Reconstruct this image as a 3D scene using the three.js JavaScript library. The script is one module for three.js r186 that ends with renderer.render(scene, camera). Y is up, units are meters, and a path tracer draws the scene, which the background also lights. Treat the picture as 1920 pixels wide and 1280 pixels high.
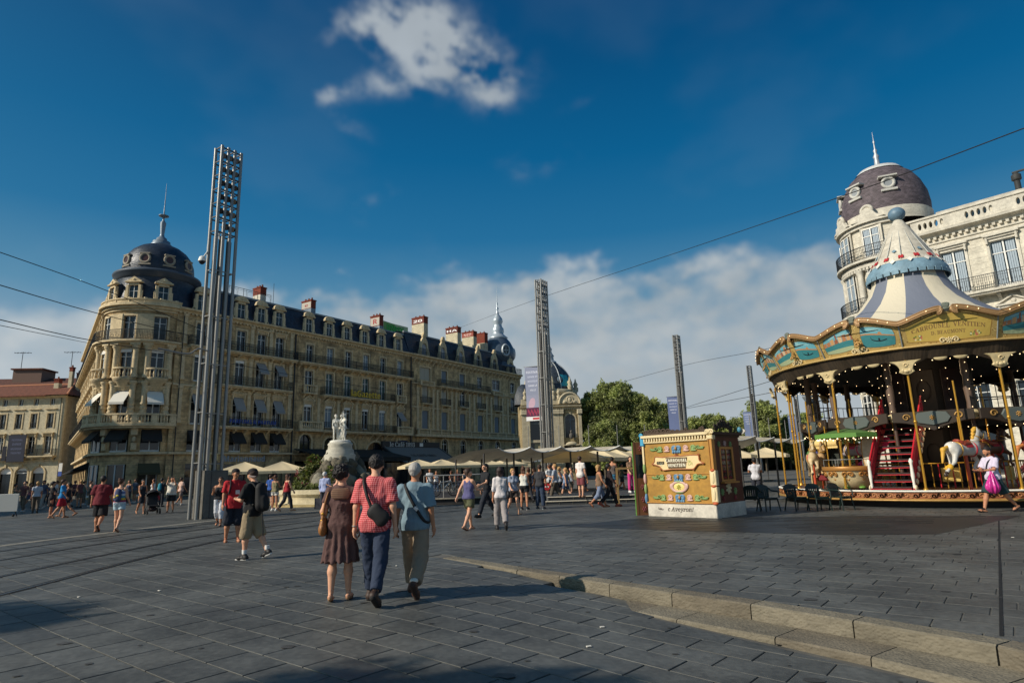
import * as THREE from 'three';
import { mergeGeometries, mergeVertices } from 'three/addons/utils/BufferGeometryUtils.js';
import { ImprovedNoise } from 'three/addons/math/ImprovedNoise.js';

const scene = new THREE.Scene();
const D2R = Math.PI / 180;
const camera = new THREE.PerspectiveCamera(2 * Math.atan(640 / 1160) / D2R, 1.5, 0.1, 4000);
camera.position.set(0, 1.6, 0);
camera.rotation.order = 'YXZ';
camera.rotation.set(11.7 * D2R, 0, -1.75 * D2R);
camera.updateMatrixWorld(true);
scene.add(camera);
const renderer = new THREE.WebGLRenderer({ antialias: true });
renderer.setSize(1024, 682);
renderer.toneMapping = THREE.LinearToneMapping;
renderer.toneMappingExposure = 1.0;
renderer.shadowMap.enabled = true;
renderer.shadowMap.type = THREE.PCFSoftShadowMap;

const camM = camera.matrixWorld.clone(), camI = camM.clone().invert();
const ray = (px, py) => new THREE.Vector3((px - 960) / 1160, -(py - 640) / 1160, -1).transformDirection(camM);
const G = (px, py, h = 0) => { const d = ray(px, py), k = (h - 1.6) / d.y; return new THREE.Vector3(d.x * k, h, d.z * k); };
const Z = (px, py, depth) => { const d = ray(px, py), k = depth / -d.z; return new THREE.Vector3(d.x * k, 1.6 + d.y * k, d.z * k); };
const projP = (x, y, z) => { const p = new THREE.Vector3(x, y, z).applyMatrix4(camI); return [960 + 1160 * p.x / -p.z, 640 - 1160 * p.y / -p.z, -p.z]; };

function mulberry(a) { return () => { a |= 0; a = a + 0x6D2B79F5 | 0; let t = Math.imul(a ^ a >>> 15, 1 | a); t = t + Math.imul(t ^ t >>> 7, 61 | t) ^ t; return ((t ^ t >>> 14) >>> 0) / 4294967296; }; }
const rnd = mulberry(20240611);
const RR = (a, b) => a + (b - a) * rnd();
const pn = new ImprovedNoise();
const noise3 = (x, y, z) => pn.noise(x, y, z);
function fbm(x, y, z, o = 5) { let s = 0, a = .5, f = 1; for (let i = 0; i < o; i++) { s += a * pn.noise(x * f, y * f, z * f + i * 7.3); f *= 2.03; a *= .5; } return s; }
const ss = (a, b, x) => { x = Math.min(1, Math.max(0, (x - a) / (b - a))); return x * x * (3 - 2 * x); };
const mix = (a, b, t) => a + (b - a) * t;
const lin = (r, g, b) => new THREE.Color().setRGB(r / 255, g / 255, b / 255, THREE.SRGBColorSpace);

const SUN = new THREE.Vector3(-.78, .53, .34).normalize();
{
const W = 1664, Hh = 832, data = new Float32Array(W * Hh * 4);
const stops = [[-90, .10, .095, .085], [-4, .20, .21, .215], [0, .50, .54, .56], [4, .43, .50, .55], [9, .29, .40, .50], [15, .09, .25, .40], [21, .018, .155, .33], [28, .003, .112, .275], [36, .001, .074, .205], [45, .0008, .05, .16], [90, .002, .045, .14]];
const d = new THREE.Vector3();
const blobs = [[790, 70, 120, 62, .15, 1.25], [870, 125, 110, 52, .25, 1.1], [925, 165, 36, 44, .2, 1.0], [760, 20, 90, 46, 0, .9], [690, 55, 70, 30, .3, .8], [740, 158, 100, 24, -.1, .85], [618, 182, 34, 24, 0, 1.1], [660, 240, 50, 20, .4, .35], [700, 385, 50, 30, -.6, .5], [1015, 310, 70, 26, -.4, .38], [600, 85, 40, 18, -.5, .4], [60, 575, 120, 30, -.25, .6], [110, 520, 90, 14, .25, .35], [1500, 450, 110, 22, -.3, .45], [1290, 520, 200, 26, .02, .35], [940, 300, 60, 14, -.5, .25], [1090, 190, 60, 12, -.5, .22]];
for (let j = 0; j < Hh; j++) for (let i = 0; i < W; i++) {
const az = ((i + .5) / W - .5) * 2 * Math.PI, el = ((j + .5) / Hh - .5) * Math.PI;
d.set(Math.cos(el) * Math.cos(az), Math.sin(el), Math.cos(el) * Math.sin(az));
const e = el / D2R; let k = 0; while (k < stops.length - 2 && stops[k + 1][0] < e) k++;
const A = stops[k], B = stops[k + 1], t = Math.min(1, Math.max(0, (e - A[0]) / (B[0] - A[0])));
let c = [mix(A[1], B[1], t), mix(A[2], B[2], t), mix(A[3], B[3], t)];
const cs = d.dot(SUN), glow = Math.pow(Math.max(0, cs), 6) * .6 + Math.pow(Math.max(0, cs), 40) * 1.4 + .05 * Math.pow(Math.max(0, .5 + .5 * cs), 3);
if (e > -2) { c[0] += glow * .34; c[1] += glow * .55; c[2] += glow * .55; }
if (e > -1) {
let a = 0;
const q = d.clone().multiplyScalar(100).add(new THREE.Vector3(0, 1.6, 0)).applyMatrix4(camI);
const fr = q.z < -20, n1 = fbm(d.x * 9 + 3, d.y * 14, d.z * 9, fr ? 6 : 3), n2 = fr ? fbm(d.x * 26, d.y * 34 + 5, d.z * 26, 5) : 0;
if (q.z < -20) {
const px = 960 + 1160 * q.x / -q.z, py = 640 - 1160 * q.y / -q.z; let s = 0;
for (const b of blobs) { const cx = px - b[0], cy = py - b[1], co = Math.cos(b[4]), si = Math.sin(b[4]), u = (cx * co + cy * si) / b[2], v = (-cx * si + cy * co) / b[3], r2 = u * u + v * v; if (r2 < 6) s += b[5] * Math.exp(-r2); }
if (s > .02) a = Math.max(a, ss(.02, 1.75, s * (.62 + 1.7 * n1 + 1.4 * n2 + .7 * fbm(d.x * 40 + d.y * 60, d.y * 40 - d.x * 20, d.z * 50, 5))) * .78);
}
const azd = Math.atan2(d.x, -d.z) / D2R;
const top = 17.6 + 2.2 * fbm(azd * .07, 1.5, 0, 3) * 2 + 3.2 * n1 + 1.5 * n2 - Math.max(0, Math.abs(azd - 4) - 27) * .3;
const bank = ss(top + .5, top - 2.2, e) * ss(-2, 9, e) * (.86 + .7 * n2 + .6 * n1);
a = Math.max(a, Math.min(.9, bank * .86));
const veil = ss(.02, .34, fbm(d.x / (d.y + .25) * 2.2 + 9, d.z / (d.y + .25) * 2.2, 2.5, 5)) * .26 * ss(60, 30, Math.abs(e - 20)) * (q.z < -20 ? .12 : 1);
a = Math.max(a, veil);
const lit = .45 + .25 * Math.max(0, cs) + .12 * n1 - (e > 24 ? .02 : 0);
c[0] = mix(c[0], lit * .96, a); c[1] = mix(c[1], lit * 1.05, a); c[2] = mix(c[2], lit * 1.1, a);
}
const o = (j * W + i) * 4; data[o] = c[0]; data[o + 1] = c[1]; data[o + 2] = c[2]; data[o + 3] = 1;
}
const sky = new THREE.DataTexture(data, W, Hh, THREE.RGBAFormat, THREE.FloatType);
sky.mapping = THREE.EquirectangularReflectionMapping; sky.magFilter = THREE.LinearFilter; sky.minFilter = THREE.LinearFilter; sky.wrapS = THREE.RepeatWrapping; sky.needsUpdate = true;
scene.background = sky; scene.environment = sky; scene.backgroundIntensity = 1; scene.environmentIntensity = 1;
}
const sun = new THREE.DirectionalLight(new THREE.Color(1, .9, .76), 4.4);
sun.position.copy(SUN).multiplyScalar(160).add(new THREE.Vector3(0, 0, -50)); sun.target.position.set(0, 0, -50);
sun.castShadow = true; sun.shadow.mapSize.set(4096, 4096); sun.shadow.bias = -.0006;
Object.assign(sun.shadow.camera, { left: -90, right: 90, top: 90, bottom: -90, near: 1, far: 420 });
scene.add(sun, sun.target);

const V = (x, y, z) => new THREE.Vector3(x, y, z);
const used = {};
function uname(n) { const k = used[n] = (used[n] ?? -1) + 1; return k ? n + '_' + String(k).padStart(3, '0') : n; }
function T(name, label, category, pos = [0, 0, 0], turn = 0, group) {
const o = new THREE.Group(); o.name = uname(name); scene.add(o);
o.position.set(pos[0], pos[1], pos[2]); o.rotation.y = turn; o.userData = { label, category }; if (group) o.userData.group = group; return o;
}
function tag(o, label, category, group) { o.userData.label = label; if (category) o.userData.category = category; if (group) o.userData.group = group; return o; }
const flat = a => a.flat(9).filter(Boolean);
function prep(g) { // non-indexed, with uv in metres from the dominant axis of each face
if (g.userData.ready) return g;
let q = g.index ? g.toNonIndexed() : g;
const keepUV = g.userData.uv; for (const k of Object.keys(q.attributes)) if (!['position', 'normal', 'uv'].includes(k)) q.deleteAttribute(k);
if (!q.attributes.normal) q.computeVertexNormals();
if (!keepUV) {
const p = q.attributes.position, n = p.count, uv = new Float32Array(n * 2), a = V(), b = V(), c = V();
for (let i = 0; i < n; i += 3) {
a.fromBufferAttribute(p, i); b.fromBufferAttribute(p, i + 1).sub(a); c.fromBufferAttribute(p, i + 2).sub(a); b.cross(c);
const x = Math.abs(b.x), y = Math.abs(b.y), z = Math.abs(b.z);
for (let k = 0; k < 3; k++) { const X = p.getX(i + k), Y = p.getY(i + k), Zz = p.getZ(i + k); uv[(i + k) * 2] = z >= x && z >= y ? X : x >= y ? Zz : X; uv[(i + k) * 2 + 1] = y > x && y > z ? Zz : Y; }
}
q.setAttribute('uv', new THREE.BufferAttribute(uv, 2));
}
q.morphAttributes = {}; q.clearGroups(); q.userData.ready = true; return q;
}
function geo(...gs) { const l = flat(gs).map(prep); const g = l.length === 1 ? l[0] : mergeGeometries(l, false); g.userData.ready = true; return g; }
function mesh(name, mat, gs, parent) {
const g = Array.isArray(gs) ? geo(gs) : prep(gs); const m = new THREE.Mesh(g, mat); m.name = name; m.castShadow = m.receiveShadow = true; if (parent) parent.add(m); return m;
}
function one(name, label, category, mat, gs, group) { const m = mesh(uname(name), mat, gs, scene); return tag(m, label, category, group); }
function struct(name, mat, gs, parent) { const m = mesh(parent ? name : uname(name), mat, gs, parent || scene); m.userData.kind = 'structure'; return m; }
const stuff = o => { o.userData.kind = 'stuff'; return o; };
function sub(name, parent, pos, turn) { const g = new THREE.Group(); g.name = name; if (pos) g.position.set(...pos); if (turn) g.rotation.y = turn; parent.add(g); return g; }
function copyTop(o, name, label) { const c = o.clone(); c.name = uname(name); c.userData = { ...o.userData }; if (label) c.userData.label = label; scene.add(c); return c; }

function bx(x0, x1, y0, y1, z0, z1) { const g = new THREE.BoxGeometry(Math.abs(x1 - x0), Math.abs(y1 - y0), Math.abs(z1 - z0)); g.translate((x0 + x1) / 2, (y0 + y1) / 2, (z0 + z1) / 2); return g; }
function cbx(x0, x1, y0, y1, z0, z1, c = .02) {
const hx = (x1 - x0) / 2, hy = (y1 - y0) / 2; const s = new THREE.Shape(); s.moveTo(-hx + c, -hy + c); s.lineTo(hx - c, -hy + c); s.lineTo(hx - c, hy - c); s.lineTo(-hx + c, hy - c); s.closePath();
const g = new THREE.ExtrudeGeometry(s, { depth: (z1 - z0) - 2 * c, bevelEnabled: true, bevelThickness: c, bevelSize: c, bevelSegments: 1 });
g.translate((x0 + x1) / 2, (y0 + y1) / 2, z0 + c); return g;
}
function bar(p, q, r0, r1 = r0, seg = 8) { const a = p.isVector3 ? p : V(...p), b = q.isVector3 ? q : V(...q), d = b.clone().sub(a), g = new THREE.CylinderGeometry(r1, r0, d.length(), seg, 1); g.applyQuaternion(new THREE.Quaternion().setFromUnitVectors(V(0, 1, 0), d.normalize())); g.translate((a.x + b.x) / 2, (a.y + b.y) / 2, (a.z + b.z) / 2); return g; }
function tube(pts, r, n = 24, seg = 6, closed = false) { return new THREE.TubeGeometry(new THREE.CatmullRomCurve3(pts.map(p => p.isVector3 ? p : V(...p)), closed), n, r, seg, closed); }
function lathe(pr, seg = 24, a0 = 0, al = Math.PI * 2) { return new THREE.LatheGeometry(pr.map(p => new THREE.Vector2(p[0], p[1])), seg, a0, al); }
function ext(pts, depth, bevel = 0, holes) { const s = Array.isArray(pts) ? new THREE.Shape(pts.map(p => new THREE.Vector2(...p))) : pts; if (holes) s.holes.push(...holes); return new THREE.ExtrudeGeometry(s, { depth, bevelEnabled: bevel > 0, bevelThickness: bevel, bevelSize: bevel, bevelSegments: 1, curveSegments: 8 }); }
function sph(x, y, z, rx, ry = rx, rz = rx, w = 12, h = 8) { const g = new THREE.SphereGeometry(1, w, h); g.scale(rx, ry, rz); g.translate(x, y, z); return g; }
const mv = (g, x, y, z) => { g.translate(x, y, z); return g; };
const ry = (g, a) => { g.rotateY(a); return g; };
const rx = (g, a) => { g.rotateX(a); return g; };
const rz = (g, a) => { g.rotateZ(a); return g; };

function noiseTex(size, metres, fn, srgb = true) { // fn(u,v,N) -> [r,g,b] 0..1, N(f,seed) a tiling noise
const d = new Uint8Array(size * size * 4), P = [];
for (let i = 0; i < 12; i++) { const r = mulberry(77 + i * 131), a = new Float32Array(64 * 64); for (let k = 0; k < 4096; k++) a[k] = r(); P.push(a); }
for (let j = 0; j < size; j++) for (let i = 0; i < size; i++) {
const u = i / size, v = j / size;
const N = (fx, s, fy = fx) => { const x = u * fx, y = v * fy, x0 = Math.floor(x), y0 = Math.floor(y), a = x - x0, b = y - y0, A = a * a * (3 - 2 * a), B = b * b * (3 - 2 * b), t = P[s % 12], at = (p, q) => t[((q % fy) & 63) * 64 + ((p % fx) & 63)]; return mix(mix(at(x0, y0), at(x0 + 1, y0), A), mix(at(x0, y0 + 1), at(x0 + 1, y0 + 1), A), B); };
const c = fn(u, v, N), o = (j * size + i) * 4; d[o] = Math.max(0, Math.min(255, c[0] * 255)); d[o + 1] = Math.max(0, Math.min(255, c[1] * 255)); d[o + 2] = Math.max(0, Math.min(255, c[2] * 255)); d[o + 3] = 255;
}
const t = new THREE.DataTexture(d, size, size, THREE.RGBAFormat); t.wrapS = t.wrapT = THREE.RepeatWrapping; t.magFilter = THREE.LinearFilter; t.minFilter = THREE.LinearMipmapLinearFilter; t.generateMipmaps = true; if (srgb) t.colorSpace = THREE.SRGBColorSpace; t.repeat.set(1 / metres, 1 / metres); t.needsUpdate = true; return t;
}
const g3 = v => [v, v, v];
const tMottle = noiseTex(256, 2.3, (u, v, N) => g3(.72 + .16 * N(6, 0) + .1 * N(17, 1) + .09 * N(48, 2)));
const tFine = noiseTex(256, .6, (u, v, N) => g3(.45 + .2 * N(12, 3) + .2 * N(32, 4) + .25 * N(64, 5)), false);
const tStone = noiseTex(512, 7, (u, v, N) => { const st = N(40, 0, 3) * .5 + N(22, 1, 2) * .5, co = ((v * 16) % 1) < .05 ? .8 : 1, gr = .56 + .2 * N(7, 2) + .16 * N(34, 3) + .12 * N(64, 4); const k = (gr - .62 * Math.max(0, st - .5)) * co * (.86 + .2 * N(16, 7, 16)); return [k * 1.03, k * 1.0, k * .94]; });
const tStoneB = noiseTex(512, 7, (u, v, N) => { const co = ((v * 16) % 1) < .05 ? 0 : .7; return g3(co + .12 * N(34, 3) + .12 * N(64, 4)); }, false);
const tRoof = noiseTex(256, 3, (u, v, N) => { const row = Math.floor(v * 24), x = u * 16 + (row % 2) * .5, e = ((v * 24) % 1) < .16 ? .72 : 1, e2 = (x % 1) < .08 ? .85 : 1, q = N(16, 6, 24); return g3((.62 + .3 * q + .1 * N(5, 2)) * e * e2); });
const tBrick = noiseTex(256, 1.6, (u, v, N) => { const row = Math.floor(v * 20), x = u * 8 + (row % 2) * .5, e = ((v * 20) % 1) < .14 || (x % 1) < .06; return e ? [.75, .7, .66] : [.7 + .25 * N(8, 1, 20), .66 + .2 * N(8, 2, 20), .62 + .2 * N(8, 3, 20)]; });
const tTile = noiseTex(256, 2, (u, v, N) => { const a = Math.abs(Math.sin(u * Math.PI * 10)), row = ((v * 8) % 1) < .12 ? .7 : 1, q = N(20, 4, 8); return [(.55 + .4 * a) * row * (.75 + .4 * q), (.55 + .35 * a) * row * (.7 + .4 * q), (.55 + .3 * a) * row * (.7 + .4 * q)]; });
const tSlab = noiseTex(512, 2.7, (u, v, N) => g3(.55 + .2 * N(3, 6) + .16 * N(11, 7) + .14 * N(64, 8) * N(50, 9) + .14 * N(64, 10)));
const tKerb = noiseTex(512, 1.1, (u, v, N) => { const r = N(28, 2, 60) * .5 + N(64, 3) * .5; return g3(.2 + .8 * r); }, false);
const tCloth = noiseTex(256, .8, (u, v, N) => g3(.35 + .3 * N(5, 1, 3) + .2 * N(14, 2, 7) + .15 * N(40, 3)), false);
const tWood = noiseTex(256, 1.5, (u, v, N) => g3(.6 + .25 * N(48, 1, 3) + .15 * N(20, 2, 4)));
function M(r, g, b, rough = .8, o = {}) { return new THREE.MeshStandardMaterial({ color: lin(r, g, b), roughness: rough, ...o }); }
const MAT = {
stone: M(234, 208, 164, .92, { map: tStone, bumpMap: tStoneB, bumpScale: .03 }),
trim: M(232, 210, 168, .9, { map: tMottle, bumpMap: tFine, bumpScale: .006 }),
stoneC: M(234, 210, 166, .92, { map: tStone, bumpMap: tStoneB, bumpScale: .03 }),
pale: M(232, 224, 204, .9, { map: tMottle, bumpMap: tStoneB, bumpScale: .025 }),
paleTrim: M(226, 219, 202, .88, { map: tMottle, bumpMap: tFine, bumpScale: .005 }),
plaster: M(222, 210, 178, .95, { map: tMottle, bumpMap: tStoneB, bumpScale: .012 }),
slate: M(58, 66, 80, .5, { map: tRoof, bumpMap: tRoof, bumpScale: .02 }),
lead: M(108, 122, 136, .48, { metalness: .25, map: tMottle }),
zinc: M(128, 138, 146, .42, { metalness: .5, map: tMottle }),
brownRoof: M(116, 104, 110, .75, { map: tRoof, bumpMap: tRoof, bumpScale: .02 }),
brick: M(150, 76, 56, .9, { map: tBrick }),
tile: M(152, 100, 76, .9, { map: tTile, bumpMap: tTile, bumpScale: .04 }),
iron: M(30, 33, 36, .5, { metalness: .35 }),
glass: new THREE.MeshPhysicalMaterial({ color: lin(24, 32, 40), roughness: .06, metalness: 0, ior: 1.52, specularIntensity: 1 }),
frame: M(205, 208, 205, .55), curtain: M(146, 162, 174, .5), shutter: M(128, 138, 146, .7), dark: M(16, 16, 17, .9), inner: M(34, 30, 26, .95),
white: M(232, 230, 222, .6), canvas: M(214, 196, 158, .85, { bumpMap: tCloth, bumpScale: .01, side: THREE.DoubleSide }), awning: M(222, 218, 206, .85, { side: THREE.DoubleSide }), awnDark: M(42, 40, 38, .85, { side: THREE.DoubleSide }), awnGrey: M(148, 146, 142, .85, { side: THREE.DoubleSide }),
steel: M(146, 145, 141, .42, { metalness: .4 }), steelD: M(72, 71, 70, .55, { metalness: .3 }), brass: M(196, 146, 52, .34, { metalness: .55 }), gold: M(206, 166, 92, .5, { metalness: .25 }), cream: M(232, 212, 164, .55, { map: tMottle }),
concrete: M(120, 116, 108, .9, { map: tMottle, bumpMap: tFine, bumpScale: .004 }), pipe: M(52, 54, 54, .7), rubber: M(24, 24, 25, .8), plasticG: M(22, 40, 34, .42),
};
function canvasTex(w, h, draw) { const c = document.createElement('canvas'); c.width = w; c.height = h; const x = c.getContext('2d'); draw(x, w, h); const t = new THREE.CanvasTexture(c); t.colorSpace = THREE.SRGBColorSpace; t.magFilter = THREE.LinearFilter; t.minFilter = THREE.LinearMipmapLinearFilter; return t; }
function panelGeo(w, h, d = .02) { const g = new THREE.PlaneGeometry(w, h); g.userData.uv = true; return g; } // printed face, uv 0..1
const KERB = [[829, 1046], [969, 1069], [1048, 1080], [1142, 1095], [1259, 1112], [1407, 1133], [1599, 1164], [1868, 1210]].map(p => { const g = G(...p); return [g.x, g.z]; });
KERB.push([4.75, -4.1], [5.1, -2.6], [5.3, -.5]);
const EDGE = [[-9, -60], [-6.5, -28], [-4.2, -17.5], ...KERB]; // border between the lower ground (camera side) and the upper plaza
function edgeDist(x, z) { // signed distance, >0 on the plaza side
let best = 1e9, sgn = 1;
for (let i = 0; i < EDGE.length - 1; i++) {
const [ax, az] = EDGE[i], [bx_, bz] = EDGE[i + 1], dx = bx_ - ax, dz = bz - az, t = Math.min(1, Math.max(0, ((x - ax) * dx + (z - az) * dz) / (dx * dx + dz * dz))), qx = x - ax - t * dx, qz = z - az - t * dz, d = Math.hypot(qx, qz);
if (d < best) { best = d; sgn = dx * qz - dz * qx < 0 ? 1 : -1; }
}
return best * sgn;
}
const lowH = (x, z) => -.235 * ss(-1.7, 3.2, x) * ss(-13.2, -9.6, z);
const hAt = (x, z) => edgeDist(x, z) > 0 ? 0 : lowH(x, z);
const mSlab = [0, 1, 2, 3].map(i => M(93 + i * 2, 94 + i * 2, 90 + i * 2, [.58, .53, .62, .56][i], { map: tSlab, bumpMap: tFine, bumpScale: .0022 }));
const mJoint = M(102, 100, 94, .95, { map: tMottle });
const mFar = M(84, 88, 90, .5, { map: tSlab, bumpMap: tFine, bumpScale: .002 });
let groundMesh;
{
const xs = [], zs = []; const add = (a, lo, hi, st) => { for (let v = lo; v < hi - 1e-6; v += st) a.push(v); };
add(xs, -1600, -40, 260); add(xs, -40, -3, 3); add(xs, -3, 6, .15); add(xs, 6, 60, 4); add(xs, 60, 1600, 220); xs.push(1600);
add(zs, -1800, -60, 290); add(zs, -60, -14, 3); add(zs, -14, -2, .15); add(zs, -2, 40, 4); zs.push(300);
const pos = [], idx = [];
for (const z of zs) for (const x of xs) { const d = edgeDist(x, z); pos.push(x, (Math.abs(d) < .28 && x > -1.1 && z > -12 ? lowH(x, z) - .06 : hAt(x, z)) - .010, z); }
const n = xs.length; for (let j = 0; j < zs.length - 1; j++) for (let i = 0; i < n - 1; i++) { const a = j * n + i; idx.push(a, a + n, a + 1, a + 1, a + n, a + n + 1); }
const g = new THREE.BufferGeometry(); g.setAttribute('position', new THREE.Float32BufferAttribute(pos, 3)); g.setIndex(idx); g.computeVertexNormals();
groundMesh = struct('plaza_ground', mJoint, [g]);
groundMesh.castShadow = false;
}
{
const SL = .64, SW = .415, JT = .011, JL = .017, a = 38.5 * D2R, ux = Math.cos(a), uz = Math.sin(a), vx = -uz, vz = ux; // rows run along u
const top = [], near = [], far = [];
const r = mulberry(5);
const clipHalf = (poly, keep) => { const out = []; for (let i = 0; i < poly.length; i++) { const p = poly[i], q = poly[(i + 1) % poly.length], a_ = keep(p), b_ = keep(q); if (a_ >= 0) out.push(p); if (a_ >= 0 !== b_ >= 0) { const t = a_ / (a_ - b_); out.push([mix(p[0], q[0], t), mix(p[1], q[1], t)]); } } return out; };
const rails = []; // filled below by the tram track
for (let j = -150; j < 30; j++) for (let i = -90; i < 110; i++) {
const off = (((j * 7919) % 13) / 13 + (j % 2) * .5) * SL, u0 = i * SL + off, v0 = j * SW;
const cx = ux * (u0 + SL / 2) + vx * (v0 + SW / 2), cz = uz * (u0 + SL / 2) + vz * (v0 + SW / 2);
if (cz > -3.2 || cz < -44 || cx < -46 || cx > 46) continue;
const [px, py] = projP(cx, 0, cz); if (px < -120 || px > 2040 || py > 1420) continue;
let poly = [[u0 + JL / 2, v0 + JT / 2], [u0 + SL - JL / 2, v0 + JT / 2], [u0 + SL - JL / 2, v0 + SW - JT / 2], [u0 + JL / 2, v0 + SW - JT / 2]].map(([u, v]) => [ux * u + vx * v, uz * u + vz * v]);
const d = edgeDist(cx, cz); let cut = false;
if (cx > -1.9 && cz > -13 && Math.abs(d) < 1.35) {
const up = d > 0 ? 1 : -1, m = up > 0 ? .27 : (cx > 1.3 ? .62 * ss(1.2, 1.9, cx) : .01) + .008;
const ds = poly.map(p => up * edgeDist(p[0], p[1]) - m);
if (Math.max(...ds) < 0) continue;
if (Math.min(...ds) < 0) { poly = clipHalf(poly, p => up * edgeDist(p[0], p[1]) - m); cut = true; if (poly.length < 3) continue; }
}
const dist = Math.hypot(cx, cz);
const item = { poly, cx, cz, cut, up: d > 0, dist, k: Math.floor(r() * 4), lift: (r() - .5) * .003, tx: (r() - .5) * .004, tz: (r() - .5) * .004 };
const vis = px > -20 && px < 1940 && py < 1290 && cz < -4.2;
item.score = vis ? dist : 900 + dist; near.push(item);
}
near.sort((p, q) => p.score - q.score);
const slabGeo = (it, simple) => { // chamfered slab following the slope of the ground
const n = it.poly.length, P = [], I = [], c = .0035, hh = (x, z) => (it.up ? 0 : lowH(x, z)) + it.lift + (x - it.cx) * it.tx + (z - it.cz) * it.tz;
const cen = it.poly.reduce((s, p) => [s[0] + p[0] / n, s[1] + p[1] / n], [0, 0]);
const tri = (a, b, c2) => P.push(...a, ...b, ...c2);
const ringT = it.poly.map(p => { const dx = cen[0] - p[0], dz = cen[1] - p[1], l = Math.hypot(dx, dz) || 1, x = p[0] + dx / l * c * 1.4, z = p[1] + dz / l * c * 1.4; return [x, hh(x, z), z]; });
const ringM = it.poly.map(p => [p[0], hh(p[0], p[1]) - c, p[1]]), ringB = it.poly.map(p => [p[0], hh(p[0], p[1]) - .05, p[1]]);
for (let i = 1; i < n - 1; i++) tri(ringT[0], ringT[i + 1], ringT[i]);
if (!simple) for (let i = 0; i < n; i++) { const k = (i + 1) % n; for (const [A, B] of [[ringT, ringM], [ringM, ringB]]) { tri(A[i], A[k], B[i]); tri(A[k], B[k], B[i]); } }
const g = new THREE.BufferGeometry(); g.setAttribute('position', new THREE.Float32BufferAttribute(P, 3)); g.computeVertexNormals(); return prep(g);
};
near.slice(0, 292).forEach(it => { const m = mesh('paving_slab', mSlab[it.k], slabGeo(it), groundMesh); m.castShadow = false; });
for (let k = 0; k < 4; k++) {
const l = near.slice(292).filter(it => it.k === k).map(it => slabGeo(it, it.dist > 16)); if (l.length) { const m = mesh('paving', mSlab[k], l, groundMesh); m.castShadow = false; stuff(m); }
}
}
{
const mK = [M(130, 122, 104, .9, { map: tMottle, bumpMap: tKerb, bumpScale: .016 }), M(122, 113, 96, .9, { map: tMottle, bumpMap: tKerb, bumpScale: .016 }), M(134, 126, 108, .9, { map: tMottle, bumpMap: tKerb, bumpScale: .016 })];
const kerb = new THREE.Group(); kerb.name = 'kerb'; kerb.userData.kind = 'structure'; scene.add(kerb);
const norm = (i, L) => { const a = L[Math.max(0, i - 1)], b = L[Math.min(L.length - 1, i + 1)], dx = b[0] - a[0], dz = b[1] - a[1], l = Math.hypot(dx, dz); return [dz / l, -dx / l]; }; // towards the plaza
const block = (L, i, w, topFn, botFn, back, out) => {
const P = [], N = 7, rowsAt = t => {
const p = [mix(L[i][0], L[i + 1][0], t), mix(L[i][1], L[i + 1][1], t)], n0 = norm(i, L), n1 = norm(i + 1, L), n = [mix(n0[0], n1[0], t), mix(n0[1], n1[1], t)], wob = .006 * noise3(p[0] * 9, p[1] * 9, i);
const y = topFn(p[0], p[1]), b = botFn(p[0], p[1]); const at = (o, yy) => [p[0] + n[0] * (o - out), yy, p[1] + n[1] * (o - out)];
return [at(w + back, b), at(w + back, y), at(.026 + wob, y), at(.004 + wob, y - .016), at(-.002 - wob, mix(y, b, .5)), at(.004, b)];
};
const rings = []; for (let k = 0; k <= N; k++) rings.push(rowsAt(mix(.006, .994, k / N)));
const quad = (a, b, c, d) => P.push(...a, ...b, ...c, ...b, ...d, ...c);
for (let k = 0; k < N; k++) for (let q = 0; q < 5; q++) quad(rings[k][q], rings[k + 1][q], rings[k][q + 1], rings[k + 1][q + 1]);
for (const [R, fl] of [[rings[0], 0], [rings[N], 1]]) for (let q = 1; q < 5; q++) fl ? P.push(...R[0], ...R[q + 1], ...R[q]) : P.push(...R[0], ...R[q], ...R[q + 1]);
const g = new THREE.BufferGeometry(); g.setAttribute('position', new THREE.Float32BufferAttribute(P, 3)); g.computeVertexNormals(); return prep(g);
};
for (let i = 0; i < KERB.length - 1; i++) mesh('kerb_stone', mK[i % 3], block(KERB, i, .27, () => .004, (x, z) => lowH(x, z) - .08, 0, 0), kerb);
const cut = [[1.5, -8.87], [1.8, -8.53], [2.2, -8.07], [3.0, -7.18], [3.6, -6.4], [4.15, -5.5], [4.6, -4.4], [4.9, -3.2]];
for (let i = 0; i < cut.length - 1; i++) mesh('step_stone', mK[(i + 1) % 3], block(cut, i, .5, () => -.163, (x, z) => Math.min(-.18, lowH(x, z) - .1), .1, .52), kerb);
}
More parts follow.
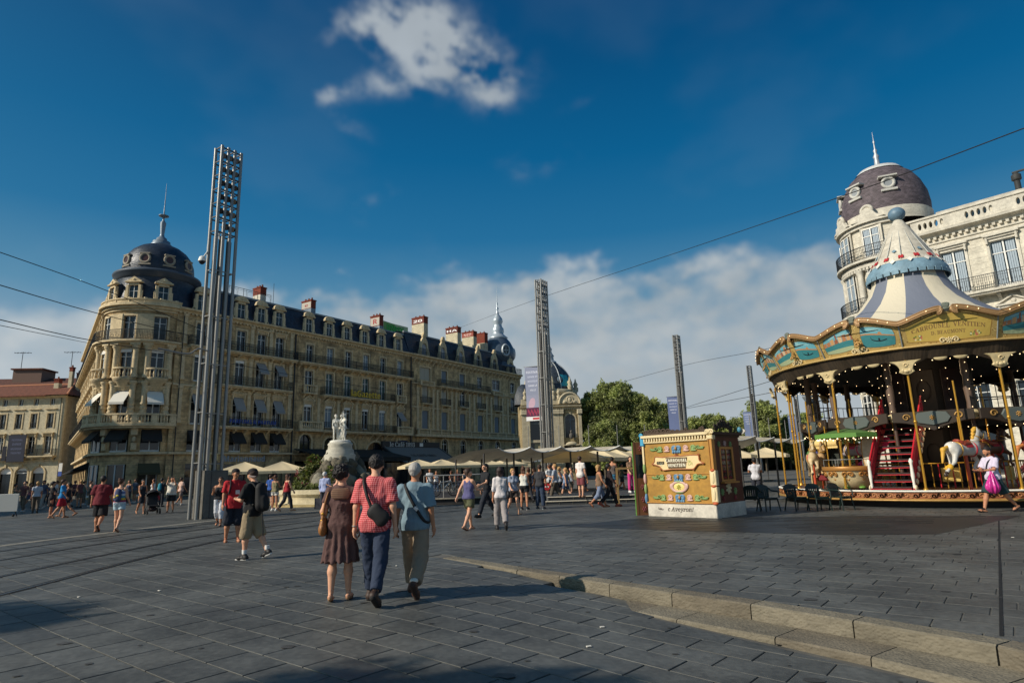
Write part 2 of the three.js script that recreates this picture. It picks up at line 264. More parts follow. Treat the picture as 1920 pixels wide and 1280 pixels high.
{
const curves = [
[[-7.6, -2], [-7.75, -9.8], [-7.95, -14.2], [-7.75, -17.6], [-6.9, -20.4], [-5.2, -23.4], [-2.2, -26.6], [2.5, -29.6], [9, -32.5]],
[[-9.2, -2], [-9.25, -9.8], [-9.3, -13.8], [-9.15, -17.4], [-8.4, -20.6], [-6.6, -24.2], [-3.4, -27.8], [1.6, -31], [8.4, -34]],
[[-11.3, -2], [-11.35, -12], [-11.15, -16.4], [-10.3, -20.8], [-9.2, -24], [-7, -27.6], [-3.2, -31], [2, -33.8], [8, -36]],
[[-12.9, -2], [-12.95, -12], [-12.7, -17], [-11.8, -21.4], [-10.6, -25], [-8.2, -29], [-4.2, -32.6], [1, -35.6], [7, -38]]];
const mRail = M(70, 72, 74, .35, { metalness: .7 }), mGroove = M(13, 13, 14, .95), mStrip = M(150, 146, 134, .9, { map: tMottle });
const ribbon = (pts, o0, o1, y) => { const c = new THREE.CatmullRomCurve3(pts.map(p => V(p[0], 0, p[1]))), n = 90, P = []; let pr; for (let i = 0; i <= n; i++) { const p = c.getPoint(i / n), t = c.getTangent(i / n), a = [p.x - t.z * o0, y, p.z + t.x * o0], b = [p.x - t.z * o1, y, p.z + t.x * o1]; if (pr) P.push(...pr[0], ...pr[1], ...a, ...pr[1], ...b, ...a); pr = [a, b]; } const g = new THREE.BufferGeometry(); g.setAttribute('position', new THREE.Float32BufferAttribute(P, 3)); g.computeVertexNormals(); return g; };
const tr = new THREE.Group(); tr.name = 'tram_track'; tr.userData.kind = 'structure'; scene.add(tr);
for (const c of curves) { mesh('groove', mGroove, [ribbon(c, -.09, .09, .0055)], tr).castShadow = false; mesh('rail', mRail, [ribbon(c, -.02, .045, .0095)], tr).castShadow = false; }
struct('pale_paving_strip', mStrip, [ribbon([[-14.3, -2], [-14.3, -13], [-13.9, -17.6], [-12.9, -21.8], [-11.6, -25.6], [-9.2, -29.6], [-6, -33]], -.16, .16, .006)]).castShadow = false;
const dr = new THREE.Group(); dr.name = 'drain_slot'; dr.userData.kind = 'structure'; scene.add(dr);
mesh('slot', mGroove, [ribbon([[12.4, -16.6], [4.33, -6.02]], -.016, .016, .0055)], dr).castShadow = false;
const mBand = M(44, 46, 47, .5, { map: tSlab, bumpMap: tFine, bumpScale: .002 }), mRib = M(62, 62, 60, .42, { map: tSlab });
const poly = [[1.3, -18], [3.6, -19.95], [6, -19.2], [9.6, -18.5], [13.4, -17.1], [8.9, -13.7], [7.2, -13.95], [2.9, -16.7]];
const shp = new THREE.ShapeGeometry(new THREE.Shape(poly.map(p => new THREE.Vector2(p[0], -p[1])))); shp.rotateX(-Math.PI / 2); shp.translate(0, .006, 0);
const band = struct('dark_paving_band', mBand, [shp]); band.castShadow = false;
const inside = (x, z) => { let c = false; for (let i = 0, j = poly.length - 1; i < poly.length; j = i++) if ((poly[i][1] > z) !== (poly[j][1] > z) && x < (poly[j][0] - poly[i][0]) * (z - poly[i][1]) / (poly[j][1] - poly[i][1]) + poly[i][0]) c = !c; return c; };
const rb = []; const r = mulberry(9);
for (let k = 0; k < 26; k++) { const z0 = -19.7 + k * .24; let x = 1.3; while (x < 13) { const L = .5 + r() * 1.6, zz = z0 + (x - 7) * .16; if (inside(x, zz) && inside(x + L, zz + L * .16) && r() < .5) { const g = bx(-L / 2, L / 2, .004, .011, -.012, .012); ry(g, -.16); g.translate(x + L / 2, .003, zz + L * .08); rb.push(g); } x += L + .2; } }
const m = mesh('rib', mRib, rb, band); stuff(m);
}
{ // dark spots and grime trodden into the stone, and a few scraps of litter
const r = mulberry(71), P = []; for (let k = 0; k < 130; k++) { const z = -4.6 - Math.pow(r(), 1.6) * 16, x = (r() - .45) * 2.1 * -z * .8, y = hAt(x, z) + .0062, rad = r() < .1 ? .05 + r() * .05 : .012 + r() * .028, n = 9; if (Math.abs(edgeDist(x, z)) < .5) continue; const p = []; for (let i = 0; i < n; i++) { const a = i / n * 6.283, q = rad * (.65 + .6 * r()); p.push([x + Math.cos(a) * q * 1.4, y, z + Math.sin(a) * q]); } for (let i = 1; i < n - 1; i++) P.push(...p[0], ...p[i + 1], ...p[i]); }
const g = new THREE.BufferGeometry(); g.setAttribute('position', new THREE.Float32BufferAttribute(P, 3)); g.computeVertexNormals(); const m = mesh('grime', M(76, 75, 72, .65, { map: tSlab }), [g], groundMesh); m.castShadow = false; stuff(m);
[[743, 1061], [1103, 1190], [1128, 1153], [1900, 1008], [147, 1120], [298, 1108]].forEach(([px, py]) => { const g = G(px, py); one('litter', 'small white scrap of litter lying on the grey paving', 'litter', M(206, 202, 192, .9), [ry(cbx(-.024, .024, 0, .01, -.015, .015, .003), px)], 'white scraps of litter on the paving').position.set(g.x, hAt(g.x, g.z) + .004, g.z); });
}
const bars = []; // reused
function railGeo(L, h = .95, step = .125, y0 = 0) { // wrought-iron railing from x=0..L at z=0
const g = [bx(0, L, y0 + h - .04, y0 + h, -.025, .025), bx(0, L, y0 + .06, y0 + .09, -.015, .015), bx(0, L, y0 + h - .24, y0 + h - .22, -.012, .012)], n = Math.max(2, Math.round(L / step));
for (let i = 0; i <= n; i++) { const x = L * i / n; g.push(bx(x - .011, x + .011, y0 + .06, y0 + h - .03, -.011, .011)); if (i < n && i % 2 === 0) { const c = new THREE.TorusGeometry(step * .42, .012, 4, 8); g.push(mv(c, x + L / n / 2, y0 + h * .42, 0)); } }
for (let x = 0; x <= L + .01; x += Math.max(1.2, L / Math.max(1, Math.round(L / 2.2)))) g.push(bx(x - .02, x + .02, y0, y0 + h + .03, -.02, .02));
return geo(g);
}
function arcBox(r0, r1, a0, a1, y0, y1, n) { // block of a curved wall; angles from +z towards +x
n = n || Math.max(1, Math.ceil(Math.abs(a1 - a0) / .12)); const P = [], q = (a, b, c, d) => P.push(...a, ...b, ...c, ...a, ...c, ...d), pt = (r, a, y) => [Math.sin(a) * r, y, Math.cos(a) * r];
for (let i = 0; i < n; i++) { const a = mix(a0, a1, i / n), b = mix(a0, a1, (i + 1) / n); q(pt(r1, a, y0), pt(r1, b, y0), pt(r1, b, y1), pt(r1, a, y1)); q(pt(r0, b, y0), pt(r0, a, y0), pt(r0, a, y1), pt(r0, b, y1)); q(pt(r1, a, y1), pt(r1, b, y1), pt(r0, b, y1), pt(r0, a, y1)); q(pt(r0, a, y0), pt(r0, b, y0), pt(r1, b, y0), pt(r1, a, y0)); }
q(pt(r0, a0, y0), pt(r1, a0, y0), pt(r1, a0, y1), pt(r0, a0, y1)); q(pt(r1, a1, y0), pt(r0, a1, y0), pt(r0, a1, y1), pt(r1, a1, y1));
const g = new THREE.BufferGeometry(); g.setAttribute('position', new THREE.Float32BufferAttribute(P, 3)); g.computeVertexNormals(); return g;
}
const prism = (pts, x0, x1) => { const g = ext(pts, x1 - x0); g.rotateY(Math.PI / 2); g.translate(x0, 0, 0); return g; }; // profile [[-z,y]] -> rotateY turns shape x into -z
const balusterG = h => lathe([[.05, 0], [.07, 0], [.07, .05], [.045, .09], [.085, .26], [.085, .36], [.045, .62], [.04, .72], [.07, .76], [.07, .8]].map(p => [p[0], p[1] * h / .8]), 8);
function archShape(w, h) { const s = new THREE.Shape(); s.moveTo(-w / 2, 0); s.lineTo(w / 2, 0); s.lineTo(w / 2, h - w / 2); s.absarc(0, h - w / 2, w / 2, 0, Math.PI, false); s.lineTo(-w / 2, 0); return s; }
function holePath(o) { const p = new THREE.Path(), x = o.x, w = o.w, y = o.y, h = o.h; if (o.arch) { p.moveTo(x - w / 2, y); p.lineTo(x + w / 2, y); p.lineTo(x + w / 2, y + h - w / 2); p.absarc(x, y + h - w / 2, w / 2, 0, Math.PI, false); p.lineTo(x - w / 2, y); } else { p.moveTo(x - w / 2, y); p.lineTo(x + w / 2, y); p.lineTo(x + w / 2, y + h); p.lineTo(x - w / 2, y + h); p.closePath(); } return p; }
function wallGeo(x0, x1, y0, y1, holes, th = .45) { const s = new THREE.Shape(); s.moveTo(x0, y0); s.lineTo(x1, y0); s.lineTo(x1, y1); s.lineTo(x0, y1); s.closePath(); holes.forEach(h => s.holes.push(holePath(h))); const g = new THREE.ExtrudeGeometry(s, { depth: th, bevelEnabled: false, curveSegments: 7 }); g.translate(0, 0, -th); return g; }
const gc = new Map(); const cached = (k, f) => { if (!gc.has(k)) gc.set(k, f()); return gc.get(k); };
class Front { // a wall of a building with its own placing inside the building's group
constructor(root, M4) { this.root = root; this.M = M4 || new THREE.Matrix4(); }
put(o) { o.updateMatrix(); o.applyMatrix4(this.M); return o; }
add(name, mat, gs) { return this.put(mesh(name, mat, gs, this.root)); }
grp(name, x, y, z, turn = 0) { const g = new THREE.Group(); g.name = name; g.position.set(x, y, z); g.rotation.y = turn; this.root.add(g); return this.put(g); }
win(x, y, w, h, o = {}) {
const g = this.grp('window', x, y, (o.z ?? 0) - .2, o.turn || 0), key = [w, h, o.arch ? 1 : 0, o.plain ? 1 : 0].map(v => (+v).toFixed(2)).join();
if (o.shut) {
const sg = cached('sh' + key, () => { const l = []; for (const s of [-1, 1]) { const a = s < 0 ? -w / 2 : .01, b = s < 0 ? -.01 : w / 2; l.push(bx(a, b, 0, h, 0, .03)); for (let i = 0; i < 4; i++) { const xx = mix(a, b, (i + .5) / 4); l.push(bx(xx - w * .035, xx + w * .035, .06, h - .06, .03, .055)); } } return geo(l); });
mesh('shutter', o.mat || MAT.shutter, sg, g); return g;
}
const fg = cached('fr' + key, () => {
const f = .055, l = [bx(-w / 2, -w / 2 + f, 0, h, 0, .07), bx(w / 2 - f, w / 2, 0, h, 0, .07), bx(-w / 2 + f, w / 2 - f, h - f, h, 0, .07), bx(-w / 2 + f, w / 2 - f, 0, .16, 0, .06), bx(-.05, .05, .16, h - f, 0, .085)];
if (!o.plain) { l.push(bx(-w / 2 + f, -.05, h * .72, h * .72 + .06, .002, .066), bx(.05, w / 2 - f, h * .72, h * .72 + .06, .002, .066)); }
if (o.arch) { const a = new THREE.TorusGeometry(w / 2 - .04, .04, 4, 10, Math.PI); l.length = 0; l.push(bx(-w / 2, -w / 2 + f, 0, h - w / 2, 0, .07), bx(w / 2 - f, w / 2, 0, h - w / 2, 0, .07), bx(-.04, .04, 0, h - .04, 0, .08), bx(-w / 2 + f, w / 2 - f, h - w / 2 - .04, h - w / 2 + .04, .002, .075), mv(a, 0, h - w / 2, .035)); }
return geo(l);
});
mesh('frame', o.fmat || MAT.frame, fg, g);
const pg = cached('pa' + key, () => o.arch ? geo(mv(ext(archShape(w, h), .02), 0, 0, -.02)) : geo(bx(-w / 2 + .01, w / 2 - .01, .01, h - .01, -.02, .012)));
mesh('pane', o.pane || MAT.glass, pg, g);
if (o.curtain) { const cg = cached('cu' + key, () => { const l = []; for (const s of [-1, 1]) for (let i = 0; i < 4; i++) { const c = s * (w * .12 + i * w * .085); l.push(bx(c - w * .036, c + w * .036, .2, h - .08, .012 + (i % 2) * .006, .02 + (i % 2) * .006)); } return geo(l); }); mesh('curtain', MAT.curtain, cg, g); }
if (o.blind) mesh('blind_box', MAT.white, cached('bb' + key, () => geo(bx(-w / 2, w / 2, h - .34, h - .02, .07, .2))), g);
return g;
}
surround(x, y, w, h, kind = 0, mat = MAT.trim, o = {}) {
const g = cached(['su', w, h, kind].join(), () => {
const t = .17, l = [bx(-w / 2 - t, -w / 2, 0, h, .002, .07), bx(w / 2, w / 2 + t, 0, h, .002, .07)];
if (kind === 3) { const a = new THREE.RingGeometry(w / 2, w / 2 + .24, 14, 1, 0, Math.PI); const s = new THREE.Shape(); s.absarc(0, 0, w / 2 + .22, 0, Math.PI, false); s.absarc(0, 0, w / 2, Math.PI, 0, true); const e = ext(s, .1); l.length = 0; l.push(bx(-w / 2 - .22, -w / 2, 0, h - w / 2, .002, .1), bx(w / 2, w / 2 + .22, 0, h - w / 2, .002, .1), mv(e, 0, h - w / 2, .002), cbx(-.14, .14, h - .06, h + .36, .01, .2, .02)); return geo(l); }
l.push(bx(-w / 2 - t, w / 2 + t, h, h + .2, .002, .07));
if (kind >= 1) l.push(bx(-w / 2 - t - .12, w / 2 + t + .12, h + .36, h + .48, .002, .34), bx(-w / 2 - t - .05, w / 2 + t + .05, h + .2, h + .36, .002, .2), cbx(-w / 2 - t, -w / 2 - .02, h - .2, h + .36, .07, .26, .03), cbx(w / 2 + .02, w / 2 + t, h - .2, h + .36, .07, .26, .03));
if (kind === 2) { const W = w / 2 + t + .12; l.push(mv(ext([[-W, 0], [W, 0], [0, .62]], .12), 0, h + .48, .002), mv(ext([[-W, 0], [-W + .14, 0], [0, .5], [W - .14, 0], [W, 0], [0, .64]], .18), 0, h + .481, .12), sph(0, h + .66, .16, .16, .16, .08, 8, 6)); }
return geo(l);
});
const m = mesh('window_surround', mat, g, this.root); m.position.set(x, y, o.z || 0); m.rotation.y = o.turn || 0; return this.put(m);
}
balcony(x0, x1, y, o = {}) { // long iron balcony on stone brackets
const b = this.grp('balcony', 0, y, o.z || 0), d = o.d || .8;
mesh('slab', o.mat || MAT.trim, [cbx(x0, x1, -.2, -.02, .002, d, .03), bx(x0 + .03, x1 - .03, -.32, -.2, .002, d - .14)], b);
const rg = [mv(railGeo(x1 - x0 - .1, o.h || 1), x0 + .05, -.02, d - .07)]; for (const e of [x0 + .05, x1 - .05]) { const s = ry(railGeo(d - .1, o.h || 1).clone(), -Math.PI / 2); rg.push(mv(s, e, -.02, 0)); }
mesh('railing', MAT.iron, [geo(rg)], b);
const bg = cached('bracket', () => geo(prism([[0, 0], [-.6, 0], [-.56, -.14], [-.2, -.32], [0, -.6]], -.11, .11))); for (let x = x0 + .35; x < x1; x += o.step || 1.35) mesh('bracket', o.mat || MAT.trim, bg, b).position.set(x, -.32, .002);
return b;
}
smallBalcony(x, y, w, stone) {
const b = this.grp('balcony', x, y, 0), d = .55; mesh('slab', MAT.trim, [cbx(-w / 2, w / 2, -.18, 0, .002, d, .03), mv(prism([[0, 0], [-.45, 0], [-.1, -.4], [0, -.5]], -.12, .12), -w * .35, -.18, .002), mv(prism([[0, 0], [-.45, 0], [-.1, -.4], [0, -.5]], -.12, .12), w * .35, -.18, .002)], b);
if (stone) mesh('balustrade', MAT.trim, [cached('bal' + w, () => { const l = [cbx(-w / 2, w / 2, .82, .96, d - .24, d - .02, .02), cbx(-w / 2, -w / 2 + .2, 0, .82, d - .22, d - .04, .01), cbx(w / 2 - .2, w / 2, 0, .82, d - .22, d - .04, .01)]; for (let i = 1; i < 6; i++) l.push(mv(balusterG(.8), -w / 2 + w * i / 6, .01, d - .13)); return geo(l); })], b);
else mesh('railing', MAT.iron, [cached('rl' + w, () => { const l = [mv(railGeo(w - .06, .95).clone(), -w / 2 + .03, 0, d - .05)]; for (const e of [-w / 2 + .03, w / 2 - .03]) l.push(mv(ry(railGeo(d - .08).clone(), -Math.PI / 2), e, 0, 0)); return geo(l); })], b);
return b;
}
balustrade(x0, x1, y, z = 0, h = .95, mat = MAT.trim, name = 'balustrade') {
const l = [cbx(x0, x1, y + h - .15, y + h, z - .15, z + .13, .02), bx(x0, x1, y, y + .1, z - .12, z + .1)], n = Math.max(1, Math.round((x1 - x0) / 2.6));
for (let i = 0; i <= n; i++) { const x = mix(x0 + .15, x1 - .15, i / n); l.push(cbx(x - .16, x + .16, y + .1, y + h - .15, z - .14, z + .12, .01)); }
const step = .27, k = Math.floor((x1 - x0) / step), bg = []; for (let i = 0; i < k; i++) { const x = x0 + (i + .5) * (x1 - x0) / k; if (Math.abs(((x - x0 - .15) / ((x1 - x0 - .3) / n)) % 1 - .5) > .5 - .3 / ((x1 - x0) / n)) continue; bg.push(mv(balusterG(h - .25), x, y + .1, z - .01)); }
return stuff(this.add(name, mat, [l, bg]));
}
awning(x, y, w, d, drop, mat, o = {}) { // sloping blind held out on two arms
const a = this.grp('awning', x, y, o.z || 0), t = .02; const s = [[-.03, 0], [-d, -drop], [-d, -drop - .03], [-.03, -.035]];
mesh('blind', mat, [prism(s, -w / 2, w / 2), bx(-w / 2, w / 2, -drop - .2, -drop, d - .015, d), ...(o.side ? [prism([[-.02, -.01], [-d, -drop], [-.02, -drop]], -w / 2, -w / 2 + .02), prism([[-.02, -.01], [-d, -drop], [-.02, -drop]], w / 2 - .02, w / 2)] : [])], a);
for (const e of [-w / 2 + .05, w / 2 - .05]) mesh('arm', MAT.iron, [bar([e, -drop - .1, .02], [e, -drop - .02, d], .014)], a); return a;
}
dormer(x, y, w, h, o = {}) { // stone-fronted dormer with a curved head, slate cheeks and a small window
const g = this.grp('dormer', x, y, o.z ?? -.35), W = w / 2 + .26, ky = ['do', w, h, o.orn ? 1 : 0, o.peak ? 1 : 0].join();
mesh('stone_front', o.mat || MAT.trim, cached(ky, () => {
const l = [cbx(-W, -w / 2, 0, h, -.18, .12, .02), cbx(w / 2, W, 0, h, -.18, .12, .02), bx(-w / 2, w / 2, h - .04, h + .22, -.16, .1), cbx(-W - .1, W + .1, h + .22, h + .36, -.22, .26, .03)];
if (o.orn) { l.length = 0; const sh = new THREE.Shape(); sh.moveTo(-W - .35, 0); sh.bezierCurveTo(-W - .4, h * .45, -W + .02, h * .4, -W + .05, h * .8); sh.bezierCurveTo(-W + .05, h * 1.05, -.34, h * 1.1, -.3, h * 1.28); sh.lineTo(.3, h * 1.28); sh.bezierCurveTo(.34, h * 1.1, W - .05, h * 1.05, W - .05, h * .8); sh.bezierCurveTo(W - .02, h * .4, W + .4, h * .45, W + .35, 0); sh.closePath(); sh.holes.push(holePath({ x: 0, y: .02, w, h: h * .86, arch: 1 })); l.push(mv(ext(sh, .3, .03), 0, 0, -.2)); l.push(cbx(-.42, .42, h * 1.28, h * 1.4, -.25, .2, .03), mv(new THREE.CylinderGeometry(.3, .3, .36, 12).rotateX(Math.PI / 2), 0, h * 1.46, 0), sph(0, h * 1.1, .16, .16, .22, .1, 8, 6)); for (const s of [-1, 1]) l.push(mv(new THREE.TorusGeometry(.16, .06, 5, 10), s * (W + .1), .3, .12)); return geo(l); }
const hd = new THREE.Shape(); if (o.peak) { hd.moveTo(-W - .08, 0); hd.lineTo(W + .08, 0); hd.lineTo(0, .5); hd.closePath(); } else { hd.moveTo(-W - .04, 0); hd.lineTo(W + .04, 0); hd.absellipse(0, 0, W + .04, .52, 0, Math.PI, false); }
l.push(mv(ext(hd, .28, .02), 0, h + .36, -.16), sph(0, h + .54, .16, .14, .13, .07, 8, 6)); for (const s of [-1, 1]) l.push(mv(new THREE.TorusGeometry(.14, .05, 5, 8), s * (W + .1), .22, .02), cbx(s * (W + .05) - .08, s * (W + .05) + .08, .36, h * .7, -.14, .06, .03)); return geo(l);
}), g);
mesh('cheek', MAT.slate, cached(ky + 'c', () => geo(bx(-W + .04, W - .04, 0, h + (o.orn ? -.1 : .3), -1.9, -.22))), g);
mesh('window_pane', o.pane || MAT.glass, cached(ky + 'p', () => geo(o.orn ? mv(ext(archShape(w - .02, h * .86), .03), 0, .02, -.16) : bx(-w / 2, w / 2, 0, h, -.14, -.1))), g);
mesh('window_frame', MAT.frame, cached(ky + 'f', () => { const H = o.orn ? h * .82 : h - .02; return geo(bx(-w / 2, -w / 2 + .05, 0, H - (o.orn ? .3 : 0), -.1, -.05), bx(w / 2 - .05, w / 2, 0, H - (o.orn ? .3 : 0), -.1, -.05), bx(-.03, .03, 0, H, -.1, -.045), bx(-w / 2 + .05, -.03, H * .66, H * .66 + .05, -.1, -.055), bx(.03, w / 2 - .05, H * .66, H * .66 + .05, -.1, -.055)); }), g);
return g;
}
cornice(x0, x1, y, s = 1, mat = MAT.trim, dentil = true) {
const l = [prism([[0, 0], [-.12 * s, 0], [-.14 * s, .1 * s], [-.3 * s, .2 * s], [-.52 * s, .26 * s], [-.55 * s, .42 * s], [0, .46 * s]], x0, x1)]; if (dentil) for (let x = x0 + .2; x < x1; x += .42) l.push(bx(x - .1, x + .1, y * 0 - .16 * s, .005, .002, .2 * s)); l.forEach(g => g.translate(0, y, .002)); return this.add('cornice', mat, l);
}
band(x0, x1, y0, y1, d, mat = MAT.trim, name = 'string_course') { return this.add(name, mat, [cbx(x0, x1, y0, y1, .002, d, Math.min(.03, d * .3))]); }
pilaster(x, y0, y1, w = .5, d = .12, mat = MAT.trim) { return this.add('pilaster', mat, [bx(x - w / 2, x + w / 2, y0, y1, .002, d), cbx(x - w / 2 - .06, x + w / 2 + .06, y1 - .3, y1, .003, d + .08, .02), cbx(x - w / 2 - .06, x + w / 2 + .06, y0, y0 + .3, .003, d + .06, .02)]); }
sign(x, y, w, h, z, tex, o = {}) { // printed board
const m = this.add(o.name || 'sign', new THREE.MeshStandardMaterial({ map: tex, roughness: .7, transparent: !!o.alpha, alphaTest: o.alpha ? .5 : 0 }), [mv(ry(panelGeo(w, h), o.turn || 0), x, y, z)]); return m;
}
}
const textTex = (w, h, bg, items) => canvasTex(w, h, (c) => { if (bg) { c.fillStyle = bg; c.fillRect(0, 0, w, h); } else c.clearRect(0, 0, w, h); for (const [s, x, y, px, col, font] of items) { c.fillStyle = col; c.font = `${font || 'bold'} ${px}px sans-serif`; c.textAlign = 'center'; c.textBaseline = 'middle'; c.fillText(s, x, y); } });
const { FontLoader } = await import('three/addons/loaders/FontLoader.js'); const { TextGeometry } = await import('three/addons/geometries/TextGeometry.js');
const fontSans = await new FontLoader().loadAsync('fonts/droid/droid_sans_bold.typeface.json'), fontSerif = await new FontLoader().loadAsync('fonts/droid/droid_serif_bold.typeface.json');
function letters(s, size, depth = .05, font = fontSans) { const g = new TextGeometry(s, { font, size, depth, curveSegments: 3, bevelEnabled: false }); g.computeBoundingBox(); const b = g.boundingBox; g.translate(-(b.min.x + b.max.x) / 2, -(b.min.y + b.max.y) / 2, 0); return g; }
function chimney(fr, x, y0, y1, z, w, d, o = {}) { // brick or rendered stack with pots
const c = fr.grp('chimney', x, 0, z), b = o.base ?? (y1 - y0) * .35; mesh('base', o.baseMat || MAT.plaster, [bx(-w / 2, w / 2, y0 - 2.5, y0 + b, -d / 2, d / 2)], c); mesh('stack', o.mat || MAT.brick, [bx(-w / 2 - .01, w / 2 + .01, y0 + b + .002, y1, -d / 2 - .01, d / 2 + .01), bx(-w / 2 - .07, w / 2 + .07, y1, y1 + .14, -d / 2 - .07, d / 2 + .07)], c);
const n = o.pots ?? 3, pg = cached('pot', () => geo(new THREE.CylinderGeometry(.1, .13, .36, 8))); for (let i = 0; i < n; i++) mesh('pot', MAT.tile, pg, c).position.set(0, y1 + .3, -d / 2 + d * (i + .5) / n);
if (o.text) { const t = textTex(256, 256, o.bg || '#b9b2a4', o.text); const m = mesh('graffiti', new THREE.MeshStandardMaterial({ map: t, roughness: .85 }), [mv(ry(panelGeo(d * .96, (y1 - y0 - b) * .8), -Math.PI / 2), -w / 2 - .016, y0 + b + (y1 - y0 - b) * .46, 0)], c); }
return c;
}
const FQ = V(-30.97, 0, -66), FD = V(.54661, 0, -.83739), FN = V(.83739, 0, .54661), FT = Math.atan2(.83739, .54661);
const facXY = (px, py, z = 0) => { const d = ray(px, py), o = V(0, 1.6, 0), p0 = FQ.clone().addScaledVector(FN, z), k = p0.clone().sub(o).dot(FN) / d.dot(FN), w = o.addScaledVector(d, k); return [w.clone().sub(FQ).dot(FD), w.y]; };
const at = s => { const p = FQ.clone().addScaledVector(FD, s); return [p.x, 0, p.z]; };
const Y = { shop: 4.2, mz0: 4.35, mz1: 6.45, b1: 7.05, f20: 7.1, f21: 10.2, b2: 11.45, f30: 11.5, f31: 14.35, b3: 15.2, f40: 15.25, f41: 17.7, cor: 18.5 };
const mansard = (fr, x0, x1, y0 = 18.95, yk = 22.0, yr = 23.2, mat = MAT.slate) => { fr.add('roof', mat, [prism([[.25, y0], [1.55, yk], [6.5, yr], [11, yk], [12.2, y0]], x0, x1)]); fr.add('roof_curb', MAT.zinc, [prism([[1.4, yk - .08], [1.4, yk + .14], [1.75, yk + .2], [1.75, yk - .02]], x0, x1)]); };
{
const B = T('corner_building', 'cream stone corner block with slate dome tower, behind the nearest light mast', 'building', at(0), FT);
const f = new Front(B), X0 = -5.73, X1 = 8.7, wx = [-3.1, 1.5, 4.06, 6.47], TC = V(-5.73, 0, -4.6), R = 4.4;
const holes = []; for (const x of wx) holes.push({ x, y: Y.mz0, w: 1.45, h: 2.1 }, { x, y: Y.f20, w: 1.2, h: 3.1 }, { x, y: Y.f30, w: 1.15, h: 2.85 }, { x, y: Y.f40, w: 1.15, h: 2.45 });
for (const [x, w, h] of [[-3, 1.6, 3], [1.7, 2.6, 2.9], [6.4, 1.3, 2.7]]) holes.push({ x, y: .15, w, h });
f.add('wall', MAT.stone, [wallGeo(X0, X1, 0, Y.cor, holes), bx(X0, X1, 0, Y.cor, -12, -.9)]);
for (const [x, w, h] of [[-3, 1.6, 3], [1.7, 2.6, 2.9], [6.4, 1.3, 2.7]]) { const s = f.grp('shop_window', x, .15, -.25); mesh('pane', MAT.glass, [bx(-w / 2, w / 2, 0, h, -.02, 0)], s); mesh('frame', MAT.steelD, [bx(-w / 2, -w / 2 + .08, 0, h, 0, .08), bx(w / 2 - .08, w / 2, 0, h, 0, .08), bx(-.04, .04, 0, h, 0, .07), bx(-w / 2 + .08, -.04, h - .5, h - .42, 0, .06)], s); }
f.band(X0, X1, Y.shop - .12, Y.shop + .1, .34); f.cornice(X0, X1, Y.cor, 1); f.band(X0, X1, 10.9, 11.1, .12); f.band(X0, X1, 14.75, 14.95, .12);
for (const x of wx) {
f.win(x, Y.mz0, 1.45, 2.1, { z: -.05, plain: 1 }); f.awning(x, Y.mz1 + .05, 1.5, .95, 1.15, MAT.awnDark, { side: 1 });
f.win(x, Y.f20, 1.2, 3.1, { z: -.05 }); f.surround(x, Y.f20, 1.2, 3.1, 2); f.awning(x, Y.f21 - .05, 1.2, .8, 1.3, MAT.awnGrey);
f.win(x, Y.f30, 1.15, 2.85, { z: -.05, blind: x < 2 }); f.surround(x, Y.f30, 1.15, 2.85, 0); if (x > 3) f.awning(x, Y.f31 - .05, 1.15, .95, 1.15, MAT.awnGrey);
f.win(x, Y.f40, 1.15, 2.45, { z: -.05 }); f.surround(x, Y.f40, 1.15, 2.45, x > 3 ? 1 : 0);
f.dormer(x, 19.0, .95, 1.85);
}
for (const x of [-4.9, -1.1, 2.8, 5.25, 8.1]) { f.pilaster(x, Y.b1 + .1, Y.b2 - .5, .42, .1); f.pilaster(x, Y.b2 + .1, Y.b3 - .5, .42, .1); f.pilaster(x, Y.b3 + .05, Y.cor - .1, .42, .1); }
f.balcony(-1.9, 8.1, Y.b1, { d: .95 }); f.balcony(-1.4, 8.0, Y.b2); f.balcony(X0 + 1.2, X1 - .1, Y.b3);
f.add('lettering', M(40, 70, 150, .6), [mv(letters('PARFUMS & PARFUM', .42, .04), 2.9, Y.b1 + .5, .98)]);
f.add('shop_lettering', M(150, 160, 172, .5), [mv(letters('Marionnaud', .62, .06), 2.7, 3.65, .01)]);
f.add('downpipe', MAT.pipe, [bar([X1 - .15, 0, .2], [X1 - .15, 18.4, .2], .09)]); f.add('downpipe', MAT.pipe, [bar([-5.1, 0, .14], [-5.1, 18.4, .14], .05)]);
mansard(f, X0 + 3, X1); f.add('roof_rail', MAT.iron, [mv(railGeo(5.5, 1, 1.1), 1, 22.3, -2.2)]);
const t = new Front(B, new THREE.Matrix4().makeTranslation(TC.x, 0, TC.z)), A = [-90.4, -54.4, -18.4].map(a => a * D2R), a0 = -112 * D2R, a1 = 3 * D2R;
const wallArcs = (y0, y1, wy0, wy1, hw, r = R) => { const l = []; let p = a0; for (const a of A) { l.push(arcBox(r - .45, r, p, a - hw, y0, y1), arcBox(r - .45, r, a - hw, a + hw, y0, wy0, 3), arcBox(r - .45, r, a - hw, a + hw, wy1, y1, 3)); p = a + hw; } l.push(arcBox(r - .45, r, p, a1, y0, y1)); return l; };
t.add('tower_wall', MAT.stone, [wallArcs(0, Y.shop, .2, 3.2, .2, R - .05), wallArcs(Y.shop, Y.b1, Y.mz0, Y.mz1, .2, R - .02), wallArcs(Y.b1, Y.b2, Y.f20, Y.f21, .145), wallArcs(Y.b2, Y.b3, Y.f30, Y.f31, .14), wallArcs(Y.b3, Y.cor, Y.f40, Y.f41, .14)]);
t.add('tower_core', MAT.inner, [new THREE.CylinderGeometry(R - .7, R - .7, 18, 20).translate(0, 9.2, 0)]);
const ring = (y0, y1, r0, r1, p = a0, q = a1) => arcBox(r0, r1, p, q, y0, y1);
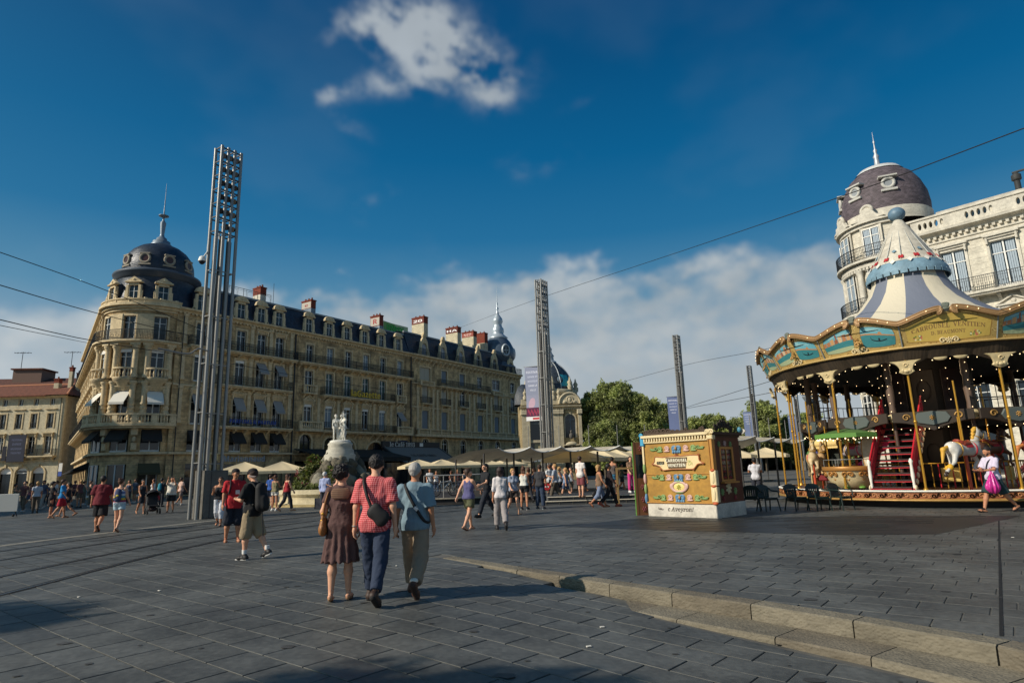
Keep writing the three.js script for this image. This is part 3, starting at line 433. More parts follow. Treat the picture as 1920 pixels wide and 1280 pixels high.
t.add('string_course', MAT.trim, [ring(Y.shop - .1, Y.shop + .12, R - .1, R + .3), ring(10.95, 11.1, R - .1, R + .14), ring(14.8, 14.95, R - .1, R + .16)]);
t.add('tower_cornice', MAT.trim, [ring(18.2, 18.45, R - .1, R + .15), ring(18.45, 18.7, R - .1, R + .34), ring(18.7, 18.95, R - .1, R + .62)]);
A.forEach((a, i) => {
const p = r => [Math.sin(a) * r, Math.cos(a) * r], W = (y, w, h, o) => { const [x, z] = p(R - .12); t.win(x, y, w, h, { ...o, z: z - .0, turn: a }); };
W(.2, 1.7, 3, { plain: 1 }); W(Y.mz0, 1.7, 2.1, { plain: 1 }); W(Y.f20, 1.25, 3.1, {}); W(Y.f30, 1.2, 2.85, { blind: 1 }); W(Y.f40, 1.2, 2.45, {});
const [sx, sz] = p(R - .02); t.surround(sx, Y.f20, 1.25, 3.1, 1, MAT.trim, { z: sz, turn: a }); t.surround(sx, Y.f30, 1.2, 2.85, 1, MAT.trim, { z: sz, turn: a }); t.surround(sx, Y.f40, 1.2, 2.45, 0, MAT.trim, { z: sz, turn: a });
const tf = new Front(B, new THREE.Matrix4().makeTranslation(TC.x, 0, TC.z).multiply(new THREE.Matrix4().makeRotationY(a)).multiply(new THREE.Matrix4().makeTranslation(0, 0, R)));
tf.awning(0, Y.f21 - .05, 1.4, 1.0, 1.15, MAT.awning); tf.awning(0, Y.mz1, 1.7, .9, 1.0, MAT.awnDark, { side: 1 }); if (i === 2) tf.awning(0, 3.25, 1.8, .9, .9, M(70, 66, 44, .9), { side: 1 });
const b = tf.grp('round_balcony', 0, Y.b2, -.1); mesh('corbel', MAT.trim, [lathe([[.05, -1.3], [.3, -1.15], [.36, -.95], [.62, -.8], [.7, -.55], [1.0, -.35], [1.06, -.1], [1.12, 0], [0, 0]], 20, -Math.PI / 2, Math.PI)], b);
const bl = [arcBox(.86, 1.1, -1.57, 1.57, .8, .95)]; for (let k = 0; k < 9; k++) { const q = mix(-1.45, 1.45, k / 8); bl.push(mv(balusterG(.8), Math.sin(q) * .98, 0, Math.cos(q) * .98)); } mesh('balusters', MAT.trim, bl, b);
tf.dormer(0, 19.0, .95, 1.9, { z: -.12, peak: 1 });
});
[-86, -49, -11, 27].forEach(a => { const tf = new Front(B, new THREE.Matrix4().makeTranslation(TC.x, 0, TC.z).multiply(new THREE.Matrix4().makeRotationY(a * D2R)).multiply(new THREE.Matrix4().makeTranslation(0, 0, R))), o = tf.grp('round_dormer', 0, 23.55, -R + 3.3); mesh('stone_ring', M(160, 150, 132, .85), [new THREE.TorusGeometry(.46, .13, 6, 16).translate(0, .5, .12), cbx(-.6, .6, -.22, -.06, -.2, .2, .02), cbx(-.5, .5, .95, 1.08, -.1, .26, .03), new THREE.CylinderGeometry(.46, .46, .5, 14).rotateX(Math.PI / 2).translate(0, .5, -.15)], o); mesh('pane', M(70, 34, 28, .3), [new THREE.CylinderGeometry(.4, .4, .04, 14).rotateX(Math.PI / 2).translate(0, .5, .14)], o);
});
for (const c of [-108, -72.4, -36.4, -2]) for (const s of c === -108 ? [4] : c === -2 ? [-4] : [-6.4, 6.4]) { const a = (c + s) * D2R, r = R + .2, x = Math.sin(a) * r, z = Math.cos(a) * r; for (const [y0, y1, b] of [[Y.b1, Y.b2 - .35, 1], [Y.b2, Y.b3 - .6, 0]]) { const pr = [[.36, 0], [.36, .2], [.3, .28], [.27, .4]]; if (b) for (let k = 0; k < 4; k++) pr.push([.27, .5 + k * .42], [.33, .52 + k * .42], [.33, .7 + k * .42], [.27, .72 + k * .42]); pr.push([.25, y1 - y0 - .5], [.3, y1 - y0 - .45], [.27, y1 - y0 - .36], [.38, y1 - y0 - .16], [.4, y1 - y0 - .14], [.4, y1 - y0]); t.add('column', MAT.trim, [mv(lathe(pr, 12), x, y0, z)]); } t.add('entablature', MAT.trim, [mv(ry(cbx(-.45, .45, -.35, 0, -.3, .42, .03), a), x, Y.b3 - .25, z)]); }
for (const c of [-72.4, -36.4]) { const a = c * D2R; t.add('pilaster', MAT.trim, [mv(ry(bx(-.7, .7, Y.b3 + .1, 17.9, -.05, .1), a), Math.sin(a) * R, 0, Math.cos(a) * R)]); t.add('keystone', MAT.trim, [mv(ry(geo(cbx(-.3, .3, 5.9, 6.9, -.05, .42, .06), sph(0, 5.5, .2, .22, .3, .2, 8, 6), cbx(-.25, .25, 4.5, 5.2, -.05, .2, .05)), a), Math.sin(a) * (R - .02), 0, Math.cos(a) * (R - .02))]); }
{ // stone balcony of the first floor
const b = t.grp('stone_balcony', 0, Y.b1, 0), l = [], r = R + .95; mesh('slab', MAT.trim, [ring(-.3, -.06, R - .1, r + .1), ring(-.5, -.3, R - .1, r - .15)], b); for (let a = a0 + .03; a < a1; a += .052) l.push(mv(balusterG(.72), Math.sin(a) * (r - .06), .02, Math.cos(a) * (r - .06))); mesh('balusters', MAT.trim, [l, ring(.74, .9, r - .2, r + .06), ring(-.06, .03, r - .18, r + .04), ...[-108, -90.4, -72, -54.4, -36, -18.4, 0].map(d => ring(.03, .74, r - .17, r + .03, d * D2R - .045, d * D2R + .045))], b);
const u = t.grp('iron_balcony', 0, Y.b3, 0), r2 = R + .8; mesh('slab', MAT.trim, [ring(-.22, -.04, R - .1, r2 + .05), ring(-.36, -.22, R - .1, r2 - .15)], u); const ir = [ring(.92, .97, r2 - .03, r2 + .02), ring(.04, .08, r2 - .02, r2 + .01), ring(.68, .7, r2 - .015, r2 + .005)]; for (let a = a0; a < a1; a += .027) ir.push(mv(ry(bx(-.012, .012, 0, .94, -.012, .012), a), Math.sin(a) * r2, 0, Math.cos(a) * r2)); for (let a = a0; a < a1; a += .11) ir.push(mv(ry(new THREE.TorusGeometry(.17, .014, 4, 10), a), Math.sin(a) * r2, .36, Math.cos(a) * r2)); mesh('railing', MAT.iron, ir, u);
const pk = []; for (let a = a0 + .1; a < a1; a += .3) pk.push(mv(cbx(-.14, .14, 0, .56, -.1, .1, .02), Math.sin(a) * (R + .3), 18.95, Math.cos(a) * (R + .3))); t.add('parapet', MAT.trim, [ring(18.95, 19.28, R + .15, R + .4), ring(19.28, 19.4, R + .08, R + .48), pk]);
}
const mD = M(52, 62, 78, .42, { map: tRoof, bumpMap: tRoof, bumpScale: .02, metalness: .1 });
t.add('tower_roof', mD, [lathe([[4.4, 18.8], [3.98, 20.2], [3.7, 21.4], [3.75, 22.1]], 40)]);
t.add('tower_roof_ring', M(74, 84, 96, .5, { metalness: .2 }), [lathe([[3.7, 22.0], [3.88, 22.1], [3.95, 22.3], [4.15, 22.5], [4.22, 22.66], [4.16, 22.8], [3.3, 23.0]], 48)]);
t.add('dome', mD, [lathe([[3.4, 22.9], [3.44, 23.5], [3.36, 24.2], [3.1, 25], [2.62, 25.65], [2.0, 26.15], [1.25, 26.5], [.9, 26.62]], 44)]);
t.add('finial', M(128, 140, 150, .45, { metalness: .35 }), [mv(lathe([[1.0, 28.2], [1.05, 28.35], [.85, 28.5], [.88, 28.7], [.55, 28.85], [.5, 29.1], [.26, 29.3], [.2, 29.6], [.3, 30.9], [.24, 31], [.12, 31.2], [.08, 31.5], [.5, 31.7], [.52, 31.76], [.07, 31.9], [.05, 33], [.015, 35.6]], 16), 0, -1.65, 0)]);
const d2 = ray(66, 907); d2.y = 0; d2.normalize(); const n2 = V(-Math.abs(d2.z), 0, Math.abs(d2.x)).normalize();
const wl = Math.atan2(n2.x, n2.z) - FT; // local angle of the wing's outward normal
const LW = 34, Mw = new THREE.Matrix4().makeTranslation(TC.x, 0, TC.z).multiply(new THREE.Matrix4().makeRotationY(wl)).multiply(new THREE.Matrix4().makeTranslation(-LW - .35, 0, R - .05)), w = new Front(B, Mw);
const wxs = []; for (let i = 0; i < 10; i++) wxs.push(LW - 2.2 - i * 3.3); const hw = []; for (const x of wxs) hw.push({ x, y: .15, w: 2, h: 3.4 }, { x, y: Y.mz0, w: 1.4, h: 2.1 }, { x, y: Y.f20, w: 1.2, h: 3.1 }, { x, y: Y.f30, w: 1.15, h: 2.85 }, { x, y: Y.f40, w: 1.15, h: 2.45 });
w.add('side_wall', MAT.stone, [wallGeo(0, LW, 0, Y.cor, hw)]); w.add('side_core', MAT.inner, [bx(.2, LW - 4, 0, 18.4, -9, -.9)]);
for (const x of wxs) { w.win(x, .15, 2, 3.4, { plain: 1 }); w.win(x, Y.mz0, 1.4, 2.1, { plain: 1 }); w.win(x, Y.f20, 1.2, 3.1); w.surround(x, Y.f20, 1.2, 3.1, 2); w.win(x, Y.f30, 1.15, 2.85); w.surround(x, Y.f30, 1.15, 2.85, 1); w.win(x, Y.f40, 1.15, 2.45); w.surround(x, Y.f40, 1.15, 2.45, 1); w.dormer(x, 19, .95, 1.85); w.smallBalcony(x, Y.f30, 1.9, 1); w.pilaster(x + 1.65, Y.b1, Y.cor - .1, .5, .22); w.awning(x, 3.6, 2.2, 1.3, .7, MAT.awnDark, { side: 1 }); }
w.cornice(0, LW, Y.cor, 1.1); w.balcony(1, LW - .5, Y.b3, { d: .9 }); w.balcony(1, LW - .5, Y.b1, { d: 1.0 }); w.band(0, LW, Y.shop - .1, Y.shop + .12, .4); mansard(w, 0, LW - 2.5);
let [cx, cy] = facXY(486, 556, -4); chimney(f, cx, cy, facXY(486, 542, -4)[1], -4, .8, 1.5, { base: .1, baseMat: MAT.pale });
f.add('aerial', MAT.iron, [bar([7.4, 22.5, -3], [7.4, 25.2, -3], .025)]);
}
{
const x0 = 8.7, B = T('apartment_building', 'cream stone apartment block with six bays behind the fountain, between two grander blocks', 'building', at(x0), FT);
const f = new Front(B), L = 20.3, wx = [10.8, 14, 17, 20.15, 23.3, 26.7].map(v => v - x0), holes = [];
const mz = [[1.9, 1.7, 2.2], [5.6, 1.8, 1.9], [8.6, 2.3, 1.7], [13.4, 3.4, 1.5], [17.9, 1.6, 1.8]];
for (const x of wx) holes.push({ x, y: Y.f20 + .3, w: 1.2, h: 2.75 }, { x, y: Y.f30, w: 1.2, h: 2.75 }, { x, y: Y.f40, w: 1.05, h: 2.25 });
for (const [x, w, h] of mz) holes.push({ x, y: 4.3, w, h, arch: 1 }); for (const x of [2, 6.4, 10.8, 15.2, 18.8]) holes.push({ x, y: .15, w: x > 18 ? 1.4 : 3, h: 3.2 });
f.add('wall', MAT.stone, [wallGeo(0, L, 0, Y.cor, holes), bx(0, L, 0, Y.cor, -12, -.9)]);
wx.forEach((x, i) => { f.win(x, Y.f20 + .3, 1.2, 2.75, { z: -.05, blind: 1, curtain: i % 3 === 1 }); f.surround(x, Y.f20 + .3, 1.2, 2.75, 2); f.win(x, Y.f30, 1.2, 2.75, { z: -.05, pane: i && i < 5 ? M(38, 74, 74, .12) : MAT.glass }); f.surround(x, Y.f30, 1.2, 2.75, 0); f.win(x, Y.f40, 1.05, 2.25, { z: -.05, curtain: i % 2 }); f.surround(x, Y.f40, 1.05, 2.25, 0); f.dormer(x, 19, .95, 1.85); if (i) f.pilaster((wx[i - 1] + x) / 2, Y.b1 + .1, Y.b2 - .5, .4, .1); });
f.awning(wx[5], Y.f20 + 2.95, 1.2, .9, 1.1, MAT.awnGrey);
for (const [x, w, h] of mz) { f.win(x, 4.3, w, h, { arch: 1, z: -.05, fmat: MAT.pipe }); f.surround(x, 4.3, w, h, 3); }
for (const x of [2, 6.4, 10.8, 15.2, 18.8]) { const s = f.grp('shop_window', x, .15, -.25), w = x > 18 ? 1.4 : 3; mesh('pane', MAT.glass, [bx(-w / 2, w / 2, 0, 3.2, -.02, 0)], s); mesh('frame', MAT.steelD, [bx(-.04, .04, 0, 3.2, 0, .07), bx(-w / 2, w / 2, 2.5, 2.6, 0, .06)], s); }
f.balustrade(.4, 3.9, Y.b1, .75); f.band(.4, 3.9, Y.b1 - .25, Y.b1, .9); f.balcony(3.95, 16.7, Y.b1, { d: .95 }); f.balustrade(16.8, 20, Y.b1, .75); f.band(16.8, 20, Y.b1 - .25, Y.b1, .9);
f.smallBalcony(wx[0], Y.f30, 2, 1); f.balcony(3.9, 16.3, Y.b2, { d: .85 }); f.smallBalcony(wx[5], Y.f30, 2, 1); f.balcony(.2, L - .1, Y.b3);
f.cornice(0, L, Y.cor, 1); f.band(0, L, 14.8, 15, .12); f.band(0, L, Y.shop - .15, Y.shop, .2);
f.add('newspaper_lettering', M(214, 178, 40, .5), [mv(letters('laGazette', .82, .06), facXY(686, 738, .9)[0] - x0, Y.b2 + .52, .92)]);
const sg = f.sign(18.6, 5.6, 1.9, 1.05, .16, textTex(256, 140, '#27304e', [['CRISTAL', 128, 38, 44, '#8fa0d0'], ['LOUVRE', 128, 96, 44, '#8fa0d0']])); sg.name = 'sign_board';
f.add('downpipe', MAT.pipe, [bar([L - .1, 0, .2], [L - .1, 18.4, .2], .1)]);
mansard(f, 0, L);
for (const [px, py0, py1, o] of [[578, 585, 566, { text: [['e', 130, 130, 190, '#9a3b35']], base: .35 }], [706, 615, 594, { text: [['R', 128, 128, 220, '#a03a3a']], base: .2 }]]) { const [cx, cy] = facXY(px, py0, -3.6); chimney(f, cx - x0, cy, facXY(px, py1, -3.6)[1], -3.6, .75, 1.9, { baseMat: MAT.zinc, ...o }); }
{ // rendered parapet with green lettering sprayed on it
const [a, ya] = facXY(714, 603, -3.4), [b, yb] = facXY(764, 628, -3.4); const q = f.grp('parapet_wall', 0, 0, -3.4); mesh('render', MAT.pale, [ext([[a - x0, ya - 2], [b - x0 - .3, ya - 2.4], [b - x0 - .3, yb + .9], [a - x0, ya + .2]], .3)], q);
const tx = canvasTex(512, 160, c => { c.fillStyle = '#b9c79a'; c.fillRect(0, 0, 512, 160); c.fillStyle = '#7fae66'; c.fillRect(0, 0, 230, 160); c.lineWidth = 16; c.strokeStyle = '#2f6f35'; c.font = 'bold 118px sans-serif'; c.textBaseline = 'middle'; c.strokeText('DZRSY', 60, 84); c.fillStyle = '#57c057'; c.fillText('DZRSY', 60, 84); });
const g = panelGeo(b - a - .5, 1.5); g.translate((a + b) / 2 - x0, (ya + yb) / 2 - .15, .305); mesh('graffiti', new THREE.MeshStandardMaterial({ map: tx, roughness: .85 }), [g], q);
}
}
{
const x0 = 29.04, B = T('ornate_building', 'ornate stone block with shuttered windows and a bulbous lead dome at its end', 'building', at(x0), FT);
const f = new Front(B), L = 30, wx = [32.2, 36.7, 41.3, 46.1, 51, 56.2].map(v => v - x0), holes = [];
wx.forEach((x, i) => { holes.push({ x, y: 8, w: 1.5, h: 2.7 }, { x, y: 11.9, w: 1.45, h: 2.6 }, { x, y: 15.3, w: i === 0 || i === 4 ? 2.4 : 1.4, h: 1.9 }, { x, y: 4.2, w: 1.5, h: 2.3, arch: 1 }); });
for (const x of [3, 8, 13, 18, 23, 27.5]) holes.push({ x, y: .15, w: 2.6, h: 3 });
f.add('wall', MAT.stoneC, [wallGeo(0, L, 0, Y.cor, holes), bx(0, L, 0, Y.cor, -12, -.9)]);
wx.forEach((x, i) => {
f.win(x, 8, 1.5, 2.7, { shut: 1 }); f.surround(x, 8, 1.5, 2.7, 1); f.win(x, 11.9, 1.45, 2.6, { shut: i !== 2 && i !== 5, mat: M(176, 172, 158, .7) }); f.surround(x, 11.9, 1.45, 2.6, 1); f.smallBalcony(x, 11.75, 2.2, 0);
if (i === 0 || i === 4) { f.win(x, 15.3, 2.4, 1.9, { shut: i === 0, mat: M(180, 174, 156, .7) }); f.balustrade(x - 1.6, x + 1.6, 14.35, .5, .75); } else f.win(x, 15.3, 1.4, 1.9, { shut: i < 3 }); f.surround(x, 15.3, i === 0 || i === 4 ? 2.4 : 1.4, 1.9, 0);
f.win(x, 4.2, 1.5, 2.3, { arch: 1, z: -.05 }); f.surround(x, 4.2, 1.5, 2.3, 3); const sb = f.grp('window_guard', x, 4.25, .06); mesh('railing', MAT.iron, [mv(railGeo(1.7, .8).clone(), -.85, 0, 0)], sb);
f.dormer(x, 18.95, 1.15, 2.4, { orn: 1, z: -.2, mat: MAT.trim, pane: i < 3 ? M(150, 158, 170, .5) : MAT.glass });
for (const s of [-1, 1]) f.pilaster(x + s * 1.75, 7.7, 14, .42, .16);
});
for (const x of [3, 8, 13, 18, 23, 27.5]) { const s = f.grp('shop_window', x, .15, -.25); mesh('pane', MAT.glass, [bx(-1.3, 1.3, 0, 3, -.02, 0)], s); mesh('frame', MAT.steelD, [bx(-.04, .04, 0, 3, 0, .07), bx(-1.3, 1.3, 2.3, 2.38, 0, .06)], s); }
f.cornice(0, L, Y.cor - .1, 1.25); const bk = geo(prism([[0, 0], [-.7, 0], [-.66, -.2], [-.2, -.5], [0, -.8]], -.14, .14)); for (let x = .6; x < L; x += 1.1) { const m = mesh('console', MAT.trim, bk, B); m.position.set(x, Y.cor - .1, .002); }
f.balustrade(1, L - 1, 7.05, .55, .85); f.band(.5, L - .2, 6.75, 7.05, .75); f.balcony(6, 19.3, 14.7, { d: .8 }); f.band(0, L, 11, 11.2, .14); f.band(0, L, 14.55, 14.7, .14); f.band(0, L, 3.6, 3.85, .3);
const rr = f.grp('roof_terrace_railing', 0, 18.98, .45); mesh('railing', MAT.iron, [mv(railGeo(L - .2, 1.05), .1, 0, 0), mv(ry(railGeo(2.5, 1.05), Math.PI / 2), L - .1, 0, 0)], rr);
mansard(f, 0, L - .5, 18.95, 22.5, 23.6);
{ // bulbous lead dome with oval windows
const [dx] = facXY(934, 650, -3), m = MAT.lead, d = new Front(B, new THREE.Matrix4().makeTranslation(dx - x0, 0, -3)); const yb = facXY(934, 684, -3)[1], yt = facXY(934, 588, -3)[1], s = (yt - yb) / 9.2, yy = h => yb + h * s;
d.add('dome_drum', MAT.slate, [lathe([[2.7 * s, yb - 4], [2.5 * s, yy(.1)]], 24)]); d.add('dome_cornice', m, [lathe([[2.5 * s, yy(-.9)], [2.9 * s, yy(-.7)], [2.95 * s, yy(-.4)], [2.5 * s, yy(-.2)], [2.55 * s, yy(.1)], [2.2 * s, yy(.2)]], 28)]);
d.add('bulb_dome', M(92, 108, 124, .4, { metalness: .3, map: tMottle }), [lathe([[2.25 * s, yy(.15)], [2.75 * s, yy(.9)], [2.9 * s, yy(1.7)], [2.7 * s, yy(2.8)], [2.15 * s, yy(3.9)], [1.55 * s, yy(4.6)]], 32)]);
d.add('dome_finial', M(178, 188, 194, .36, { metalness: .35 }), [lathe([[1.55 * s, yy(4.5)], [1.75 * s, yy(4.75)], [1.3 * s, yy(5.1)], [.95 * s, yy(5.5)], [1.1 * s, yy(5.8)], [1.05 * s, yy(6.4)], [.8 * s, yy(6.7)], [.72 * s, yy(7.2)], [.95 * s, yy(7.7)], [.85 * s, yy(8.2)], [.3 * s, yy(9)], [.15 * s, yy(9.8)], [.28 * s, yy(10.1)], [.1 * s, yy(10.4)], [.14 * s, yy(11)], [.06 * s, yy(11.3)], [.01, yy(14.4)]], 18)]);
for (const a of [-40, 50].map(v => v * D2R)) { const e = new Front(B, new THREE.Matrix4().makeTranslation(dx - x0, 0, -3).multiply(new THREE.Matrix4().makeRotationY(a + .2)).multiply(new THREE.Matrix4().makeTranslation(0, yy(2.1), 2.75 * s))); const o = e.grp('oval_window', 0, 0, 0); const tor = new THREE.TorusGeometry(.8 * s, .2 * s, 6, 20); tor.scale(.8, 1.15, 1.6); const cy = new THREE.CylinderGeometry(.8 * s, .8 * s, .9, 18); cy.rotateX(Math.PI / 2); cy.scale(.8, 1.15, 1); cy.translate(0, 0, -.35); mesh('surround', M(176, 184, 188, .45, { metalness: .2 }), [tor, cy], o); const pn_ = new THREE.CylinderGeometry(.7 * s, .7 * s, .05, 18); pn_.rotateX(Math.PI / 2); pn_.scale(.8, 1.15, 1); pn_.translate(0, 0, .13); mesh('pane', MAT.glass, [pn_], o); mesh('glazing_bar', MAT.frame, [bx(-.04, .04, -.85 * s, .85 * s, .15, .19), bx(-.58 * s, .58 * s, -.04, .04, .15, .188)], o); }
}
for (const [px, py0, py1, o] of [[787, 614, 597, { text: [['20', 128, 128, 190, '#f4f2ee']], bg: '#6e3a33', base: .5 }], [850, 632, 616, { text: [['HA', 128, 128, 180, '#f4f2ee']], bg: '#5f302b', base: .6 }], [880, 641, 624, { text: [['EPS', 128, 90, 110, '#e8c9bd'], ['oen', 128, 180, 80, '#e8c9bd']], bg: '#9a5144', base: .8 }], [901, 645, 627, { base: .05 }]]) { const [cx, cy] = facXY(px, py0, -4.2); chimney(f, cx - x0, cy, facXY(px, py1, -4.2)[1], -4.2, 1.0, 2.6, { ...o }); }
f.sign(2.5, 4.9, 1, .1, .1, textTex(64, 8, '#222', [])).name = 'name_plate';
const c0 = facXY(716, 848, .5)[0] - x0, c1 = facXY(822, 852, .5)[0] - x0, yA = facXY(760, 846, .6)[1];
}
{ // low building with arcades at the far left
const o = Z(104, 906, 88), sc = 88 / 1160, px2 = p => Z(p, 850, 88).x - o.x, B = T('arcade_building', 'low cream building with red tiled roof and arched shop windows at the far left', 'building', [o.x, 0, o.z], 0), f = new Front(B);
const L = -20, ar = [75, 44, 14, -16].map(px2), up = [86, 55, 26, -4].map(px2), hs = []; ar.forEach(x => hs.push({ x, y: 0.1, w: 1.75, h: 3.9, arch: 1 })); up.forEach(x => hs.push({ x, y: 5.75, w: 1.05, h: 2.5 }, { x, y: 9.35, w: .95, h: 2.1 }, { x, y: 12.6, w: .7, h: .95 }));
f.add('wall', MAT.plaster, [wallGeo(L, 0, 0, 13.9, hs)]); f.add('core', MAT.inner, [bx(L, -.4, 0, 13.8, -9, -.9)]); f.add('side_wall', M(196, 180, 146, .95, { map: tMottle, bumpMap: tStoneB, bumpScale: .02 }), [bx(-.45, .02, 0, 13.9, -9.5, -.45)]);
ar.forEach((x, i) => { const s = f.grp('shop_window', x, .1, -.3); mesh('pane', MAT.glass, [mv(ext(archShape(1.75, 3.9), .02), 0, 0, 0)], s); const fan = new THREE.Shape(); fan.absarc(0, 0, .86, 0, Math.PI); mesh('fascia', M(236, 232, 226, .6), [mv(ext(fan, .05), 0, 3.02, .04)], s); f.surround(x, .1, 1.75, 3.9, 3, MAT.trim); if (i === 1) { mesh('lettering', MAT.dark, [mv(letters('JODHPUR', .26, .02), 0, 3.24, .095)], s); } });
up.forEach((x, i) => { f.win(x, 5.75, 1.05, 2.5, { z: -.05 }); f.surround(x, 5.75, 1.05, 2.5, 1, MAT.trim); f.win(x, 9.35, .95, 2.1, { z: -.05, plain: 1 }); f.surround(x, 9.35, .95, 2.1, 0, MAT.trim); f.add('hood', MAT.trim, [cbx(x - .85, x + .85, 12, 12.12, .002, .2, .02)]); f.win(x, 12.6, .7, .95, { z: -.05, plain: 1 }); const g = f.grp('window_guard', x, 9.35, .03); mesh('railing', MAT.iron, [mv(railGeo(1.1, .8).clone(), -.55, 0, 0)], g); });
f.balcony(L, -.4, 5.5, { d: .8, h: .95 }); f.cornice(L, .2, 13.6, .8, MAT.trim, false); f.band(L, 0, 4.75, 4.95, .16);
f.add('downpipe', M(96, 104, 96, .7), [bar([-.5, 4.8, .14], [-.5, 13.6, .14], .07)]);
const rf = f.add('roof', MAT.tile, [prism([[-.75, 14.0], [4.8, 16.3], [10.3, 14], [10.3, 13.85], [-.75, 13.85]], L, -2.4), (() => { const P = [-2.4, 14, .75, .7, 14, .75, -2.4, 16.3, -4.8, .7, 14, .75, .7, 14, -10.3, -2.4, 16.3, -4.8, .7, 14, -10.3, -2.4, 14, -10.3, -2.4, 16.3, -4.8]; const g = new THREE.BufferGeometry(); g.setAttribute('position', new THREE.Float32BufferAttribute(P, 3)); g.computeVertexNormals(); return g; })()]);
f.add('ridge', M(190, 130, 96, .9), [bar([-2.4, 16.32, -4.8], [.7, 14.02, .75], .12), bar([L, 16.32, -4.8], [-2.4, 16.32, -4.8], .12)]);
const cg = [[-1.7, 15.4, -3, .5, 3], [-.9, 15, -3.4, .4, 2.6], [-3.6, 15.4, -3, .7, 1.3]]; for (const [x, y, z, w, h] of cg) chimney(f, x, y - .5, y + h, z, w, w, { base: h, pots: 1, baseMat: MAT.plaster });
const dish = lathe([[0, 0], [.3, .03], [.5, .12]], 14); dish.rotateX(1.2); f.add('dish', M(190, 190, 186, .5), [mv(dish, .1, 16.2, -3.2)]);
const hg = f.grp('hanging_banner', px2(38), 8.3, .9); const m = M(34, 38, 52, .85); mesh('cloth', m, [cbx(-1.25, 1.25, -3.6, .15, 0, .03, .01)], hg); mesh('cloth', M(28, 32, 46, .85), [cbx(-1.9, -1.3, -3.4, -1.4, .02, .05, .01)], hg);
const tx = textTex(256, 360, '#272c3e', [['FESTIVAL', 128, 60, 40, '#59607c'], ['DANSE', 128, 120, 44, '#59607c'], ['MUSIQUE', 128, 190, 38, '#59607c'], ['THEATRE', 128, 250, 38, '#59607c']]); mesh('print', new THREE.MeshStandardMaterial({ map: tx, roughness: .85 }), [mv(panelGeo(2.3, 3.4), 0, -1.7, .034)], hg);
const bl = f.grp('shop_sign', .5, 3.4, .1); mesh('panel', M(60, 90, 170, .5), [cbx(-.25, .25, -.8, -.2, 0, .08, .01)], bl); mesh('panel', MAT.white, [cbx(-.25, .25, -.16, 1.0, 0, .08, .01)], bl);
}
{ // darker roofs behind it
const p = Z(40, 906, 112), B = T('rear_building', 'darker tall building with low brown roof rising behind the arcade building', 'building', [p.x, 0, p.z], .1), f = new Front(B);
f.add('wall', M(128, 108, 88, .95, { map: tStone }), [bx(-14, 8, 0, 19.4, -8, 0)]); f.add('roof', M(120, 78, 62, .9, { map: tTile }), [prism([[-.8, 19.3], [4, 21.2], [9, 19.3]], -14.6, 8.6)]);
f.add('roof_house', M(120, 96, 84, .9), [bx(-4.6, .4, 19.5, 22.4, -5, -1)]); f.add('roof_house_lid', MAT.tile, [bx(-4.9, .7, 22.4, 22.65, -5.3, -.7)]);
for (const [px, y0, h] of [[26, 21, 5], [115, 19.6, 6.4]]) { const x = Z(px, 700, 112).x - p.x; const a = f.grp('aerial', x, y0, -2); mesh('mast', MAT.iron, [bar([0, 0, 0], [0, h, 0], .05)], a); mesh('boom', MAT.iron, [bar([-1.5, h - .2, 0], [1.5, h - .2, 0], .04), ...[-1.2, -.6, 0, .6, 1.2].map(q => bar([q, h - .2, -.5], [q, h - .2, .5], .03))], a); }
}
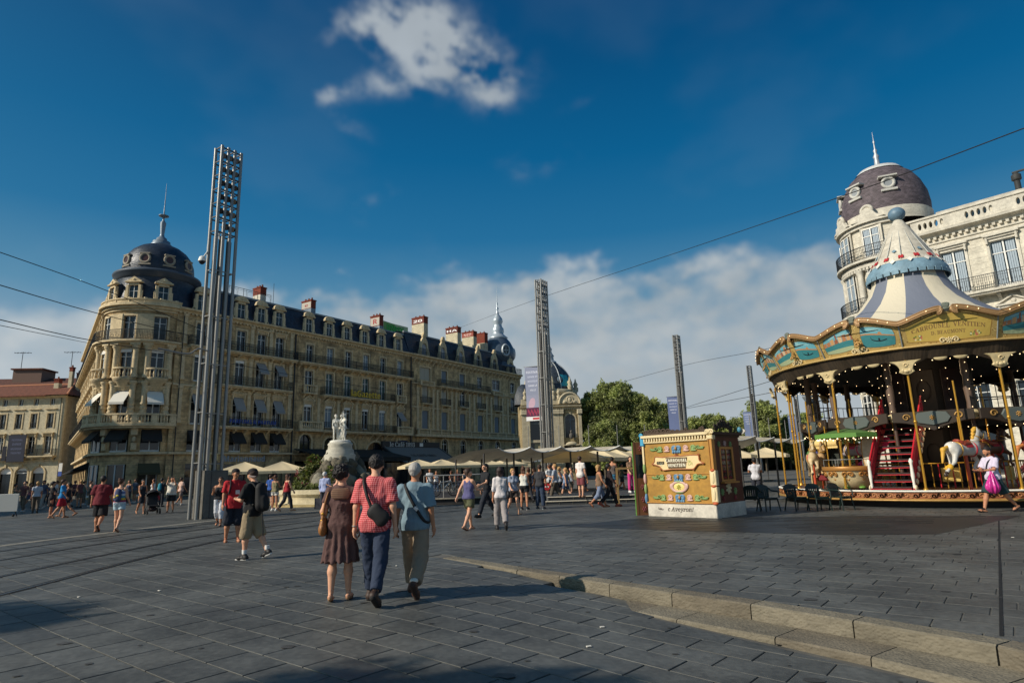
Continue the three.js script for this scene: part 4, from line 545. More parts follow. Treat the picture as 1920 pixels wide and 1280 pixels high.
{ // domed pavilion
const o = Z(1031, 877, 118), PS = 84 / 118, B = T('domed_pavilion', 'ornate stone pavilion with grey dome and arched gable, beside the green trees', 'building', [o.x * PS, 1.6 * (1 - PS), o.z * PS], .05), f = new Front(B), X = p => Z(p, 800, 118).x - o.x, m = M(206, 190, 152, .9, { map: tStone, bumpMap: tStoneB, bumpScale: .03 }), mt = M(212, 198, 166, .88, { map: tMottle });
B.scale.setScalar(PS); const xl = X(978), xr = X(1090), a = X(1014), g = X(1070);
f.add('wall', m, [wallGeo(xl, xr, -.62, 14, [{ x: a, y: 1, w: 4, h: 11, arch: 1 }, { x: g, y: 1, w: 2.9, h: 4.6 }, { x: g, y: 7.2, w: 2, h: 4.4, arch: 1 }]), bx(xl, xr, -.62, 14, -11, -.9)]);
f.win(a, 1, 4, 11, { arch: 1, fmat: M(150, 150, 140, .7) }); f.surround(a, 1, 4, 11, 3, mt); f.win(g, 1, 2.9, 4.6, { plain: 1, fmat: MAT.steelD }); f.win(g, 7.2, 2, 4.4, { arch: 1, fmat: M(120, 130, 140, .6) }); f.surround(g, 7.2, 2, 4.4, 3, mt);
f.add('blind_panel', M(172, 158, 124, .9), [bx(a - 1.3, a + 1.3, 1, 6.2, -.2, -.05)]); f.add('gallery', mt, [cbx(a - 2, a + 2, 6.4, 6.9, -.2, .3, .03)]);
for (const p of [986, 1043, 1053, 1088]) { const x = X(p), w = p === 986 ? 1.5 : p === 1043 ? 1.3 : .6; f.add('pilaster', mt, [bx(x - w / 2, x + w / 2, 0, 11.6, .002, .5), ...[2, 2.8, 3.6, 4.4].map(y => bx(x - w / 2 - .08, x + w / 2 + .08, y, y + .5, .003, .6)), cbx(x - w / 2 - .2, x + w / 2 + .2, 11.6, 12.5, .003, .75, .1)]); }
f.cornice(xl - .2, xr + .2, 12.7, 1.4, mt); f.band(xl, xr, 13.5, 14.6, .3, mt, 'parapet');
const sh = new THREE.Shape(); sh.moveTo(-2.1, 0); sh.lineTo(2.1, 0); sh.absarc(0, 0, 2.1, 0, Math.PI, false); f.add('gable', mt, [mv(ext(sh, .7, .05), g, 13.6, -.1), mv(new THREE.TorusGeometry(2, .22, 6, 20, Math.PI), g, 13.6, .62), mv(new THREE.TorusGeometry(.6, .14, 6, 14), g, 14.3, .64), sph(g, 14.3, .64, .4, .5, .2), sph(g - .9, 13.9, .64, .4, .3, .2), sph(g + .9, 13.9, .64, .4, .3, .2)]);
const st = f.grp('statue', g, 5.9, .5); mesh('shell', mt, [cbx(-1.5, 1.5, -.2, 0, -.4, .3, .03), mv(new THREE.SphereGeometry(1.1, 12, 8, 0, 6.3, 0, 1.57).scale(1, .5, .4), 0, 0, 0)], st); mesh('bust', M(96, 92, 86, .8), [sph(0, 1.6, 0, .4, .6, .3), sph(0, 2.4, 0, .22, .28, .22)], st);
f.add('column', mt, [mv(lathe([[.3, 0], [.3, .3], [.2, .4], [.18, 4.4], [.3, 4.7]], 10), g, 1, .2)]);
for (const p of [986, 1000, 1040, 1050]) f.add('urn', mt, [mv(lathe([[.4, 0], [.4, .7], [.15, .8], [.4, 1.2], [.35, 1.5], [.12, 1.7], [.08, 2.1]], 10), X(p), 14.5, .1)]);
const dx = X(1041), dz = -5, R = 4.65, mDm = M(70, 80, 92, .5, { map: tRoof, bumpMap: tRoof, bumpScale: .02 });
f.add('drum', mt, [mv(lathe([[R + .35, 13], [R + .35, 15.6], [R + .6, 15.8], [R + .6, 16.5], [R, 16.65]], 32), dx, 0, dz)]);
const dp = []; for (let i = 0; i <= 9; i++) { const q = i / 9 * 1.36; dp.push([R * Math.cos(q) * (1 - .02 * i), 16.6 + 6 * Math.sin(q)]); } f.add('dome', mDm, [mv(lathe(dp, 36), dx, 0, dz)]);
for (let k = 0; k < 8; k++) { const q = k / 8 * 6.283 + .35, pts = dp.map(([r, y]) => [dx + Math.sin(q) * (r + .04), y, dz + Math.cos(q) * (r + .04)]); f.add('dome_rib', M(168, 174, 176, .5, { metalness: .2 }), [tube(pts, .1, 14, 5)]); const s = Math.sin(q + .39), c = Math.cos(q + .39); f.add('urn', mt, [mv(lathe([[.5, 0], [.55, .8], [.3, 1], [.5, 1.5], [.2, 2], [.1, 2.6]], 8), dx + s * (R + .35), 16.4, dz + c * (R + .35))]); }
f.add('lantern', M(160, 168, 174, .5, { metalness: .2 }), [mv(lathe([[1.5, 22.3], [1.4, 22.6], [.9, 22.9], [.85, 23.6], [1, 23.8], [.6, 24.4], [.5, 24.8], [.62, 25.2], [.3, 25.8], [.08, 26.2], [.05, 27.4]], 16), dx, 0, dz)]);
const tx = canvasTex(256, 256, c => { c.clearRect(0, 0, 256, 256); c.fillStyle = '#2f9fae'; for (let i = 0; i < 60; i++) { c.beginPath(); c.arc(140 + Math.sin(i * 5.3) * 76 + 20, 128 + Math.cos(i * 3.7) * 70, 22, 0, 7); c.fill(); } c.strokeStyle = '#12181c'; c.fillStyle = '#8c9aa0'; c.lineWidth = 14; c.beginPath(); c.arc(70, 118, 50, 0, 7); c.fill(); c.stroke(); c.beginPath(); c.arc(80, 140, 22, 0, 7); c.stroke(); });
const gg = lathe(dp.slice(0, 5).map(([r, y]) => [r + .06, y]), 12, .12, .78); gg.userData.uv = true; f.add('graffiti', new THREE.MeshStandardMaterial({ map: tx, roughness: .7, alphaTest: .5 }), [mv(gg, dx, 0, dz)]);
f.add('wing_roof', mDm, [mv(lathe([[3, 13.8], [2.8, 15.6], [2, 17.2], [.9, 17.9], [0, 17.9]], 4, Math.PI / 4), X(988), 0, -3.4)]); f.add('cinema_lettering', M(150, 160, 170, .5), [mv(letters('Gaumont', 1, .1), X(1018), 3.4, 1.2)]);
}
{ // bright building on the right with a brown dome
const o = V(26.014 * 1.3, 0, -36 * 1.3), dir = V(.65683, 0, .75403), tn = Math.atan2(-.75403, .65683), B = T('brown_dome_building', 'sunlit white stone building with brown slate dome tower, behind the carousel', 'building', [o.x, 0, o.z], tn), f = new Front(B);
const X0 = -3.4, X1 = 34, wx = []; for (let i = 0; i < 10; i++) wx.push(1.05 + i * 3.15); const hs = []; wx.forEach(x => { hs.push({ x, y: 13.75, w: 1.6, h: 3.5 }, { x, y: 8.6, w: 1.6, h: 3.3 }, { x, y: 4.4, w: 1.6, h: 2.4 }, { x, y: .2, w: 2.2, h: 3.4 }); });
f.add('wall', MAT.pale, [wallGeo(X0, X1, 0, 19, hs), bx(X0, X1, 0, 19, -12, -.9)]);
wx.forEach((x, i) => { f.win(x, 13.75, 1.6, 3.5, { curtain: 1, z: -.02, fmat: MAT.white }); f.surround(x, 13.75, 1.6, 3.5, 1, MAT.paleTrim); f.win(x, 8.6, 1.6, 3.3, { curtain: 1, fmat: MAT.white }); f.surround(x, 8.6, 1.6, 3.3, 2, MAT.paleTrim); f.win(x, 4.4, 1.6, 2.4, {}); f.win(x, .2, 2.2, 3.4, { plain: 1, fmat: MAT.steelD }); });
f.cornice(X0, X1, 18.6, 1.2, MAT.paleTrim); f.band(X0, X1, 17.75, 17.95, .14, MAT.paleTrim); f.band(X0, X1, 18.1, 18.25, .1, MAT.paleTrim); f.balcony(-.9, X1, 13.55, { d: 1, h: 1.15, mat: MAT.paleTrim }); f.balcony(-.9, X1, 8.5, { d: .9, mat: MAT.paleTrim });
{ // parapet pierced by oval openings
const pl = []; let x = X0 + 1.5; for (let k = 0; k < 10; k++) { const s = new THREE.Shape(); s.moveTo(0, 0); s.lineTo(3.15, 0); s.lineTo(3.15, 1.0); s.lineTo(0, 1.0); s.closePath(); for (let q = 0; q < 5; q++) { const e = new THREE.Path(); e.absellipse(.62 + q * .38, .5, .12, .27, 0, 6.2832, true); s.holes.push(e); } pl.push(mv(ext(s, .3), x + .6, 19.17, .12)); x += 3.15; } f.add('pierced_parapet', MAT.paleTrim, pl); f.add('parapet_rail', MAT.paleTrim, [cbx(X0, X1, 20.18, 20.36, .02, .52, .03), cbx(X0, X1, 19.06, 19.16, .05, .5, .02)]);
}
f.add('attic_wall', MAT.pale, [bx(.2, X1, 19, 21, -6, -2.2)]); f.add('attic_roof', M(198, 192, 178, .7, { map: tMottle }), [prism([[1.6, 21], [1.6, 21.2], [6, 22.2], [6, 21]], .1, X1)]); for (let i = 0; i < 8; i++) f.add('attic_window', MAT.glass, [bx(1.5 + i * 3.1, 3.3 + i * 3.1, 19.9, 20.8, -2.21, -2.18)]); f.add('vent', MAT.pipe, [mv(lathe([[.2, 0], [.2, .9], [.32, .9], [.32, 1.3], [.1, 1.5]], 8), 5.4, 21.4, -2.6), bx(5.2, 6.1, 22.9, 23, -2.7, -2.5)]);
const R = 3.6, TC = [-3.85, -2.8], t = new Front(B, new THREE.Matrix4().makeTranslation(TC[0], 0, TC[1])), ring = (y0, y1, r0, r1, a = -2.3, b = .55) => arcBox(r0, r1, a, b, y0, y1), A = [-1.52, -.78, -.06];
t.add('tower_wall', MAT.pale, [ring(0, 21.2, R - .4, R)]);
A.forEach(a => { const p = (r) => [Math.sin(a) * r, Math.cos(a) * r]; for (const [y, h] of [[4.4, 2.4], [8.7, 3.3], [13.9, 3.3], [18.1, 2.5]]) { const [x, z] = p(R + .3); t.win(x, y, 1.35, h, { z, turn: a, curtain: y > 8, fmat: MAT.white }); const [sx, sz] = p(R + .04); t.surround(sx, y, 1.35, h, y < 18 ? 1 : 0, MAT.paleTrim, { z: sz, turn: a }); }
const q = new Front(B, new THREE.Matrix4().makeTranslation(TC[0], 0, TC[1]).multiply(new THREE.Matrix4().makeRotationY(a)).multiply(new THREE.Matrix4().makeTranslation(0, 0, R))); q.add('crest', MAT.paleTrim, [mv(ext([[-1.3, 0], [1.3, 0], [.7, .3], [.3, .9], [-.3, .9], [-.7, .3]], .3, .04), 0, 21.3, .1), mv(new THREE.TorusGeometry(.42, .16, 6, 14), 0, 22.1, .3), sph(0, 22.1, .3, .3, .3, .15)]); });
for (const a of [-1.9, -1.15, -.42, .3]) for (const [y0, y1] of [[8.6, 12.6], [13.7, 17.2]]) t.add('column', MAT.paleTrim, [mv(lathe([[.34, 0], [.34, .25], [.26, .35], [.24, y1 - y0 - .4], [.36, y1 - y0 - .15], [.38, y1 - y0]], 12), Math.sin(a) * (R + .25), y0, Math.cos(a) * (R + .25))]);
const bal = (y, r) => { const u = t.grp('iron_balcony', 0, y, 0); mesh('slab', MAT.paleTrim, [ring(-.2, -.02, R - .1, r + .06), ring(-.45, -.2, R - .1, r - .25)], u); const ir = [ring(1.05, 1.1, r - .03, r + .02), ring(.04, .08, r - .02, r + .01), ring(.78, .8, r - .015, r + .005)]; for (let a = -2.3; a < .55; a += .03) ir.push(mv(ry(bx(-.012, .012, 0, 1.06, -.012, .012), a), Math.sin(a) * r, 0, Math.cos(a) * r)); for (let a = -2.3; a < .55; a += .09) ir.push(mv(ry(new THREE.TorusGeometry(.16, .014, 4, 9), a), Math.sin(a) * r, .4, Math.cos(a) * r)); mesh('railing', MAT.iron, ir, u); };
bal(8.5, R + .9); bal(13.6, R + .9); bal(17.95, R + .75);
t.add('tower_cornice', MAT.paleTrim, [ring(17.3, 17.75, R - .1, R + .5), ring(12.7, 13.1, R - .1, R + .5), ring(20.8, 21.1, R - .1, R + .25), ring(21.1, 21.4, R - .1, R + .5)]); const dn = []; for (let a = -2.3; a < .55; a += .075) dn.push(mv(ry(bx(-.1, .1, 0, .2, -.1, .18), a), Math.sin(a) * (R + .3), 17.1, Math.cos(a) * (R + .3))); stuff(t.add('dentils', MAT.paleTrim, dn));
t.add('dome_base', MAT.paleTrim, [lathe([[R - .1, 21.1], [R - .1, 22.1], [R - .25, 22.3]], 36)]);
t.add('dome', MAT.brownRoof, [lathe([[3.42, 22.2], [3.46, 22.9], [3.34, 24], [3.0, 25], [2.48, 25.9], [1.8, 26.5], [1.3, 26.75]], 40)]); t.add('dome_cap', M(206, 206, 202, .5), [lathe([[1.95, 26.46], [1.6, 26.85], [.8, 27.05], [.62, 27.2]], 24)]);
t.add('finial', M(176, 180, 184, .45, { metalness: .3 }), [lathe([[.5, 27.0], [.42, 27.25], [.24, 27.45], [.18, 28.1], [.26, 28.25], [.1, 28.6], [.17, 28.85], [.07, 29.05], [.05, 29.6], [.11, 29.7], [.03, 29.85], [.012, 30.7]], 14)]);
for (const a of [-1.95, -1.15, -.35, .45]) { const q = new Front(B, new THREE.Matrix4().makeTranslation(TC[0], 0, TC[1]).multiply(new THREE.Matrix4().makeRotationY(a)).multiply(new THREE.Matrix4().makeTranslation(0, 24.3, 3.34))), g = q.grp('round_dormer', 0, 0, 0); mesh('surround', M(192, 190, 182, .7), [new THREE.TorusGeometry(.42, .14, 6, 16), cbx(-.7, .7, .5, .64, -.5, .24, .02), cbx(-.6, .6, -.75, -.55, -.2, .2, .02), new THREE.CylinderGeometry(.45, .45, .8, 14).rotateX(Math.PI / 2).translate(0, 0, -.42)], g); mesh('pane', M(150, 154, 156, .3), [new THREE.CylinderGeometry(.34, .34, .03, 14).rotateX(Math.PI / 2).translate(0, 0, .02)], g); }
}
{ // tall block beyond the left edge of the picture: it keeps the corner crowd in shade
const B = T('side_building', 'tall stone block outside the picture on the left, shading the corner crowd', 'building', [-63, 0, -53], Math.PI / 2), f = new Front(B), hs = []; for (let i = 0; i < 9; i++) for (let k = 0; k < 6; k++) hs.push({ x: -36 + i * 4.3, y: .8 + k * 3.7, w: 1.3, h: 2.4 });
f.add('wall', MAT.stone, [wallGeo(-39, 0, 0, 24, hs), bx(-39, 0, 0, 24, -12, -.9)]); hs.forEach(h => f.win(h.x, h.y, 1.3, 2.4, { plain: 1 })); f.cornice(-39, 0, 23.6, 1); f.add('roof', MAT.tile, [prism([[-.6, 24], [6, 26], [12.5, 24]], -39, 0)]);
}
{
const W = .96, Dp = .52, H = 16.6, turn = FT, xs = [-W / 2, -W / 6, W / 6, W / 2];
const banner = ['#8f95ab', '#66739a', '#7583a6', '#6a7a9c'];
const spots = [[-13.0, -26.5, 'tall steel light mast nearest the camera, standing left of the boy in black'], [2.5, -48.4, 'tall steel light mast with a long banner, rising through the fabric canopy'], [19.5, -71.9, 'tall steel light mast rising over the trees behind the yellow kiosk'], [37.5, -97.2, 'tall steel light mast over the trees between the kiosk and the carousel'], [49.2, -108, 'farthest steel light mast, seen between the carousel poles']];
const gT = geo(bar([0, 0, 0], [0, H, 0], .072, .072, 10)), gI = geo(bar([0, 0, 0], [0, H - 4.4, 0], .075, .075, 8));
spots.forEach(([x, z, label], i) => {
const m = T('light_mast', label, 'light mast', [x, 0, z], turn, 'steel light masts along the square');
for (const sx of xs) for (const sz of [-1, 1]) { const t = mesh('tube', MAT.steel, gT, m); t.position.set(sx, 0, sz * Dp / 2); }
for (const [ix, iz] of [[-.36, 0], [-.18, .12], [.05, -.1], [.2, .1], [.38, -.06]]) mesh('inner_tube', MAT.steelD, gI, m).position.set(ix, 0, iz);
const rung = []; for (let k = 0; k < 5; k++) { const y = 2.2 + k * 2.1; rung.push(bx(-W / 2, W / 2, y, y + .04, Dp / 2 - .02, Dp / 2 + .02), bx(-W / 2, W / 2, y, y + .04, -Dp / 2 - .02, -Dp / 2 + .02), ...[-W / 2, W / 2].map(q => bx(q - .02, q + .02, y + .045, y + .085, -Dp / 2, Dp / 2))); }
mesh('cross_bar', MAT.steel, rung, m).userData.kind = 'stuff';
const top = []; for (let k = 0; k < 7; k++) { const y = 12.4 + k * .68; top.push(bx(-W / 2, W / 2, y, y + .05, Dp / 2 - .025, Dp / 2 + .025), bx(-W / 2, W / 2, y, y + .05, -Dp / 2 - .025, -Dp / 2 + .025), ...xs.map(q => bx(q - .02, q + .02, y + .055, y + .1, -Dp / 2, Dp / 2))); } mesh('lamp_rack', MAT.steelD, top, m).userData.kind = 'stuff';
const lg = cached('lamp', () => geo(new THREE.CylinderGeometry(.13, .09, .26, 10).rotateX(Math.PI / 2), bx(-.15, .15, -.015, .015, -.1, .1))), ll = cached('lampl', () => geo(new THREE.CylinderGeometry(.115, .115, .02, 10).rotateX(Math.PI / 2)));
for (let k = 0; k < 6; k++) for (let c = 0; c < 3; c++) { if (k < 2 && (c + k + i) % 4 === 0) continue; const l = sub('floodlight', m, [mix(-W / 3, W / 3, c / 2), 12.78 + k * .68, .08]); mesh('housing', MAT.steelD, lg, l); if (i < 2) mesh('lens', MAT.glass, ll, l).position.z = .14; l.rotation.x = .25; }
if (i === 0) {
mesh('base_block', MAT.concrete, [cbx(-W / 2 + .2, W / 2 + .25, 0, 1.95, -.42, .42, .03)], m); mesh('base_panel', MAT.steelD, [bx(-.05, -.02, .05, 1.9, .421, .432), bx(W / 2 + .251, W / 2 + .26, .1, 1.85, -.3, .3)], m);
const cam = sub('security_camera', m, [-W / 2 - .05, 11.0, -Dp / 2]); mesh('bracket', MAT.white, [bar([0, .55, 0], [-.25, .15, .1], .03), bar([0, .5, 0], [0, .9, 0], .03)], cam); mesh('dome', MAT.white, [mv(lathe([[.04, .25], [.12, .2], [.16, .05], [.16, 0]], 12), -.27, 0, .1)], cam); mesh('lens', MAT.glass, [sph(-.27, -.01, .1, .13, .13, .13)], cam);
mesh('cable_arm', MAT.steel, [tube([[-W / 2, 6.95, .3], [-W / 2 - .6, 6.95, .5], [-W / 2 - .9, 6.7, .5], [-W / 2 - 2.2, 6.72, .5]], .035, 12, 6)], m);
for (let c = 0; c < 3; c++) mesh('tell_tale', M(214, 190, 128, .5), [cbx(-.5 + c * .34, -.4 + c * .34, 2.35, 2.65, .24, .3, .01)], m);
mesh('conduit', MAT.white, [tube([[-.25, 1.9, .1], [-.22, 6, .12], [-.3, 9, .08], [-.2, 11.6, .1], [-.25, 12.4, .1]], .03, 20, 5)], m);
} else {
mesh('base_block', MAT.concrete, [cbx(-W / 2 - .1, W / 2 + .1, 0, 1.6, -.4, .4, .03)], m);
const b = sub('banner', m, [0, 5.1 + (i === 1 ? 1.2 : 1), 0]), bw = 1.25, bh = 4.3; b.rotation.y = -turn - .35; const tx = canvasTex(192, 660, c => { c.fillStyle = banner[i - 1]; c.fillRect(0, 0, 192, 660); const gr = ['#d9dbe8', '#c6cadd', '#c6cadd', '#d9dbe8', '#d9dbe8', '#b9bfd6']; c.textAlign = 'center'; ['FESTIVAL', 'DANSE ET', 'MUSIQUE', 'DANS LA', 'VILLE'].forEach((s, k) => { c.fillStyle = gr[k]; c.font = `bold ${k ? 28 : 38}px sans-serif`; c.fillText(s, 96, 84 + k * 54); }); if (i === 1) { c.fillStyle = '#979ab0'; c.fillRect(0, 350, 192, 150); c.fillStyle = '#c8a8b8'; c.beginPath(); c.ellipse(70, 450, 40, 70, .3, 0, 7); c.fill(); c.fillStyle = '#5a2140'; c.fillRect(0, 500, 192, 110); c.fillStyle = '#b03a55'; for (let k = 0; k < 12; k++) c.fillRect(20 + k * 13, 520 + (k % 3) * 18, 8, 40); c.fillStyle = '#e8e6e4'; c.fillRect(0, 610, 192, 50); c.fillStyle = '#c03338'; c.fillRect(80, 622, 80, 24); } });
const bm = new THREE.MeshStandardMaterial({ map: tx, roughness: .8, side: THREE.DoubleSide }); const g = new THREE.PlaneGeometry(bw, bh, 6, 14), pp = g.attributes.position; for (let k = 0; k < pp.count; k++) pp.setZ(k, .09 * Math.sin(pp.getY(k) * 1.6 + pp.getX(k))); g.computeVertexNormals(); g.userData.uv = true; mesh('cloth', bm, [mv(g, -W / 2 - bw / 2 + .1, bh / 2 - 1, 0)], b); mesh('arm', MAT.steel, [bar([-W / 2 - bw, bh - 1, 0], [0, bh - 1, 0], .025), bar([-W / 2 - bw, -1, 0], [0, -1, 0], .02)], b);
if (i === 1) { const cm = sub('security_camera', m, [W / 2 + .1, 9.6, 0]); mesh('bracket', MAT.white, [tube([[0, .4, 0], [.2, .55, 0], [.38, .45, 0], [.38, .3, 0]], .03, 10, 6)], cm); mesh('dome', MAT.white, [sph(.38, .15, 0, .17, .2, .17)], cm); }
}
});
const wire = (name, label, pts, r = .014) => one(name, label, 'cable', MAT.rubber, [tube(pts, r, 20, 5)], 'overhead tram and lighting cables');
wire('overhead_cable', 'topmost black cable sloping down from the left edge to the nearest light mast', [Z(-60, 452, 17), Z(190, 541, 22), Z(378, 618, 26.6)]);
wire('overhead_cable', 'second black cable from the top at the left edge, crossing the dome tower', [Z(-60, 517, 19), Z(200, 592, 28), Z(380, 634, 34), Z(545, 662, 46), Z(700, 690, 62)], .018);
wire('overhead_cable', 'third black cable from the top at the left edge, crossing the stone balconies', [Z(-60, 585, 21), Z(170, 638, 30), Z(380, 672, 38), Z(600, 712, 52), Z(800, 742, 74)], .02);
wire('overhead_cable', 'lowest thin cable at the left edge, ending at the corner tower', [Z(-60, 598, 30), Z(165, 643, 58)], .02);
wire('overhead_cable', 'long black cable rising across the sky to the upper right edge', [Z(862, 614, 96), Z(1015, 558, 48.6), Z(1340, 450, 26), Z(1700, 325, 15.5), Z(1990, 214, 12)], .014);
wire('overhead_cable', 'thin cable from the trees up to the carousel canopy', [Z(1110, 732, 74), Z(1270, 688, 72.4), Z(1424, 657, 50), Z(1570, 624, 36)], .02);
wire('overhead_cable', 'thin cable between the third mast and the carousel, upper of two', [Z(1285, 764, 72), Z(1440, 716, 50), Z(1490, 702, 42)], .022);
wire('overhead_cable', 'thin cable between the third mast and the carousel, lower of two', [Z(1285, 766, 72), Z(1440, 737, 50), Z(1500, 724, 42)], .022);
const p = G(1536, 905), sl = T('street_lamp', 'slim street lamp with flared lantern seen between the carousel poles', 'street lamp', [Z(1533, 860, 40).x, 0, -40]); mesh('pole', MAT.steelD, [mv(lathe([[.12, 0], [.1, .8], [.06, 1], [.05, 5.0]], 10), 0, 0, 0)], sl); mesh('lantern', M(120, 126, 130, .5), [mv(lathe([[.06, 5], [.16, 5.1], [.42, 5.6], [.44, 5.7], [.1, 5.74]], 12), 0, 0, 0)], sl);
}
const sailM = new THREE.MeshPhysicalMaterial({ color: lin(214, 200, 170), roughness: .85, side: THREE.DoubleSide, map: tMottle, transmission: .35, thickness: 0 });
function canopy(name, label, L, Rr, depth0, depth1, h0, h1, bays) {
const c = T(name, label, 'canopy', [(L.x + Rr.x) / 2, 0, (L.z + Rr.z) / 2], Math.atan2(-(Rr.z - L.z), Rr.x - L.x)), W = Math.hypot(Rr.x - L.x, Rr.z - L.z), Dd = depth1 - depth0;
for (let b = 0; b < bays; b++) {
const x0 = -W / 2 + W * b / bays, x1 = -W / 2 + W * (b + 1) / bays, n = 8, P = [], at = (i, j) => { const u = i / n, v = j / n, e = Math.pow(2 * u - 1, 2), s = 4 * v * (1 - v), y = mix(h0, h1, v) + .26 * (e - 1) * (.35 + .65 * (1 - s)) + .18 * s; return [mix(x0, x1, u), y, -v * Dd + .35 * (e - 1) * (v < .5 ? -1 : 1) * (1 - s) * -1]; };
for (let i = 0; i < n; i++) for (let j = 0; j < n; j++) { const a = at(i, j), d = at(i + 1, j), e = at(i + 1, j + 1), f = at(i, j + 1); P.push(...a, ...d, ...e, ...a, ...e, ...f); }
const g = new THREE.BufferGeometry(); g.setAttribute('position', new THREE.Float32BufferAttribute(P, 3)); g.computeVertexNormals(); mesh('sail', sailM, [g], c);
const edge = []; for (let i = 0; i <= n; i++) { const q = at(i, 0); edge.push(V(q[0], q[1] + .03, q[2] + .02)); } mesh('edge_tube', MAT.white, [tube(edge, .035, 14, 6)], c);
for (const v of [.25, .8]) mesh('post', MAT.steelD, [bar([x0 + .1, 0, -v * Dd], [x0 + .1, mix(h0, h1, v) - .1, -v * Dd], .06)], c);
mesh('spike', MAT.steel, [bar([x1, h0, -.2], [x1, h0 + 1.2, -.2], .02)], c);
}
return c;
}
canopy('tram_canopy', 'long sagging fabric canopy over the crowd, left of the yellow kiosk', Z(934, 842, 33), Z(1215, 842, 36), 0, 12, 2.72, 2.4, 5);
canopy('tram_canopy', 'sagging fabric canopy between the yellow kiosk and the carousel', Z(1375, 818, 31), Z(1510, 838, 42), 0, 4, 2.95, 2.8, 4);
{
const P = (w, hp, hr) => { const u = T('parasol', '', 'parasol', [0, 0, 0], 0, 'cream parasols of the cafe terraces'), pts = [[-w, -w], [w, -w], [w, w], [-w, w]], q = [], vl = [], n = 6; for (let k = 0; k < 4; k++) { const a = pts[k], b = pts[(k + 1) % 4]; for (let i = 0; i < n; i++) for (let j = 0; j < n; j++) { const at = (i, j) => { const v = j / n, u_ = i / n, x = mix(a[0], b[0], u_) * v, z = mix(a[1], b[1], u_) * v, sag = -.12 * Math.sin(v * Math.PI) * (1 - Math.pow(2 * u_ - 1, 2)); return [x, mix(hp, hr, v) + sag, z]; }; const A = at(i, j), B = at(i + 1, j), C = at(i + 1, j + 1), D = at(i, j + 1); q.push(...A, ...C, ...B, ...A, ...D, ...C); } vl.push(...a.slice(0, 1), hr, a[1], b[0], hr, b[1], b[0], hr - .24, b[1], a[0], hr, a[1], b[0], hr - .24, b[1], a[0], hr - .24, a[1]); } const g = new THREE.BufferGeometry(); g.setAttribute('position', new THREE.Float32BufferAttribute(q, 3)); g.computeVertexNormals(); const g2 = new THREE.BufferGeometry(); g2.setAttribute('position', new THREE.Float32BufferAttribute(vl, 3)); g2.computeVertexNormals();
mesh('canopy', MAT.canvas, [g], u); mesh('valance', MAT.canvas, [g2], u); mesh('pole', MAT.steelD, [bar([0, 0, 0], [0, hp + .08, 0], .04)], u); mesh('base', MAT.concrete, [cbx(-.4, .4, 0, .1, -.4, .4, .02)], u); for (let k = 0; k < 4; k++) mesh('rib', M(120, 92, 60, .7), [bar([pts[k][0] * .98, hr - .02, pts[k][1] * .98], [0, hp - .12, 0], .018)], u); return u; };
const big = P(2.45, 3.05, 2.15), small = P(1.75, 2.85, 2.2);
const put = (o, first, px, d, turn, label) => { const u = first ? o : copyTop(o, 'parasol'); const p = Z(px, 880, d); u.position.set(p.x, 0, p.z); u.rotation.y = turn; u.userData.label = label; return u; };
put(big, 1, 458, 58, .35, 'large square cream parasol leftmost, beside the nearest light mast'); put(big, 0, 528, 60, .35, 'large square cream parasol second from the left, close by the fountain'); put(big, 0, 598, 64, .35, 'large cream parasol half hidden by the fountain planting');
const l = [[785, 62, 'cream parasol just right of the grey haired man'], [828, 64, 'cream parasol, second of the row right of the grey haired man'], [870, 66, 'cream parasol right above the girl in the purple tank top'], [908, 70, 'cream parasol behind the man in sunglasses'], [950, 72, 'cream parasol behind the blonde woman in grey'], [1082, 42, 'cream parasol under the canopy, lit side left, left of the boy in white'], [1126, 44, 'cream parasol under the canopy above the woman with long blonde hair'], [1158, 47, 'cream parasol under the canopy, second from the kiosk'], [1190, 49, 'cream parasol under the canopy next to the kiosk'], [1375, 52, 'cream parasol seen right of the kiosk'], [1440, 55, 'cream parasol seen between kiosk and carousel horse']];
l.forEach(([px, d, t], i) => put(small, i === 0, px, d, i > 4 ? -.5 : .4 + i * .05, t));
}
